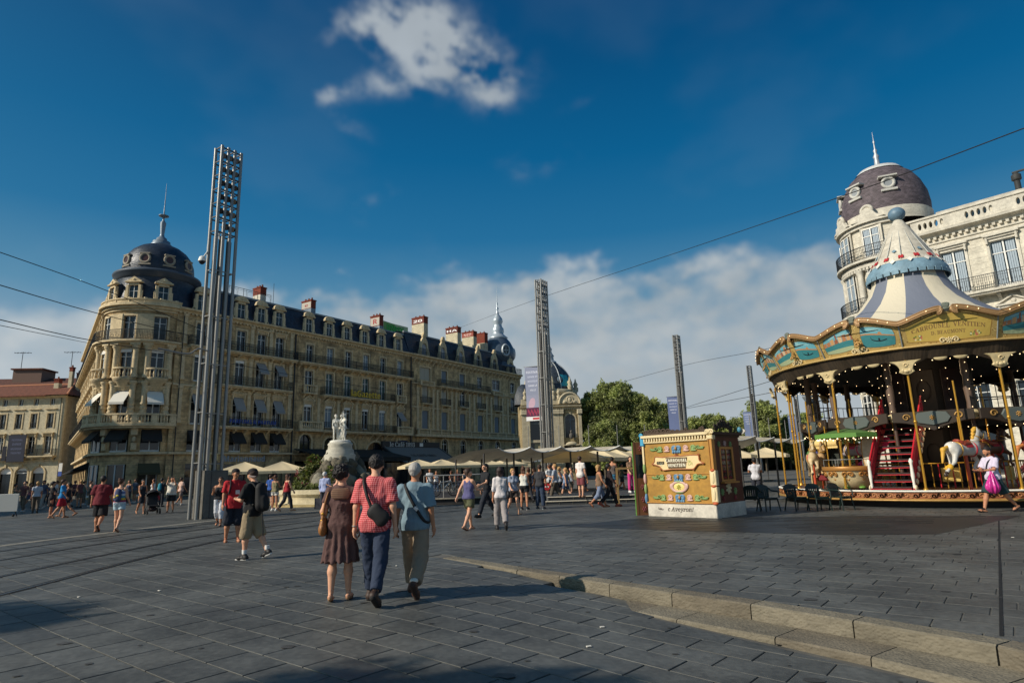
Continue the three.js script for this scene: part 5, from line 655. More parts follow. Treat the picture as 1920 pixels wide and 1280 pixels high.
{
const a = facXY(714, 850, .2)[0], b = facXY(822, 852, .2)[0], w = b - a, c = T('cafe_awning', 'big grey sloping cafe awning with lettered board, behind the grey haired man', 'awning', at((a + b) / 2), FT);
mesh('blind', M(124, 122, 116, .85, { side: THREE.DoubleSide }), [prism([[-.4, 5.2], [-4.6, 2.75], [-4.6, 2.7], [-.4, 5.14]], -w / 2 + .35, w / 2 - .35)], c); mesh('valance', M(110, 108, 102, .85), [bx(-w / 2 + .35, w / 2 - .35, 2.45, 2.7, 4.57, 4.6)], c);
for (const s of [-1, 1]) { mesh('side_cheek', MAT.awnDark, [prism([[-.4, 5.2], [-4.7, 2.72], [-4.7, 2.5], [-.4, 4.8]], s * (w / 2 - .16) - .14, s * (w / 2 - .16) + .14)], c); mesh('side_rail', MAT.steel, [bar([s * (w / 2 - .36), 5.3, .5], [s * (w / 2 - .36), 2.82, 4.7], .04)], c); }
mesh('board', M(58, 56, 54, .7), [cbx(-w / 2, w / 2, 5.15, 5.95, .12, .5, .03)], c); mesh('lettering', M(196, 196, 190, .6), [mv(letters('le Café 1893', .62, .04, fontSerif), -w * .18, 5.55, .51)], c); mesh('badge', MAT.white, [bx(w * .12, w * .18, 5.3, 5.8, .5, .53)], c); mesh('printed_lettering', M(84, 82, 78, .8), [mv(rx(letters('LE CAFÉ 1893', .6, .01), -1.05), 0, 4.0, 2.55)], c);
const d = T('cafe_awning', 'dark green-black terrace roof behind the fountain', 'awning', at(15.4), FT), M2 = M(30, 34, 32, .8, { side: THREE.DoubleSide }); mesh('blind', M2, [prism([[-.4, 4.75], [-6, 3.6], [-6, 3.5], [-.4, 4.65]], -6.6, 7.2)], d); mesh('valance', M2, [bx(-6.6, 7.2, 3.1, 3.55, 5.97, 6)], d); for (const x of [-6.4, -1.8, 2.6, 7]) mesh('post', MAT.steelD, [bar([x, 0, 5.8], [x, 3.6, 5.8], .06)], d); for (const [a, b] of [[-6.5, -2], [2.8, 6.9]]) mesh('glazed_screen', MAT.glass, [bx(a, b, 0, 2.9, 5.7, 5.74)], d);
}
{
const p0 = Z(700, 940, 31), p1 = Z(1012, 940, 30.2), pl = struct('tram_platform', M(46, 44, 44, .8, { map: tMottle }), [bx(-6.6, 2.2, 0, .26, -44, -31.6)]); mesh('platform_edge', M(150, 142, 124, .85, { map: tMottle }), [cbx(-6.6, 2.2, .262, .32, -31.95, -31.5, .01)], pl);
const r = T('platform_railing', 'low steel railing along the dark tram platform edge behind the girl in purple', 'railing', [0, .32, -32]), x0 = Z(795, 900, 32).x, x1 = Z(905, 900, 32).x; mesh('top_rail', MAT.steel, [bar([x0, 1.1, 0], [x1, 1.1, 0], .035)], r); mesh('lower_rail', MAT.steelD, [bar([x0, .45, 0], [x1, .45, 0], .02)], r); mesh('middle_rail', MAT.steelD, [bar([x0, .75, 0], [x1, .75, 0], .02)], r); for (let i = 0; i <= 3; i++) mesh('post', MAT.steel, [bar([mix(x0, x1, i / 3), 0, 0], [mix(x0, x1, i / 3), 1.1, 0], .03)], r);
const st = T('steps', 'two wide shallow steps with pale nosings up to the platform', 'steps', [Z(1112, 945, 28.6).x, 0, -28.6]); st.userData.kind = 'structure';
const dk = M(58, 60, 62, .8), ns = M(214, 204, 184, .8), rs = M(92, 88, 80, .9); [[0, 2.15, 0], [.17, 2.0, -.34], [.34, 1.95, -.68]].forEach(([y, hw, z], k) => { if (k < 2) { mesh('tread', dk, [bx(-hw, hw, y, y + .165, z - .34, z)], st); mesh('nosing', ns, [cbx(-hw, hw, y + .135, y + .175, z, z + .05, .008)], st); for (let i = 0; i <= 7; i++) { const x = mix(-hw + .05, hw - .05, i / 7); mesh('divider', rs, [bx(x - .015, x + .015, y + .004, y + .135, z, z + .02)], st); } } else mesh('landing', dk, [bx(-hw, hw + .6, .02, y, z - 9, z)], st); });
const gate = T('glass_gate', 'pale wooden framed glass panel beside the steps and the kiosk', 'gate', [Z(1184, 930, 27.4).x, 0, -27.4]); const gm = M(150, 122, 76, .6); mesh('frame', gm, [bx(-.6, -.52, 0, 1.55, -.04, .04), bx(.42, .5, 0, 1.55, -.04, .04), bx(-.52, .42, 1.47, 1.55, -.04, .04)], gate); mesh('post', M(190, 186, 172, .7), [bx(.2, .3, .02, 1.4, -.12, -.045)], gate);
const sg = T('no_entry_sign', 'small red and white round sign on a post beside the steps', 'sign', [Z(1026, 925, 29.5).x, 0, -29.5]); mesh('post', MAT.steel, [bar([0, 0, 0], [0, .9, 0], .02)], sg); mesh('disc', M(190, 40, 44, .5), [new THREE.CylinderGeometry(.16, .16, .02, 18).rotateX(Math.PI / 2).translate(0, .78, .03)], sg); mesh('bar', MAT.white, [bx(-.09, .09, .75, .81, .041, .045)], sg); mesh('plate', MAT.white, [bx(-.1, .1, .98, 1.08, .01, .03)], sg);
const bd = T('notice_board', 'pale notice board on wheels at the left edge', 'board', [Z(8, 945, 33).x, 0, -33], .2); mesh('panel', M(186, 186, 180, .7), [cbx(-.62, .62, .25, 1.15, -.03, .03, .015)], bd); mesh('leg', MAT.steelD, [bar([-.5, 0, -.25], [-.5, .3, 0], .02)], bd); mesh('leg', MAT.steelD, [bar([.5, 0, -.25], [.5, .3, 0], .02)], bd); mesh('foot', MAT.rubber, [sph(-.5, .06, .1, .06), sph(.5, .06, .1, .06)], bd);
}
const blobRock = (r, sx, sy, sz, seed) => { const g = new THREE.IcosahedronGeometry(r, 3), p = g.attributes.position, v = V(); for (let i = 0; i < p.count; i++) { v.fromBufferAttribute(p, i); const n = 1 + .46 * noise3(v.x / r * 1.4 + seed, v.y / r * 1.4, v.z / r * 1.4) + .2 * noise3(v.x / r * 3.4, v.y / r * 3.4 + seed, v.z / r * 3.4); p.setXYZ(i, v.x * n * sx, v.y * n * sy, v.z * n * sz); } g.deleteAttribute('normal'); g.deleteAttribute('uv'); const q = mergeVertices(g, 1e-4); q.computeVertexNormals(); return q; };
{
const c = Z(636, 900, 37.5), F = T('fountain', 'stone fountain with rocky planted mound and round basin, behind the trio', 'fountain', [c.x, 0, c.z]), mb = M(206, 192, 156, .8, { map: tMottle, bumpMap: tFine, bumpScale: .004 });
mesh('basin', mb, [lathe([[3.5, 0], [3.5, .12], [3.3, .16], [3.28, .5], [3.42, .58], [3.45, .66], [3.34, .7], [3.36, .82], [3.2, .86], [3.0, .86], [2.98, .3], [0, .3]], 48)], F); mesh('step', M(186, 164, 110, .8, { map: tMottle }), [lathe([[4.1, 0], [4.1, .1], [3.5, .101]], 48)], F); mesh('water', new THREE.MeshPhysicalMaterial({ color: lin(40, 58, 52), roughness: .06, ior: 1.33 }), [lathe([[2.97, .66], [0, .66]], 32)], F);
const mr = [M(118, 110, 92, .9, { map: tMottle, bumpMap: tFine, bumpScale: .02 }), M(88, 82, 66, .9, { map: tMottle, bumpMap: tFine, bumpScale: .02 }), M(150, 144, 126, .9, { map: tMottle, bumpMap: tFine, bumpScale: .02 })], r = mulberry(3);
const rg = [0, 1, 2, 3].map(k => prep(blobRock(.55, 1, 1.35 + k * .1, .9, k * 9.1)));
for (let k = 0; k < 34; k++) { const v = k / 34, y = .5 + v * 2.2, rad = mix(2.05, .45, Math.pow(v, .8)), a = k * 2.4 + r() * .4; const m = mesh('rock', mr[k % 3], rg[k % 4], F); m.position.set(Math.sin(a) * rad * .92, y, Math.cos(a) * rad * .92); m.rotation.set(r() * .7, r() * 6, r() * .7); const s = mix(1.1, .7, v) * (.8 + .4 * r()); m.scale.set(s, s, s); }
mesh('mound', mr[1], [mv(blobRock(1.2, 1.05, .95, 1.05, 4), 0, 1.1, 0)], F);
const lf = new THREE.BufferGeometry(); { const P = []; for (let k = 0; k < 10; k++) { const a = r() * 6.28, t = r() * 1.4 - .2, d = V(Math.cos(a) * Math.cos(t), Math.sin(t), Math.sin(a) * Math.cos(t)), s = V(-Math.sin(a), .3 * (r() - .5), Math.cos(a)).multiplyScalar(.035), b = d.clone().multiplyScalar(.05), e = d.clone().multiplyScalar(.2); P.push(b.x, b.y, b.z, e.x * .6 + s.x, e.y * .6 + s.y, e.z * .6 + s.z, e.x, e.y, e.z, b.x, b.y, b.z, e.x, e.y, e.z, e.x * .6 - s.x, e.y * .6 - s.y, e.z * .6 - s.z); } lf.setAttribute('position', new THREE.Float32BufferAttribute(P, 3)); lf.computeVertexNormals(); }
const im = new THREE.InstancedMesh(prep(lf), new THREE.MeshPhysicalMaterial({ color: 0xffffff, roughness: .9, side: THREE.DoubleSide, transmission: .3, thickness: 0 }), 1700); im.name = 'planting'; stuff(im); im.castShadow = im.receiveShadow = true; const mt = new THREE.Matrix4(), q = new THREE.Quaternion(), col = new THREE.Color();
for (let k = 0; k < 1700; k++) { const cl = [[-1.75, 1.25, .5, .75, 1.0], [-1.25, 1.9, .5, .5, .55], [-1.9, .8, 1.0, .7, .5], [.25, 1.6, 1.5, .55, .5], [.2, 1.0, 1.75, .6, .4], [1.5, .9, 1, .6, .35], [-.6, .8, 1.8, .8, .3], [-1.5, 2.35, .2, .35, .35]][k % 8], a = r() * 6.28, u = Math.acos(2 * r() - 1), rr = Math.pow(r(), .4); q.setFromEuler(new THREE.Euler(r() * 6, r() * 6, r() * 6)); const s = .8 + r() * .8; mt.compose(V(cl[0] + Math.sin(u) * Math.cos(a) * cl[3] * rr, cl[1] + Math.cos(u) * cl[4] * rr, cl[2] + Math.sin(u) * Math.sin(a) * cl[3] * rr), q, V(s, s, s)); im.setMatrixAt(k, mt); const g = r(); k % 23 === 7 ? col.setRGB(.3, .08, .07) : col.setRGB(.09 + .07 * g, .12 + .06 * g, .018); im.setColorAt(k, col); } F.add(im);
mesh('pedestal', M(206, 200, 182, .85, { map: tMottle }), [mv(lathe([[.92, 2.35], [.92, 2.75], [.82, 2.85], [.8, 3.05], [.72, 3.1], [.7, 3.3], [.74, 3.4], [.66, 3.5], [0, 3.5]], 28), 0, 0, 0)], F);
globalThis.fountainAt = [c.x, c.z];
}
{
const r = mulberry(41), barkM = M(96, 86, 70, .95, { map: tMottle, bumpMap: tFine, bumpScale: .02 });
const leafG = (() => { const P = []; for (let k = 0; k < 11; k++) { const c = V(r() - .5, r() - .5, r() - .5).multiplyScalar(.62), a = V(r() - .5, r() - .5, r() - .5).normalize(), b = V(r() - .5, r() - .5, r() - .5).cross(a).normalize(), s = .10 + r() * .05; const p = (u, v) => { const w = c.clone().addScaledVector(a, u * s * 1.5).addScaledVector(b, v * s); return [w.x, w.y, w.z]; }; P.push(...p(-1, 0), ...p(0, -.7), ...p(1, 0), ...p(-1, 0), ...p(1, 0), ...p(0, .7)); } const g = new THREE.BufferGeometry(); g.setAttribute('position', new THREE.Float32BufferAttribute(P, 3)); g.computeVertexNormals(); return prep(g); })();
const leafM = new THREE.MeshPhysicalMaterial({ color: 0xffffff, roughness: .75, side: THREE.DoubleSide, transmission: .45, thickness: 0 });
function tree(px, pyTop, wpx, depth, label, N = 11000, hue = 0, o) {
const p = o ? V(o[0], 0, o[1]) : Z(px, 870, depth), top = o ? o[2] : Z(px, pyTop, depth).y, R = o ? o[3] : wpx / 1160 * depth / 2, H = top, t = T('plane_tree', label, 'tree', [p.x, 0, p.z], r() * 6, 'plane trees beyond the square');
const cb = H * .26, tr = [tube([[0, 0, 0], [.1, H * .2, .05], [-.05, H * .45, .1], [.05, H * .7, 0]], .22, 10, 7)], limbs = []; for (let k = 0; k < 7; k++) { const a = k * 2.4, y = H * (.25 + .06 * k), l = R * (.9 - .05 * k); tr.push(bar([0, y, 0], [Math.cos(a) * l, y + l * .55, Math.sin(a) * l], .11, .04, 6)); }
mesh('trunk', barkM, tr, t);
const cl = []; const nc = 110; for (let k = 0; k < nc; k++) { const u = r(), a = r() * 6.283, v = r(), rad = R * Math.sqrt(Math.sin(Math.PI * Math.min(.97, .12 + .8 * u))) * (.45 + .6 * v); cl.push([Math.cos(a) * rad, mix(cb, H - R * .16, u), Math.sin(a) * rad, R * (.1 + .17 * r()), .55 + .75 * r()]); } cl.push([0, H - R * .22, 0, R * .22, 1]);
const im = new THREE.InstancedMesh(leafG, leafM, N); im.name = 'crown'; stuff(im); im.castShadow = im.receiveShadow = true; const m4 = new THREE.Matrix4(), q = new THREE.Quaternion(), c = new THREE.Color();
const ls = Math.max(.8, depth / 95);
for (let k = 0; k < N; k++) { const b = cl[Math.floor(r() * cl.length)], a = r() * 6.283, u = Math.acos(2 * r() - 1), rr = Math.pow(r(), .42) * b[3] * (1 + 1.1 * Math.pow(r(), 3)); q.setFromEuler(new THREE.Euler(r() * 6, r() * 6, r() * 6)); const s = (.75 + r() * .7) * ls; m4.compose(V(b[0] + Math.sin(u) * Math.cos(a) * rr, b[1] + Math.cos(u) * rr * .8, b[2] + Math.sin(u) * Math.sin(a) * rr), q, V(s, s, s)); im.setMatrixAt(k, m4); const g = b[4] * (.7 + .6 * r()); c.setRGB((.29 + hue) * g, .335 * g, .085 * g); im.setColorAt(k, c); } t.add(im);
}
tree(1121, 736, 64, 88, 'leafy green tree immediately right of the domed pavilion'); tree(1162, 720, 84, 86, 'tallest leafy tree behind the kiosk, left of the third mast', 14000); tree(1216, 742, 70, 84, 'leafy tree just left of the third light mast', 5200, .008); tree(1252, 760, 46, 92, 'small leafy tree directly behind the third light mast', 3600);
tree(1136, 790, 60, 78, 'lower leafy tree in front of the tallest one', 4200, .006); tree(1303, 786, 56, 110, 'leafy tree just right of the third light mast', 3800, .01); tree(1344, 778, 62, 116, 'leafy tree midway between the third and fourth masts', 3800, .006); tree(1390, 786, 50, 120, 'leafy tree just left of the fourth light mast', 3600); tree(1438, 754, 64, 112, 'tallest leafy tree right of the fourth light mast', 4600, .004); tree(1482, 782, 56, 116, 'leafy tree at the left edge of the carousel', 4000); tree(1524, 776, 50, 120, 'dark leafy tree seen through the left carousel poles', 3800); tree(1580, 800, 60, 110, 'leafy tree hidden mostly by the carousel stairs', 3000);
tree(0, 0, 0, 80, 'plane tree outside the picture on the left, shading the lower left paving', 3000, 0, [-20.6, -1.7, 9.8, 1.5]); tree(0, 0, 0, 80, 'plane tree outside the picture behind the camera, shading the bottom edge', 3000, 0, [-13.6, 1.2, 9.4, 1.6]);
const hg = []; for (let k = 0; k < 26; k++) hg.push(mv(blobRock(2.2, 1.6, .8, 1, k * 3.1), Z(1085 + k * 22, 860, 124).x, 1.6, -124 - (k % 3) * 2)); const h = one('far_shrubbery', 'dark far mass of shrubs beneath the trees', 'shrubs', M(34, 46, 22, .95, { map: tMottle, bumpMap: tFine, bumpScale: .05 }), hg); stuff(h);
}
function sdfMesh(prims, cell, o = {}) {
let lo = [1e9, 1e9, 1e9], hi = [-1e9, -1e9, -1e9]; const pad = cell * 2.5;
for (const p of prims) { p.k ??= .03; p.fx ??= 1; p.fz ??= 1; for (let i = 0; i < 3; i++) { const s = (i === 2 ? Math.max(p.fz, .4) : i === 0 ? p.fx : 1), m = Math.max(p.ra, p.rb); lo[i] = Math.min(lo[i], Math.min(p.a[i], p.b[i]) - m * s - pad); hi[i] = Math.max(hi[i], Math.max(p.a[i], p.b[i]) + m * s + pad); } }
const n = [0, 1, 2].map(i => Math.ceil((hi[i] - lo[i]) / cell) + 1), nx = n[0], ny = n[1], nz = n[2], F = new Float32Array(nx * ny * nz).fill(1);
for (const p of prims) {
const [ax, ay, az] = p.a, fx = p.fx, fz = p.fz, bxx = (p.b[0] - ax) / fx, by = p.b[1] - ay, bz = (p.b[2] - az) / fz, L2 = bxx * bxx + by * by + bz * bz || 1e-9, m = Math.max(p.ra, p.rb) + p.k + cell * 2.5, fmin = Math.min(fx, fz, 1);
const r0 = [0, 1, 2].map(i => Math.max(0, Math.floor((Math.min(p.a[i], p.b[i]) - m * (i === 0 ? Math.max(1, fx) : i === 2 ? Math.max(1, fz) : 1) - lo[i]) / cell))), r1 = [0, 1, 2].map(i => Math.min(n[i] - 1, Math.ceil((Math.max(p.a[i], p.b[i]) + m * (i === 0 ? Math.max(1, fx) : i === 2 ? Math.max(1, fz) : 1) - lo[i]) / cell)));
for (let k = r0[2]; k <= r1[2]; k++) for (let j = r0[1]; j <= r1[1]; j++) for (let i = r0[0]; i <= r1[0]; i++) {
const X = lo[0] + i * cell, Y2 = lo[1] + j * cell, Z2 = lo[2] + k * cell, x = (X - ax) / fx, y = Y2 - ay, z = (Z2 - az) / fz; let t = (x * bxx + y * by + z * bz) / L2; const t0 = t; t = t < 0 ? 0 : t > 1 ? 1 : t;
let d = (Math.hypot(x - bxx * t, y - by * t, z - bz * t) - (p.ra + (p.rb - p.ra) * t)) * fmin;
if (p.cut) { const L = Math.sqrt(L2); d = Math.max(d, (t0 - 1) * L); if (p.cut > 1) d = Math.max(d, -t0 * L); }
const q = (k * ny + j) * nx + i, f = F[q], h = Math.max(0, 1 - Math.abs(f - d) / p.k); F[q] = Math.min(f, d) - h * h * p.k * .25;
}
}
if (o.mod) for (let k = 0; k < nz; k++) for (let j = 0; j < ny; j++) for (let i = 0; i < nx; i++) { const q = (k * ny + j) * nx + i; if (F[q] < .06) F[q] = o.mod(F[q], lo[0] + i * cell, lo[1] + j * cell, lo[2] + k * cell); }
const id = new Int32Array(nx * ny * nz).fill(-1), pos = [], idx = [];
for (let k = 0; k < nz - 1; k++) for (let j = 0; j < ny - 1; j++) for (let i = 0; i < nx - 1; i++) {
const q = (k * ny + j) * nx + i; let s = 0, cx = 0, cy = 0, cz = 0, c = 0, mask = 0; const v = [];
for (let e = 0; e < 8; e++) { const w = F[q + (e & 1) + ((e >> 1) & 1) * nx + (e >> 2) * nx * ny]; v.push(w); if (w < 0) mask |= 1 << e; }
if (mask === 0 || mask === 255) continue;
for (let e = 0; e < 8; e++) for (const b of [1, 2, 4]) if (!(e & b)) { const g = e | b; if ((v[e] < 0) !== (v[g] < 0)) { const t = v[e] / (v[e] - v[g]); cx += (e & 1) + (b === 1 ? t : 0); cy += ((e >> 1) & 1) + (b === 2 ? t : 0); cz += (e >> 2) + (b === 4 ? t : 0); c++; } }
id[q] = pos.length / 3; pos.push(lo[0] + (i + cx / c) * cell, lo[1] + (j + cy / c) * cell, lo[2] + (k + cz / c) * cell);
}
const dx = 1, dy = nx, dz = nx * ny;
for (let k = 1; k < nz - 1; k++) for (let j = 1; j < ny - 1; j++) for (let i = 1; i < nx - 1; i++) {
const q = (k * ny + j) * nx + i, f = F[q] < 0;
for (const [st, u, w] of [[dx, dy, dz], [dy, dz, dx], [dz, dx, dy]]) { const g = F[q + st] < 0; if (f === g) continue; const A = id[q], B = id[q - u], C = id[q - u - w], D = id[q - w]; if (A < 0 || B < 0 || C < 0 || D < 0) continue; f ? idx.push(A, B, C, A, C, D) : idx.push(A, C, B, A, D, C); }
}
const g = new THREE.BufferGeometry(); g.setAttribute('position', new THREE.Float32BufferAttribute(pos, 3)); g.setIndex(idx); g.computeVertexNormals();
const uv = new Float32Array(pos.length / 3 * 2); for (let i = 0; i < uv.length / 2; i++) { uv[i * 2] = pos[i * 3] + pos[i * 3 + 2] * .6; uv[i * 2 + 1] = pos[i * 3 + 1]; } g.setAttribute('uv', new THREE.BufferAttribute(uv, 2)); g.userData.uv = true; return g;
}
const vadd = (a, b, s = 1) => [a[0] + b[0] * s, a[1] + b[1] * s, a[2] + b[2] * s];
const rotX = (v, a) => { const c = Math.cos(a), s = Math.sin(a); return [v[0], v[1] * c - v[2] * s, v[1] * s + v[2] * c]; };
const rotZ = (v, a) => { const c = Math.cos(a), s = Math.sin(a); return [v[0] * c - v[1] * s, v[0] * s + v[1] * c, v[2]]; };
const rotY = (v, a) => { const c = Math.cos(a), s = Math.sin(a); return [v[0] * c + v[2] * s, v[1], -v[0] * s + v[2] * c]; };
const matCache = {}; const cm = (r, g, b, rough = .85, o = {}) => { const k = [r, g, b, rough, Object.keys(o).join()].join(); return matCache[k] ||= M(r, g, b, rough, o); };
const fabric = (r, g, b) => cm(r, g, b, .9, { bumpMap: tCloth, bumpScale: .012 });
const SKIN = { fair: [214, 160, 128], tan: [186, 128, 94], olive: [168, 116, 84], dark: [120, 78, 56] };
function makePose(P) {
const J = {}, w = P.w || 1, sh = (P.fem ? .158 : .182) * w, hp = P.fem ? .092 : .09, lean = -(P.lean || 0);
const up = v => rotX(v, lean); // torso leans about the hips
J.hip = [0, .93, 0]; const tor = v => vadd(J.hip, up([v[0], v[1] - .93, v[2]]));
J.tor = tor; J.neck = tor([0, 1.49, -.015]); J.head = v => { let u = rotY(rotX([v[0], v[1] - 1.53, v[2]], P.hp || 0), P.hy || 0); return vadd(tor([0, 1.53, -.005]), rotX(u, lean * .4)); };
J.legs = [1, -1].map((s, i) => {
const [hf, kn, ab = .03, ft = 0] = (P.legs || [[0, 0], [0, 0]])[i]; const H = [s * hp, .92, 0], d1 = rotZ(rotX([0, -1, 0], -hf), s * ab), K = vadd(H, d1, .435), d2 = rotZ(rotX([0, -1, 0], -hf + kn), s * ab * .6), A = vadd(K, d2, .415), fd = rotX([s * .12, -.1 - 0, 1], -hf * .0 + ft), toe = vadd(A, vadd(rotX([s * .02, -.055, .155], ft), [0, 0, 0])), heel = vadd(A, rotX([0, -.055, -.055], ft)), ball = vadd(A, rotX([s * .012, -.055, .10], ft)); return { H, K, A, toe, heel, ball, s, ft };
});
let low = 1e9; for (const l of J.legs) for (const p of [l.heel, l.toe]) low = Math.min(low, p[1]);
J.drop = low - .028;
J.arms = [1, -1].map((s, i) => { const [sf, ab, el, tw = 0] = (P.arms || [[0, .1, .15], [0, .1, .15]])[i]; const S = tor([s * sh, 1.415, -.01]), d1 = up(rotZ(rotX([0, -1, 0], -sf), s * ab)), E = vadd(S, d1, .285), d2 = up(rotY(rotZ(rotX([0, -1, 0], -sf - el), s * ab * .7), -s * tw)), Wr = vadd(E, d2, .245); return { S, E, W: Wr, d: d2, s, el }; });
J.sh = sh; return J;
}
function personParts(P) {
const J = makePose(P), t = J.tor, w = P.w || 1, fem = P.fem, fat = P.fat || 1, c = { a: 0 }, near = P.cell || .018;
const body = [], pr = (a, b, ra, rb = ra, o = {}) => ({ a, b, ra, rb, ...o });
body.push(pr(t([-.055, .95, 0]), t([.055, .95, 0]), .112 * w, .112 * w, { fz: .88, k: .05 }), pr(t([0, .99, .0]), t([0, 1.16, 0]), .125 * w * fat, .118 * w * fat, { fz: .74, k: .06 }), pr(t([-.05, 1.27, 0]), t([.05, 1.27, 0]), .125 * w, .125 * w, { fz: .76, k: .05 }), pr(t([-.115 * w, 1.395, -.012]), t([.115 * w, 1.395, -.012]), .064, .064, { k: .06 }), pr(t([0, 1.40, -.02]), t([0, 1.485, -.018]), .085, .058, { k: .05 }), pr(J.neck, J.head([0, 1.6, .01]), .052 * w, .05, { k: .03 }), pr(t([-.12 * w, 1.405, -.014]), t([-.03, 1.46, -.018]), .042, .042, { k: .04 }), pr(t([.12 * w, 1.405, -.014]), t([.03, 1.46, -.018]), .042, .042, { k: .04 }));
if (fem) for (const s of [-1, 1]) body.push(pr(t([s * .065, 1.27, .085]), t([s * .065, 1.275, .09]), .06, .058, { k: .04 }));
for (const s of [-1, 1]) body.push(pr(t([s * .07, .93, -.045]), t([s * .07, .93, -.04]), .098, .098, { k: .04 }));
if (fat > 1.1) body.push(pr(t([0, 1.08, .07]), t([0, 1.06, .075]), .12 * fat, .12 * fat, { k: .05 }));
const L = fem ? .96 : 1;
for (const l of J.legs) { body.push(pr(l.H, l.K, .088 * w, .056, { k: .03 }), pr(l.K, vadd(l.K, vadd(l.A, l.K, -1), .35), .054, .058 * w, { k: .03 }), pr(vadd(l.K, vadd(l.A, l.K, -1), .35), l.A, .056 * w, .035, { k: .03 }), pr(l.heel, l.ball, .032, .034, { k: .03 }), pr(l.ball, l.toe, .036, .024, { k: .025, fx: 1.15 })); }
for (const a of J.arms) body.push(pr(a.S, a.E, .05 * w, .039, { k: .04 }), pr(a.E, a.W, .04, .026, { k: .025 }));
const geos = [sdfMesh(body, near)];
const h = J.head, hc = P.hcell || near * .55, hd = [pr(h([0, 1.675, -.022]), h([0, 1.66, -.005]), .09, .086, { fx: .86, k: .03 }), pr(h([0, 1.655, .03]), h([0, 1.60, .045]), .066, .046, { fx: .9, k: .035 }), pr(h([0, 1.585, .06]), h([0, 1.583, .066]), .026, .026, { k: .03 }), pr(h([0, 1.66, .088]), h([0, 1.628, .108]), .010, .015, { k: .018 }), pr(h([-.03, 1.675, .078]), h([.03, 1.675, .078]), .012, .012, { k: .02 }), pr(h([-.016, 1.603, .088]), h([.016, 1.603, .088]), .009, .009, { k: .012 }), pr(J.neck, h([0, 1.62, -.01]), .05, .052, { k: .03 })];
for (const s of [-1, 1]) hd.push(pr(h([s * .078, 1.655, -.008]), h([s * .084, 1.625, -.004]), .019, .014, { fx: .6, k: .012 }), pr(h([s * .036, 1.635, .07]), h([s * .03, 1.63, .072]), .024, .022, { k: .03 }));
geos.push(sdfMesh(hd, hc));
for (const a of J.arms) {
const hn = [], d = a.d, cu = P.grip?.[a.s > 0 ? 0 : 1] ?? .35; let sd = [-d[1] * 0 + 1, 0, 0]; const dot = sd[0] * d[0]; sd = vadd([0, 0, 1], d, -d[2]); let ln = Math.hypot(...sd) || 1; sd = sd.map(v => v / ln); const nm = [sd[1] * d[2] - sd[2] * d[1], sd[2] * d[0] - sd[0] * d[2], sd[0] * d[1] - sd[1] * d[0]].map(v => v * -a.s); // palm normal towards the thigh
const at = (f, s, n) => vadd(vadd(vadd(a.W, d, f), sd, s), nm, n);
hn.push(pr(a.W, at(.045, .0, 0), .025, .03, { k: .02 })); for (const q of [-.026, -.008, .010, .027]) hn.push(pr(at(.03, q * .7, 0), at(.088, q, .004), .017, .014, { k: .014 }));
[[-.028, .052], [-.009, .064], [.010, .07], [.028, .06]].forEach(([q, l]) => { const p0 = at(.088, q, .004), p1 = at(.088 + l * .45 * Math.cos(cu), q * 1.06, .004 + l * .45 * Math.sin(cu)), p2 = vadd(p1, vadd(vadd([0, 0, 0], d, Math.cos(cu * 2.3)), nm, Math.sin(cu * 2.3)), l * .55); hn.push(pr(p0, p1, .0105, .0095, { k: .006 }), pr(p1, p2, .0095, .007, { k: .006 })); });
hn.push(pr(at(.025, .026, .006), at(.055, .048, .016), .014, .012, { k: .014 }), pr(at(.055, .048, .016), at(.085, .052, .026), .011, .008, { k: .008 }));
geos.push(sdfMesh(hn, P.handcell || near * .5));
}
const G0 = {}; G0.body = mergeGeometries(geos.map(g => { const q = g.toNonIndexed(); return q; })); G0.body.userData.uv = true;
const fold = (amp, s = 0) => (d, x, y, z) => d + amp * 1.3 * noise3(x * 12 + s, y * 7, z * 12) + amp * noise3(x * 24 + y * 10, y * 20 + s, z * 24);
const shell = (list, cell = near, amp = .007, seed = 1) => { const g = sdfMesh(list, cell, { mod: fold(amp, seed) }); return g; };
const grow = .017, torso = (y0, gl = 0, cutTop) => [pr(t([-.055, Math.max(.95, y0), 0]), t([.055, Math.max(.95, y0), 0]), .122 * w + gl, .122 * w + gl, { fz: .9, k: .05 }), pr(t([0, y0, 0]), t([0, 1.2, 0]), .13 * w * fat + gl + grow, .128 * w * fat + gl, { fz: .8, k: .05, cut: 2 }), pr(t([-.05, 1.27, 0]), t([.05, 1.27, 0]), .125 * w + grow, .125 * w + grow, { fz: .8, k: .05 })];
const S = P.top || {}, B = P.bottom || {};
if (S.kind) {
const hem = S.hem ?? .92, l = [pr(t([0, hem, -.005]), t([0, 1.24, 0]), (S.flare ?? .148) * w * Math.max(1, fat * .98), .138 * w * fat, { fz: .84, k: .04, cut: 2 }), pr(t([-.05, 1.28, 0]), t([.05, 1.28, 0]), .125 * w + grow, .125 * w + grow, { fz: .82, k: .05 })];
if (fat > 1.1) l.push(pr(t([0, 1.08, .07]), t([0, 1.06, .075]), .12 * fat + grow, .12 * fat + grow, { k: .05 }));
if (fem) for (const s of [-1, 1]) l.push(pr(t([s * .065, 1.27, .085]), t([s * .065, 1.275, .09]), .072, .07, { k: .04 }));
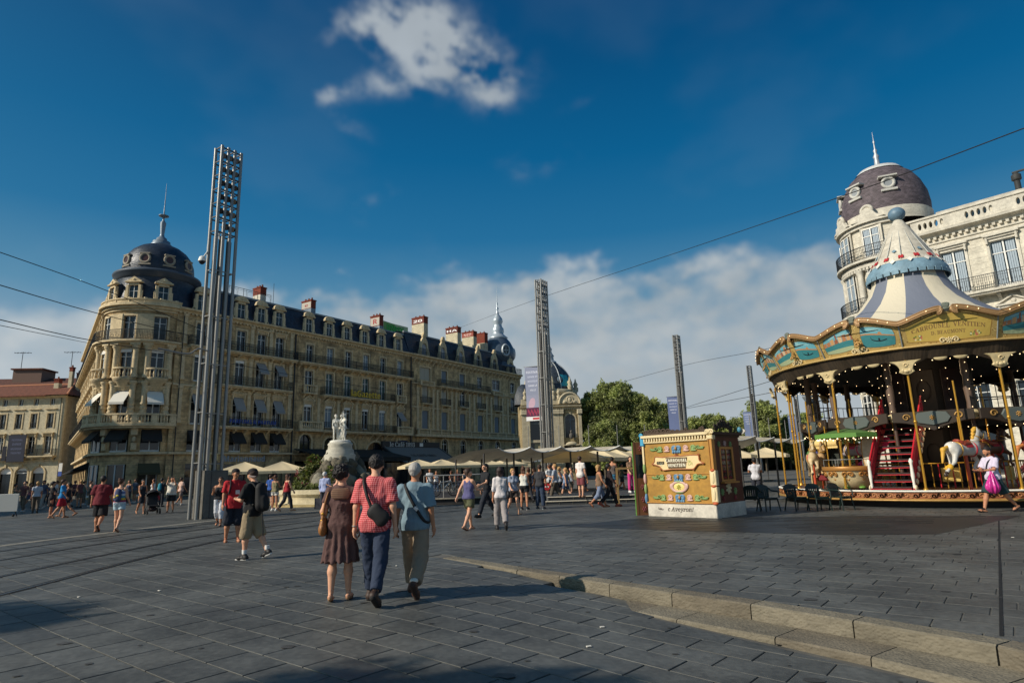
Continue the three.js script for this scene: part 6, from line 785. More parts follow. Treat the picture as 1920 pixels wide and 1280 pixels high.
if (S.kind === 'tank' || S.kind === 'strap') { for (const s of [-1, 1]) l.push(pr(t([s * .085, 1.34, 0]), t([s * .09, 1.44, -.012]), .06, .03, { k: .04, fx: .8, fz: 1.3 })); if (S.kind === 'tank') l.push(pr(t([-.07, 1.37, -.03]), t([.07, 1.37, -.03]), .075, .075, { k: .04 })); }
else { l.push(pr(t([-.115 * w, 1.39, -.012]), t([.115 * w, 1.39, -.012]), .064 + .008, .064 + .008, { k: .05 }), pr(t([0, 1.41, -.02]), t([0, 1.488, -.02]), .096, .076, { k: .04, cut: 1 })); for (const s of [-1, 1]) l.push(pr(t([s * .03, 1.462, -.018]), t([s * .15 * w, 1.415, -.012]), .057, .056, { k: .04 })); if (S.collar) l.push(pr(t([0, 1.46, -.018]), t([0, 1.515, -.022]), .068, .066, { k: .012, cut: 2 })); const sl = S.sleeve ?? .6; for (const a of J.arms) { const e = sl <= 1 ? vadd(a.S, vadd(a.E, a.S, -1), sl) : a.E; l.push(pr(a.S, e, .05 * w + .013, .047 + (S.loose ?? .022) * (sl <= 1 ? .8 : .4), { k: .04, cut: sl <= 1 ? 1 : 0 })); if (sl > 1) l.push(pr(a.E, vadd(a.E, vadd(a.W, a.E, -1), sl - 1), .052, .042, { k: .02, cut: 1 })); } }
{ const hy = Math.max(hem, .93); l.push(pr(t([-.055, hy + .02, 0]), t([.055, hy + .02, 0]), .112 * w + .02, .112 * w + .02, { fz: .92, k: .05 })); for (const s of [-1, 1]) l.push(pr(t([s * .07, .95, -.045]), t([s * .07, 1.0, -.03]), .098 + .019, .09, { k: .05 })); }
if (S.kind === 'dress') { const hemY = S.skirt ?? .5, m = t([0, 1.05, 0]); l.push(pr(m, [0, hemY, -.01], .14 * w * fat, S.width ?? .24, { fz: .85, k: .04, cut: 2 })); }
const g = sdfMesh(l, near, { mod: (d, x, y, z) => { let q = d + .012 * noise3(x * 12, y * 5, z * 12 + 3) + .008 * noise3(x * 26 + y * 9, y * 12, z * 26); if (S.kind !== 'dress') q = Math.max(q, hem - y + .012 * noise3(x * 8, 1.3, z * 8)); if (S.kind === 'dress' && y < 1.0) q += .016 * Math.sin(Math.atan2(x, z) * 13) * Math.min(1, (1.0 - y) * 3); return q; } }); G0.top = g;
}
if (B.kind === 'trousers' || B.kind === 'shorts') {
const f = B.len ?? (B.kind === 'shorts' ? .85 : 1.9), lo = B.loose ?? .02, l = [pr(t([-.055, .96, 0]), t([.055, .96, 0]), .122 * w, .122 * w, { fz: .92, k: .05 }), pr(t([0, .96, 0]), t([0, 1.04, 0]), .14 * w * Math.min(fat, 1.2), .135 * w * Math.min(fat, 1.2), { fz: .82, k: .03, cut: 2 })];
for (const s of [-1, 1]) l.push(pr(t([s * .07, .93, -.045]), t([s * .07, .93, -.04]), .108, .108, { k: .04 }));
for (const g of J.legs) { const th = Math.min(1, f), e = vadd(g.H, vadd(g.K, g.H, -1), th); l.push(pr(g.H, e, .1 * w, mix(.098, .066, th) * w + lo, { k: .03, cut: f < 1 ? 1 : 0 })); if (f > 1) { const e2 = vadd(g.K, vadd(g.A, g.K, -1), f - 1); l.push(pr(g.K, e2, .066 * w + lo, .05 + lo * 1.1, { k: .02, cut: 1 })); } }
G0.bottom = shell(l, near, .008, 7);
} else if (B.kind === 'skirt') { const l = [pr(t([0, 1.03, 0]), [0, B.len ?? .6, 0], .13 * w, B.width ?? .2, { fz: .85, cut: 2, k: .03 })]; for (const s of [-1, 1]) l.push(pr(t([s * .07, .93, -.045]), t([s * .07, .93, -.04]), .108, .108, { k: .04 })); G0.bottom = shell(l, near, .008, 5); }
const sh = P.shoes || {}; const shoe = [], sole = [];
for (const l of J.legs) { if (sh.kind === 'sandal') { sole.push(pr(vadd(l.heel, rotX([0, -.025, 0], l.ft)), vadd(l.toe, rotX([0, -.022, .01], l.ft)), .03, .034, { fx: 1.15, k: .01 })); shoe.push(pr(vadd(l.ball, [-.04, 0, 0]), vadd(l.ball, [.04, .0, 0]), .014, .014), pr(vadd(l.ball, [0, .03, 0]), vadd(l.A, [0, -.0, .02]), .016, .034)); } else { shoe.push(pr(vadd(l.heel, rotX([0, .004, 0], l.ft)), vadd(l.ball, rotX([0, .008, 0], l.ft)), .044, .044, { k: .03 }), pr(vadd(l.ball, rotX([0, .006, 0], l.ft)), vadd(l.toe, rotX([0, .003, .015], l.ft)), .046, .032, { fx: 1.12, k: .03 }), pr(vadd(l.heel, rotX([0, .02, .012], l.ft)), vadd(l.A, rotX([0, sh.high ? .07 : .02, .006], l.ft)), .045, .046, { k: .03, cut: 1 })); sole.push(pr(vadd(l.heel, rotX([0, -.022, -.008], l.ft)), vadd(l.toe, rotX([0, -.022, .018], l.ft)), .04, .036, { fx: 1.1, k: .01 })); } }
const sc = P.cell && P.cell < .015 ? .01 : near * .8;
if (sh.kind && shoe.length) G0.shoe = sdfMesh(shoe, sc); if (sh.kind) G0.sole = sdfMesh(sole.map(p => ({ ...p, ra: p.ra * .86, rb: p.rb * .86 })), sc);
const hr = P.hair || {}, hl = []; if (hr.kind && hr.kind !== 'none') {
const gH = hr.vol ?? .012; hl.push(pr(h([0, 1.685, -.03]), h([0, 1.69, -.012]), .09 + gH, .085 + gH, { fx: .9, k: .02 }), pr(h([0, 1.64, -.05]), h([0, 1.62, -.055]), .07 + gH * .6, .05, { k: .03 }));
if (hr.kind === 'long') { const n = hr.len ?? .24; hl.push(pr(h([-.035, 1.66, -.045]), vadd(h([-.06, 1.53, -.07]), [0, -n + .1, -.02]), .07, .05, { k: .03, fz: .75 }), pr(h([.035, 1.66, -.045]), vadd(h([.06, 1.53, -.07]), [0, -n + .1, -.02]), .07, .05, { k: .03, fz: .75 })); }
if (hr.kind === 'bob') for (const s of [-1, 1]) hl.push(pr(h([s * .05, 1.67, -.03]), h([s * .062, 1.56, -.03]), .06, .045, { k: .03 })); if (hr.kind === 'curly') for (let i = 0; i < 16; i++) { const a = i * 2.4, y = 1.62 + (i / 16) * .15, r = .085 * Math.sqrt(Math.max(.1, 1 - Math.pow((y - 1.66) / .13, 2))); hl.push(pr(h([Math.sin(a) * r, y, Math.cos(a) * r * .9 - .045]), h([Math.sin(a) * r, y + .004, Math.cos(a) * r * .9 - .045]), .034, .034, { k: .018 })); }
if (hr.kind === 'bun') hl.push(pr(h([0, 1.74, -.085]), h([0, 1.75, -.09]), .05, .045, { k: .01 })); if (hr.kind === 'tail') hl.push(pr(h([0, 1.7, -.11]), h([0, 1.52, -.15]), .035, .02, { k: .02 }));
const fy = hr.line ?? 1.7; G0.hair = sdfMesh(hl, hc, { mod: (d, x, y, z) => { // leave the face free: cut by a plane through the hairline, in head axes
const o0 = h([0, fy, .052]), nn = vadd(h([0, fy - .5, .052 + .62]), o0, -1), l = Math.hypot(...nn), e = ((x - o0[0]) * nn[0] + (y - o0[1]) * nn[1] + (z - o0[2]) * nn[2]) / l; return Math.max(d + (hr.rough ?? .006) * noise3(x * 60, y * 40, z * 60), e); } });
}
return { J, G: G0 };
}
const HAIRC = { black: [26, 21, 19], brown: [58, 38, 26], chestnut: [78, 46, 28], blonde: [176, 136, 84], grey: [150, 148, 146], white: [206, 204, 200], red: [120, 62, 40] };
function makePerson(P, label, x, z, yaw, o = {}) {
const H = (P.h || 1.72) / 1.75, { J, G: g } = personParts(P), t = T('person', label, P.cat || 'person', [x, o.y ?? hAt(x, z), z], yaw, o.group), sk = SKIN[P.skin || 'fair'], m = (n, mat, ge) => { const q = new THREE.Mesh(ge, mat); q.name = n; q.castShadow = q.receiveShadow = true; q.scale.setScalar(H); q.position.y = -J.drop * H; t.add(q); return q; };
m('body', cm(...sk, .62), g.body); if (g.top) m(P.top.kind === 'dress' ? 'dress' : P.top.name || 'shirt', P.top.mat || fabric(...P.top.c), g.top); if (g.bottom) m(P.bottom.name || (P.bottom.kind === 'trousers' ? 'trousers' : P.bottom.kind), fabric(...P.bottom.c), g.bottom);
const SH = P.shoes || {}; if (g.shoe) m('shoes', cm(...SH.c, .6), g.shoe); if (g.sole) m('soles', cm(...(SH.sole || SH.c), .8), g.sole); if (g.hair) m('hair', cm(...(Array.isArray(P.hair.c) ? P.hair.c : HAIRC[P.hair.c]), .65, { bumpMap: tCloth, bumpScale: .01 }), g.hair);
const sub_ = (n, mat, gs) => m(n, mat, geo(gs)), h = J.head, tt = J.tor;
if (P.face) { const eye = []; for (const s of [-1, 1]) { const e = h([s * .032, 1.652, .083]); eye.push(sph(...e, .011, .008, .008, 8, 6)); const bq = h([s * .032, 1.672, .09]); eye.push(sph(...bq, .018, .005, .007, 8, 5)); } sub_('eyes', cm(30, 22, 18, .4), eye); sub_('mouth', cm(150, 82, 72, .6), [sph(...h([0, 1.604, .094]), .02, .006, .007, 8, 5)]); }
if (P.glasses) { const gl = []; for (const s of [-1, 1]) { gl.push(sph(...h([s * .034, 1.652, .094]), .028, .02, .01, 10, 6), bar(h([s * .06, 1.656, .085]), h([s * .082, 1.655, -.01]), .004)); } gl.push(bar(h([-.015, 1.656, .1]), h([.015, 1.656, .1]), .004)); sub_('sunglasses', cm(14, 14, 15, .15), gl); }
if (P.cap) { const cr = [], c0 = h([0, 1.705, -.02]); const dome = new THREE.SphereGeometry(1, 16, 8, 0, 6.2832, 0, 1.62); dome.scale(.097, .085, .115); dome.rotateX(-.1 + (P.hp || 0)); dome.rotateY(P.hy || 0); dome.translate(...c0); const br = new THREE.CylinderGeometry(.088, .088, .012, 18, 1, false, -1.15, 2.3); br.scale(1, 1, 1.25); br.translate(0, 0, .075); br.rotateX(.08 + (P.hp || 0)); br.rotateY((P.hy || 0) + (P.cap.turn || 0)); br.translate(...h([0, 1.705, 0])); sub_('cap', cm(...P.cap.c, .85), [dome]); sub_('cap_visor', cm(...(P.cap.visor || P.cap.c), .8), [br]); }
if (P.strap) { const [s, c] = P.strap, q = [[s * .1, 1.45, .05], [s * .1, 1.485, -.02], [s * .06, 1.42, -.115], [-s * .04, 1.2, -.15], [-s * .13, 1.0, -.13], [-s * .17, .98, 0], [-s * .1, 1.1, .14], [s * .04, 1.32, .15], [s * .1, 1.45, .05]].map(tt); const tb = tube(q, .016, 40, 6, false); tb.scale(1, 1, 1); sub_('bag_strap', cm(...c, .7), [tb]); }
t.userData.J = null; delete t.userData.J; return { t, J, H, sub: sub_, P, tt };
}
function carried(p, name, label, cat, build) { const g = T(name, label, cat, p.t.position.toArray(), p.t.rotation.y); g.scale.setScalar(p.H); g.position.y -= p.J.drop * p.H; build(g, p.J, p.tt); return g; }
{ // three stone figures on the fountain
const st = T('statue', 'pale stone statue of three standing figures on the fountain', 'statue', [fountainAt[0], 3.5, fountainAt[1]]), gs = [];
for (const [x, z, yaw, P] of [[-.26, .12, .35, { fem: 1, legs: [[.1, .1], [.25, .5]], arms: [[.5, .6, .6, .6], [.2, .15, .5]], hy: .5 }], [.24, .14, -.5, { fem: 1, legs: [[.2, .4], [0, .05]], arms: [[2.7, .5, .8], [.3, .1, .6, .5]], hy: -.5 }], [.0, -.2, 2.6, { fem: 1, legs: [[0, .1], [.2, .4]], arms: [[2.4, .4, .9], [2.5, .5, .9]], hp: .2 }]]) { const { J, G: g } = personParts({ ...P, cell: .022, hair: { kind: 'bun' } }), l = mergeGeometries([g.body, g.hair.toNonIndexed()].map(q => { const c = q.clone(); return c; })); l.scale(.94, .94, .94); l.translate(0, -J.drop, 0); l.rotateY(yaw); l.translate(x, 0, z); gs.push(l); }
const mS = M(240, 236, 222, .75, { map: tMottle }); gs.forEach(g => { g.userData.uv = true; mesh('figure', mS, g, st); }); mesh('drapery', mS, [mv(blobRock(.34, .8, 1.3, .8, 2.2), .05, .45, -.12)], st); mesh('plinth', mS, [lathe([[.62, 0], [.62, .08], [.5, .14], [0, .14]], 20)], st);
}
const spiral = (r, turns = 1.4, th = .03, s = 1) => { const p = []; for (let i = 0; i <= 18; i++) { const a = i / 18 * turns * 6.283, q = r * (1 - i / 22); p.push([Math.cos(a) * q * s, Math.sin(a) * q, .012 * i / 18]); } return tube(p, th, 26, 6); };
const rosette = (r, n, th) => { const l = [sph(0, 0, .01, r * .3, r * .3, th)]; for (let i = 0; i < n; i++) { const a = i / n * 6.283; l.push(rz(mv(sph(0, 0, 0, r * .36, r * .2, th), r * .58, 0, 0), a)); } return l; };
{
const TN = -45 * D2R, K = T('ticket_kiosk', 'yellow ochre carousel ticket kiosk with painted scrolls, left of the carousel', 'kiosk', [4.24, 0, -20.6], TN), W = 2.34, Dp = 1.91, H = 2.5;
const och = M(188, 140, 52, .6, { map: tMottle }), side = M(104, 52, 34, .65, { map: tMottle }), blue = M(92, 134, 164, .5), pink = M(206, 168, 156, .5), green = M(134, 160, 96, .5), cr = M(226, 206, 160, .55), gd = M(186, 134, 66, .45, { metalness: .2 }), lf = M(70, 54, 40, .7), wht = M(224, 216, 200, .8, { map: tMottle });
mesh('plinth', wht, [cbx(-.02, W + .02, 0, .42, -Dp, .02, .02)], K); mesh('front_panel', och, [bx(0, W, .42, H - .1, -.06, 0)], K); mesh('left_panel', och, [bx(0, .05, .42, H - .1, -Dp, -.06)], K); mesh('back_panel', och, [bx(.05, W - .05, .42, H - .1, -Dp, -Dp + .05)], K);
mesh('side_panel', side, [bx(W - .05, W, .42, 1.05, -Dp + .05, -.06), bx(W - .05, W, 1.05, 2.1, -Dp + .05, -1.4), bx(W - .05, W, 1.05, 2.1, -.52, -.06), bx(W - .05, W, 2.1, H - .1, -Dp + .05, -.06)], K);
const wd = sub('window', K, [W - .02, 1.05, -.95]); mesh('pane', MAT.glass, [bx(-.015, 0, 0, 1.05, -.4, .4)], wd); mesh('frame', gd, [bx(-.02, .03, 0, 1.05, -.46, -.35), bx(-.02, .03, 0, 1.05, .35, .44), bx(-.02, .028, .98, 1.05, -.35, .35), bx(-.02, .03, 0, .06, -.35, .35), bx(-.01, .02, .06, .98, -.02, .02)], wd);
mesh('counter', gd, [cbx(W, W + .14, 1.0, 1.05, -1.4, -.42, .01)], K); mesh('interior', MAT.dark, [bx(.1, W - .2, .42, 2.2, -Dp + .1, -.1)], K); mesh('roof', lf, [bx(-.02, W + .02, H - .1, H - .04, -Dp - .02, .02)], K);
mesh('cornice', cr, [cbx(-.06, W + .04, H - .04, H + .05, -.02, .12, .015), cbx(-.04, W + .02, H - .2, H - .15, 0, .06, .01)], K); const dg = geo(bx(-.022, .022, H - .145, H - .045, .004, .085)); for (let i = 0; i < 24; i++) { const m = mesh('dentil', cr, dg, K); m.position.x = .05 + i * (W - .1) / 23; }
mesh('side_cornice', M(60, 40, 30, .7), [cbx(W - .02, W + .12, H - .04, H + .05, -Dp, -.02, .015)], K); mesh('ledge', gd, [cbx(0, W, 1.3, 1.325, .002, .02, .005), cbx(-.02, W + .02, .42, .46, .003, .06, .01)], K);
const scrollG = cached('ks', () => geo(spiral(.1, 1.3, .028), sph(.02, -.09, .01, .14, .035, .03, 10, 6), sph(0, 0, .0, .1, .1, .018, 12, 6))), leafG = cached('kl', () => geo(spiral(.075, 1.2, .024), sph(.12, -.03, .01, .14, .04, .025, 10, 6), sph(.2, .01, .01, .08, .03, .02, 8, 6))), heartG = cached('kh', () => geo(mv(spiral(.085, 1.3, .028), -.1, 0, 0), mv(ry(spiral(.085, 1.3, .028), Math.PI), .1, 0, .01), sph(-.09, .0, .0, .12, .12, .022, 12, 6), sph(.09, 0, 0, .12, .12, .022, 12, 6), ...[-.14, -.05, .05, .14].map(x => sph(x, -.13, .01, .05, .06, .03, 8, 6))));
for (const y of [2.1, 1.22, .6]) { const cx = W * .5; const put = (n, m, g, x, flip) => { const q = mesh(n, m, g, K); q.position.set(cx + x * .88, y, .012); q.scale.setScalar(.84); if (flip) q.scale.x = -.84; return q; }; put('blue_scroll', blue, heartG, 0); mesh('boss', gd, [sph(0, 0, 0, .04, .06, .04)], K).position.set(cx, y, .04); for (const s of [-1, 1]) { put('pink_scroll', pink, scrollG, s * .37, s < 0); put('green_scroll', green, scrollG, s * .66, s < 0); put('green_leaf', M(116, 142, 82, .55), leafG, s * .84, s < 0); } }
{ const s = sub('signboard', K, [W * .5, 1.66, .012]), sh = new THREE.Shape(), pts = [[-.86, -.02], [-.8, .05], [-.76, .2], [-.5, .18], [-.2, .2], [.2, .2], [.5, .22], [.76, .2], [.78, .05], [.9, -.04], [.72, -.06], [.56, -.2], [.2, -.2], [-.2, -.2], [-.5, -.22], [-.62, -.1]]; sh.setFromPoints(new THREE.CatmullRomCurve3(pts.map(p => V(p[0], p[1], 0)), true, 'catmullrom', .3).getPoints(90).map(p => new THREE.Vector2(p.x, p.y))); const bd = ext(sh, .03, .008); mesh('board', M(232, 206, 152, .6), [bd], s); const rim = new THREE.CatmullRomCurve3(pts.map(p => V(p[0], p[1], .036)), true, 'catmullrom', .3); mesh('moulding', M(170, 100, 56, .5), [new THREE.TubeGeometry(rim, 120, .018, 6, true), ...[[-.88, -.03], [.9, -.05], [.76, .22], [.56, -.22], [-.6, -.2]].map(([x, y]) => mv(spiral(.035, 1.2, .012), x, y, .03))], s);
const tz = new THREE.Shape(); tz.moveTo(-.38, .16); tz.lineTo(.38, .16); tz.lineTo(.3, -.17); tz.lineTo(-.3, -.17); tz.closePath(); mesh('name_plate', M(84, 62, 32, .7), [mv(ext(tz, .012), 0, 0, .04)], s); mesh('lettering', M(240, 232, 206, .6), [mv(letters('CARROUSEL', .098, .008), 0, .072, .053), mv(letters('VENITIEN', .098, .008), 0, -.075, .053)], s);
const tx = canvasTex(256, 128, c => { c.clearRect(0, 0, 256, 128); c.lineWidth = 9; c.strokeStyle = '#1a1a1a'; c.fillStyle = '#d8b070'; c.font = 'bold 84px sans-serif'; c.textBaseline = 'middle'; c.textAlign = 'center'; c.strokeText('GERB', 128, 60); c.strokeStyle = '#78a8b0'; c.lineWidth = 5; c.beginPath(); c.arc(150, 96, 26, 0, 6); c.stroke(); }); mesh('graffiti', new THREE.MeshStandardMaterial({ map: tx, roughness: .7, alphaTest: .4 }), [mv(panelGeo(.34, .18), -.58, .0, .042)], s); const t2 = canvasTex(128, 128, c => { c.clearRect(0, 0, 128, 128); c.lineWidth = 5; c.strokeStyle = '#9aa85a'; for (let i = 0; i < 7; i++) { c.beginPath(); c.arc(30 + (i * 37) % 74, 30 + (i * 23) % 70, 16, i, i + 4); c.stroke(); } }); mesh('painted_flower', new THREE.MeshStandardMaterial({ map: t2, roughness: .7, alphaTest: .4 }), [mv(panelGeo(.26, .24), .5, 0, .042)], s); mesh('crest', M(170, 100, 56, .5), rosette(.07, 6, .025).map(g => mv(g, 0, .23, .03)), s); }
{ const c = sub('cartouche', K, [W * .5, .92, .012]); mesh('frame', pink, [mv(new THREE.TorusGeometry(.2, .05, 6, 24).scale(1.25, .75, .6), 0, 0, .01), sph(-.26, .02, .01, .07, .09, .03), sph(.26, .02, .01, .07, .09, .03)], c); mesh('medallion', M(234, 212, 130, .55), [sph(0, 0, 0, .2, .13, .03, 16, 8)], c); mesh('flower', M(186, 176, 80, .5), rosette(.09, 7, .02).map(g => mv(g, 0, 0, .03)), c); mesh('leaf', green, [sph(0, .16, .01, .16, .035, .03), sph(0, -.16, .01, .16, .035, .03)], c); }
{ const tx = canvasTex(512, 96, c => { c.clearRect(0, 0, 512, 96); c.strokeStyle = '#4a4038'; c.lineWidth = 3; c.font = 'italic 52px serif'; c.textBaseline = 'middle'; c.strokeText('c Aveyron!', 150, 46); for (let i = 0; i < 5; i++) { c.beginPath(); c.arc(60 + i * 9, 40 + (i * 31) % 30, 12, 0, 4); c.stroke(); } }); mesh('graffiti', new THREE.MeshStandardMaterial({ map: tx, roughness: .8, alphaTest: .35 }), [mv(panelGeo(1.7, .3), W * .45, .24, .0225)], K); }
{ const p = sub('corner_post', K, [W + .06, .42, .06]); mesh('shaft', gd, [mv(bx(-.07, .07, 1.0, 1.9, -.07, .07), 0, 0, 0), bar([-.05, 1, .08], [-.05, 1.9, .08], .018), bar([.05, 1, .08], [.05, 1.9, .08], .018)], p); mesh('panel', cr, [cbx(-.1, .1, .06, .5, -.08, .1, .02), cbx(-.1, .1, .54, .98, -.08, .1, .02), sph(0, .28, .1, .055, .17, .03), sph(0, .76, .1, .055, .17, .03)], p); mesh('knot', M(190, 90, 50, .5), [sph(0, .52, .06, .08, .05, .07), sph(0, .02, .06, .09, .05, .07), sph(0, .98, .06, .08, .05, .07)], p); mesh('capital', cr, [cbx(-.1, .1, 1.9, 2.02, -.1, .1, .02), mv(spiral(.07, 1.3, .03), -.06, 2.12, .08), mv(ry(spiral(.07, 1.3, .03), Math.PI), .08, 2.12, .08), sph(0, 2.12, .02, .09, .1, .08)], p); }
{ const p = sub('corner_post', K, [-.04, .42, .02]); for (const [y, m] of [[0, blue], [.3, green], [.62, pink], [.95, green]]) mesh('segment', m, [sph(0, y + .14, 0, .055, .17, .06, 10, 8)], p); mesh('strip', cr, [bx(-.03, .03, 1.1, 1.85, -.03, .03)], p); mesh('capital', M(70, 160, 196, .5), [cbx(-.08, .06, 1.8, 2.1, -.06, .06, .02), mv(spiral(.06, 1.2, .03), -.04, 2.14, .03)], p); }
{ const r = mulberry(12), c = sub('cresting', K, [0, H + .05, -.02]); const gl = cached('kc', () => geo(spiral(.1, 1.4, .03), mv(rz(spiral(.07, 1.2, .026), 2), .1, .03, 0))); for (let i = 0; i < 13; i++) { const m = mesh('scroll', lf, gl, c); m.position.set(.08 + i * .165, .05 + .05 * Math.sin(i * .5) + .02 * r(), 0); m.rotation.z = r() * 6; } const b = mesh('ridge', lf, [mv(cbx(0, W - .05, -.02, .1, -.05, .03, .02), 0, 0, 0)], c); for (let i = 0; i < 7; i++) { const m = mesh('scroll', M(52, 40, 30, .7), gl, c); m.position.set(W + .04, .1 + .13 * Math.sin((i + .5) / 7 * 3.14), -.35 - i * .16); m.rotation.set(0, Math.PI / 2, r() * 6); } mesh('end_scroll', M(70, 130, 152, .5), [mv(sph(0, .1, 0, .07, .09, .05), W + .04, 0, -Dp)], c); mesh('end_scroll', wht, [mv(spiral(.08, 1.3, .04), W + .1, .02, -Dp - .1)], c); }
for (const [y, z, m, k] of [[.75, -.45, green, .12], [.75, -1.3, green, .12], [.85, -.88, cr, .2], [2.18, -.5, green, .1], [2.18, -1.25, green, .1], [2.2, -.88, pink, .1], [.55, -.5, M(150, 60, 60, .5), .08], [.55, -1.25, M(150, 60, 60, .5), .08]]) { const q = mesh('side_rosette', m, rosette(k, 7, .03), K); q.position.set(W + .01, y, z); q.rotation.y = Math.PI / 2; }
{ const d = sub('door', K, [-.1, .42, -.35]); d.rotation.y = .9; const dm = M(120, 76, 44, .6); mesh('leaf', dm, [bx(-.52, -.46, -.4, 1.95, -.03, .03), bx(-.06, 0, -.4, 1.95, -.03, .03), bx(-.46, -.06, -.4, .78, -.03, .02), bx(-.46, -.06, 1.55, 1.95, -.03, .02)], d); mesh('pane', MAT.glass, [bx(-.46, -.06, .78, 1.55, -.01, .01)], d); for (const y of [-.2, .1, .5, 1.75]) { const q = mesh('rosette', M(128, 62, 66, .5), rosette(.1, 6, .03), d); q.position.set(-.26, y, .03); } mesh('edge', M(110, 160, 70, .5), [bx(-.55, -.525, -.4, 1.95, -.02, .02)], d); }
}
{
const mk = () => { const c = T('plastic_chair', '', 'chair', [0, 0, 0], 0, 'dark green plastic chairs by the carousel'), m = MAT.plasticG, tap = (a, b) => bar(a, b, .026, .02, 6); mesh('seat', m, [cbx(-.23, .23, .4, .44, -.2, .24, .015), cbx(-.24, .24, .36, .4, .2, .25, .01)], c);
const sh = new THREE.Shape(); sh.moveTo(-.2, 0); sh.lineTo(.2, 0); sh.lineTo(.24, .34); sh.quadraticCurveTo(.2, .42, 0, .43); sh.quadraticCurveTo(-.2, .42, -.24, .34); sh.closePath(); for (let i = 0; i < 5; i++) { const h = new THREE.Path(), x = -.13 + i * .065; h.moveTo(x - .012, .06); h.lineTo(x + .012, .06); h.lineTo(x + .014, .27); h.lineTo(x - .014, .27); h.closePath(); sh.holes.push(h); } for (let i = 0; i < 5; i++) { const h = new THREE.Path(), x = -.14 + i * .07; h.absellipse(x, .325, .018, .014, 0, 6.283, true); sh.holes.push(h); } const b = ext(sh, .016, .004); b.rotateX(-.2); b.translate(0, .43, -.2); mesh('backrest', m, [b], c);
for (const s of [-1, 1]) { mesh('armrest', m, [tube([[s * .235, .74, -.27], [s * .29, .66, -.16], [s * .3, .64, .06], [s * .29, .62, .2], [s * .27, .44, .25]], .024, 18, 6)], c); mesh('leg', m, [tap([s * .23, .4, .2], [s * .27, 0, .26])], c); mesh('leg', m, [tap([s * .22, .42, -.18], [s * .26, 0, -.28])], c); } return c; };
const a = mk(), L = [[1412, 963, 2.75, 'green plastic chair nearest the kiosk'], [1442, 963, 2.9, 'green plastic chair second from the kiosk'], [1496, 962, 2.85, 'green plastic chair in the middle of the row before the carousel tub'], [1538, 962, 2.95, 'green plastic chair second from the right, before the carousel tub'], [1580, 961, 2.7, 'rightmost green plastic chair, nearest the carousel stairs']];
L.forEach(([px, py, t, l], i) => { const c = i ? copyTop(a, 'plastic_chair') : a, g = G(px, py - 5); c.position.set(g.x, 0, g.z); c.rotation.y = t; c.userData.label = l; });
}
const CC = [16.68, 0, -25];
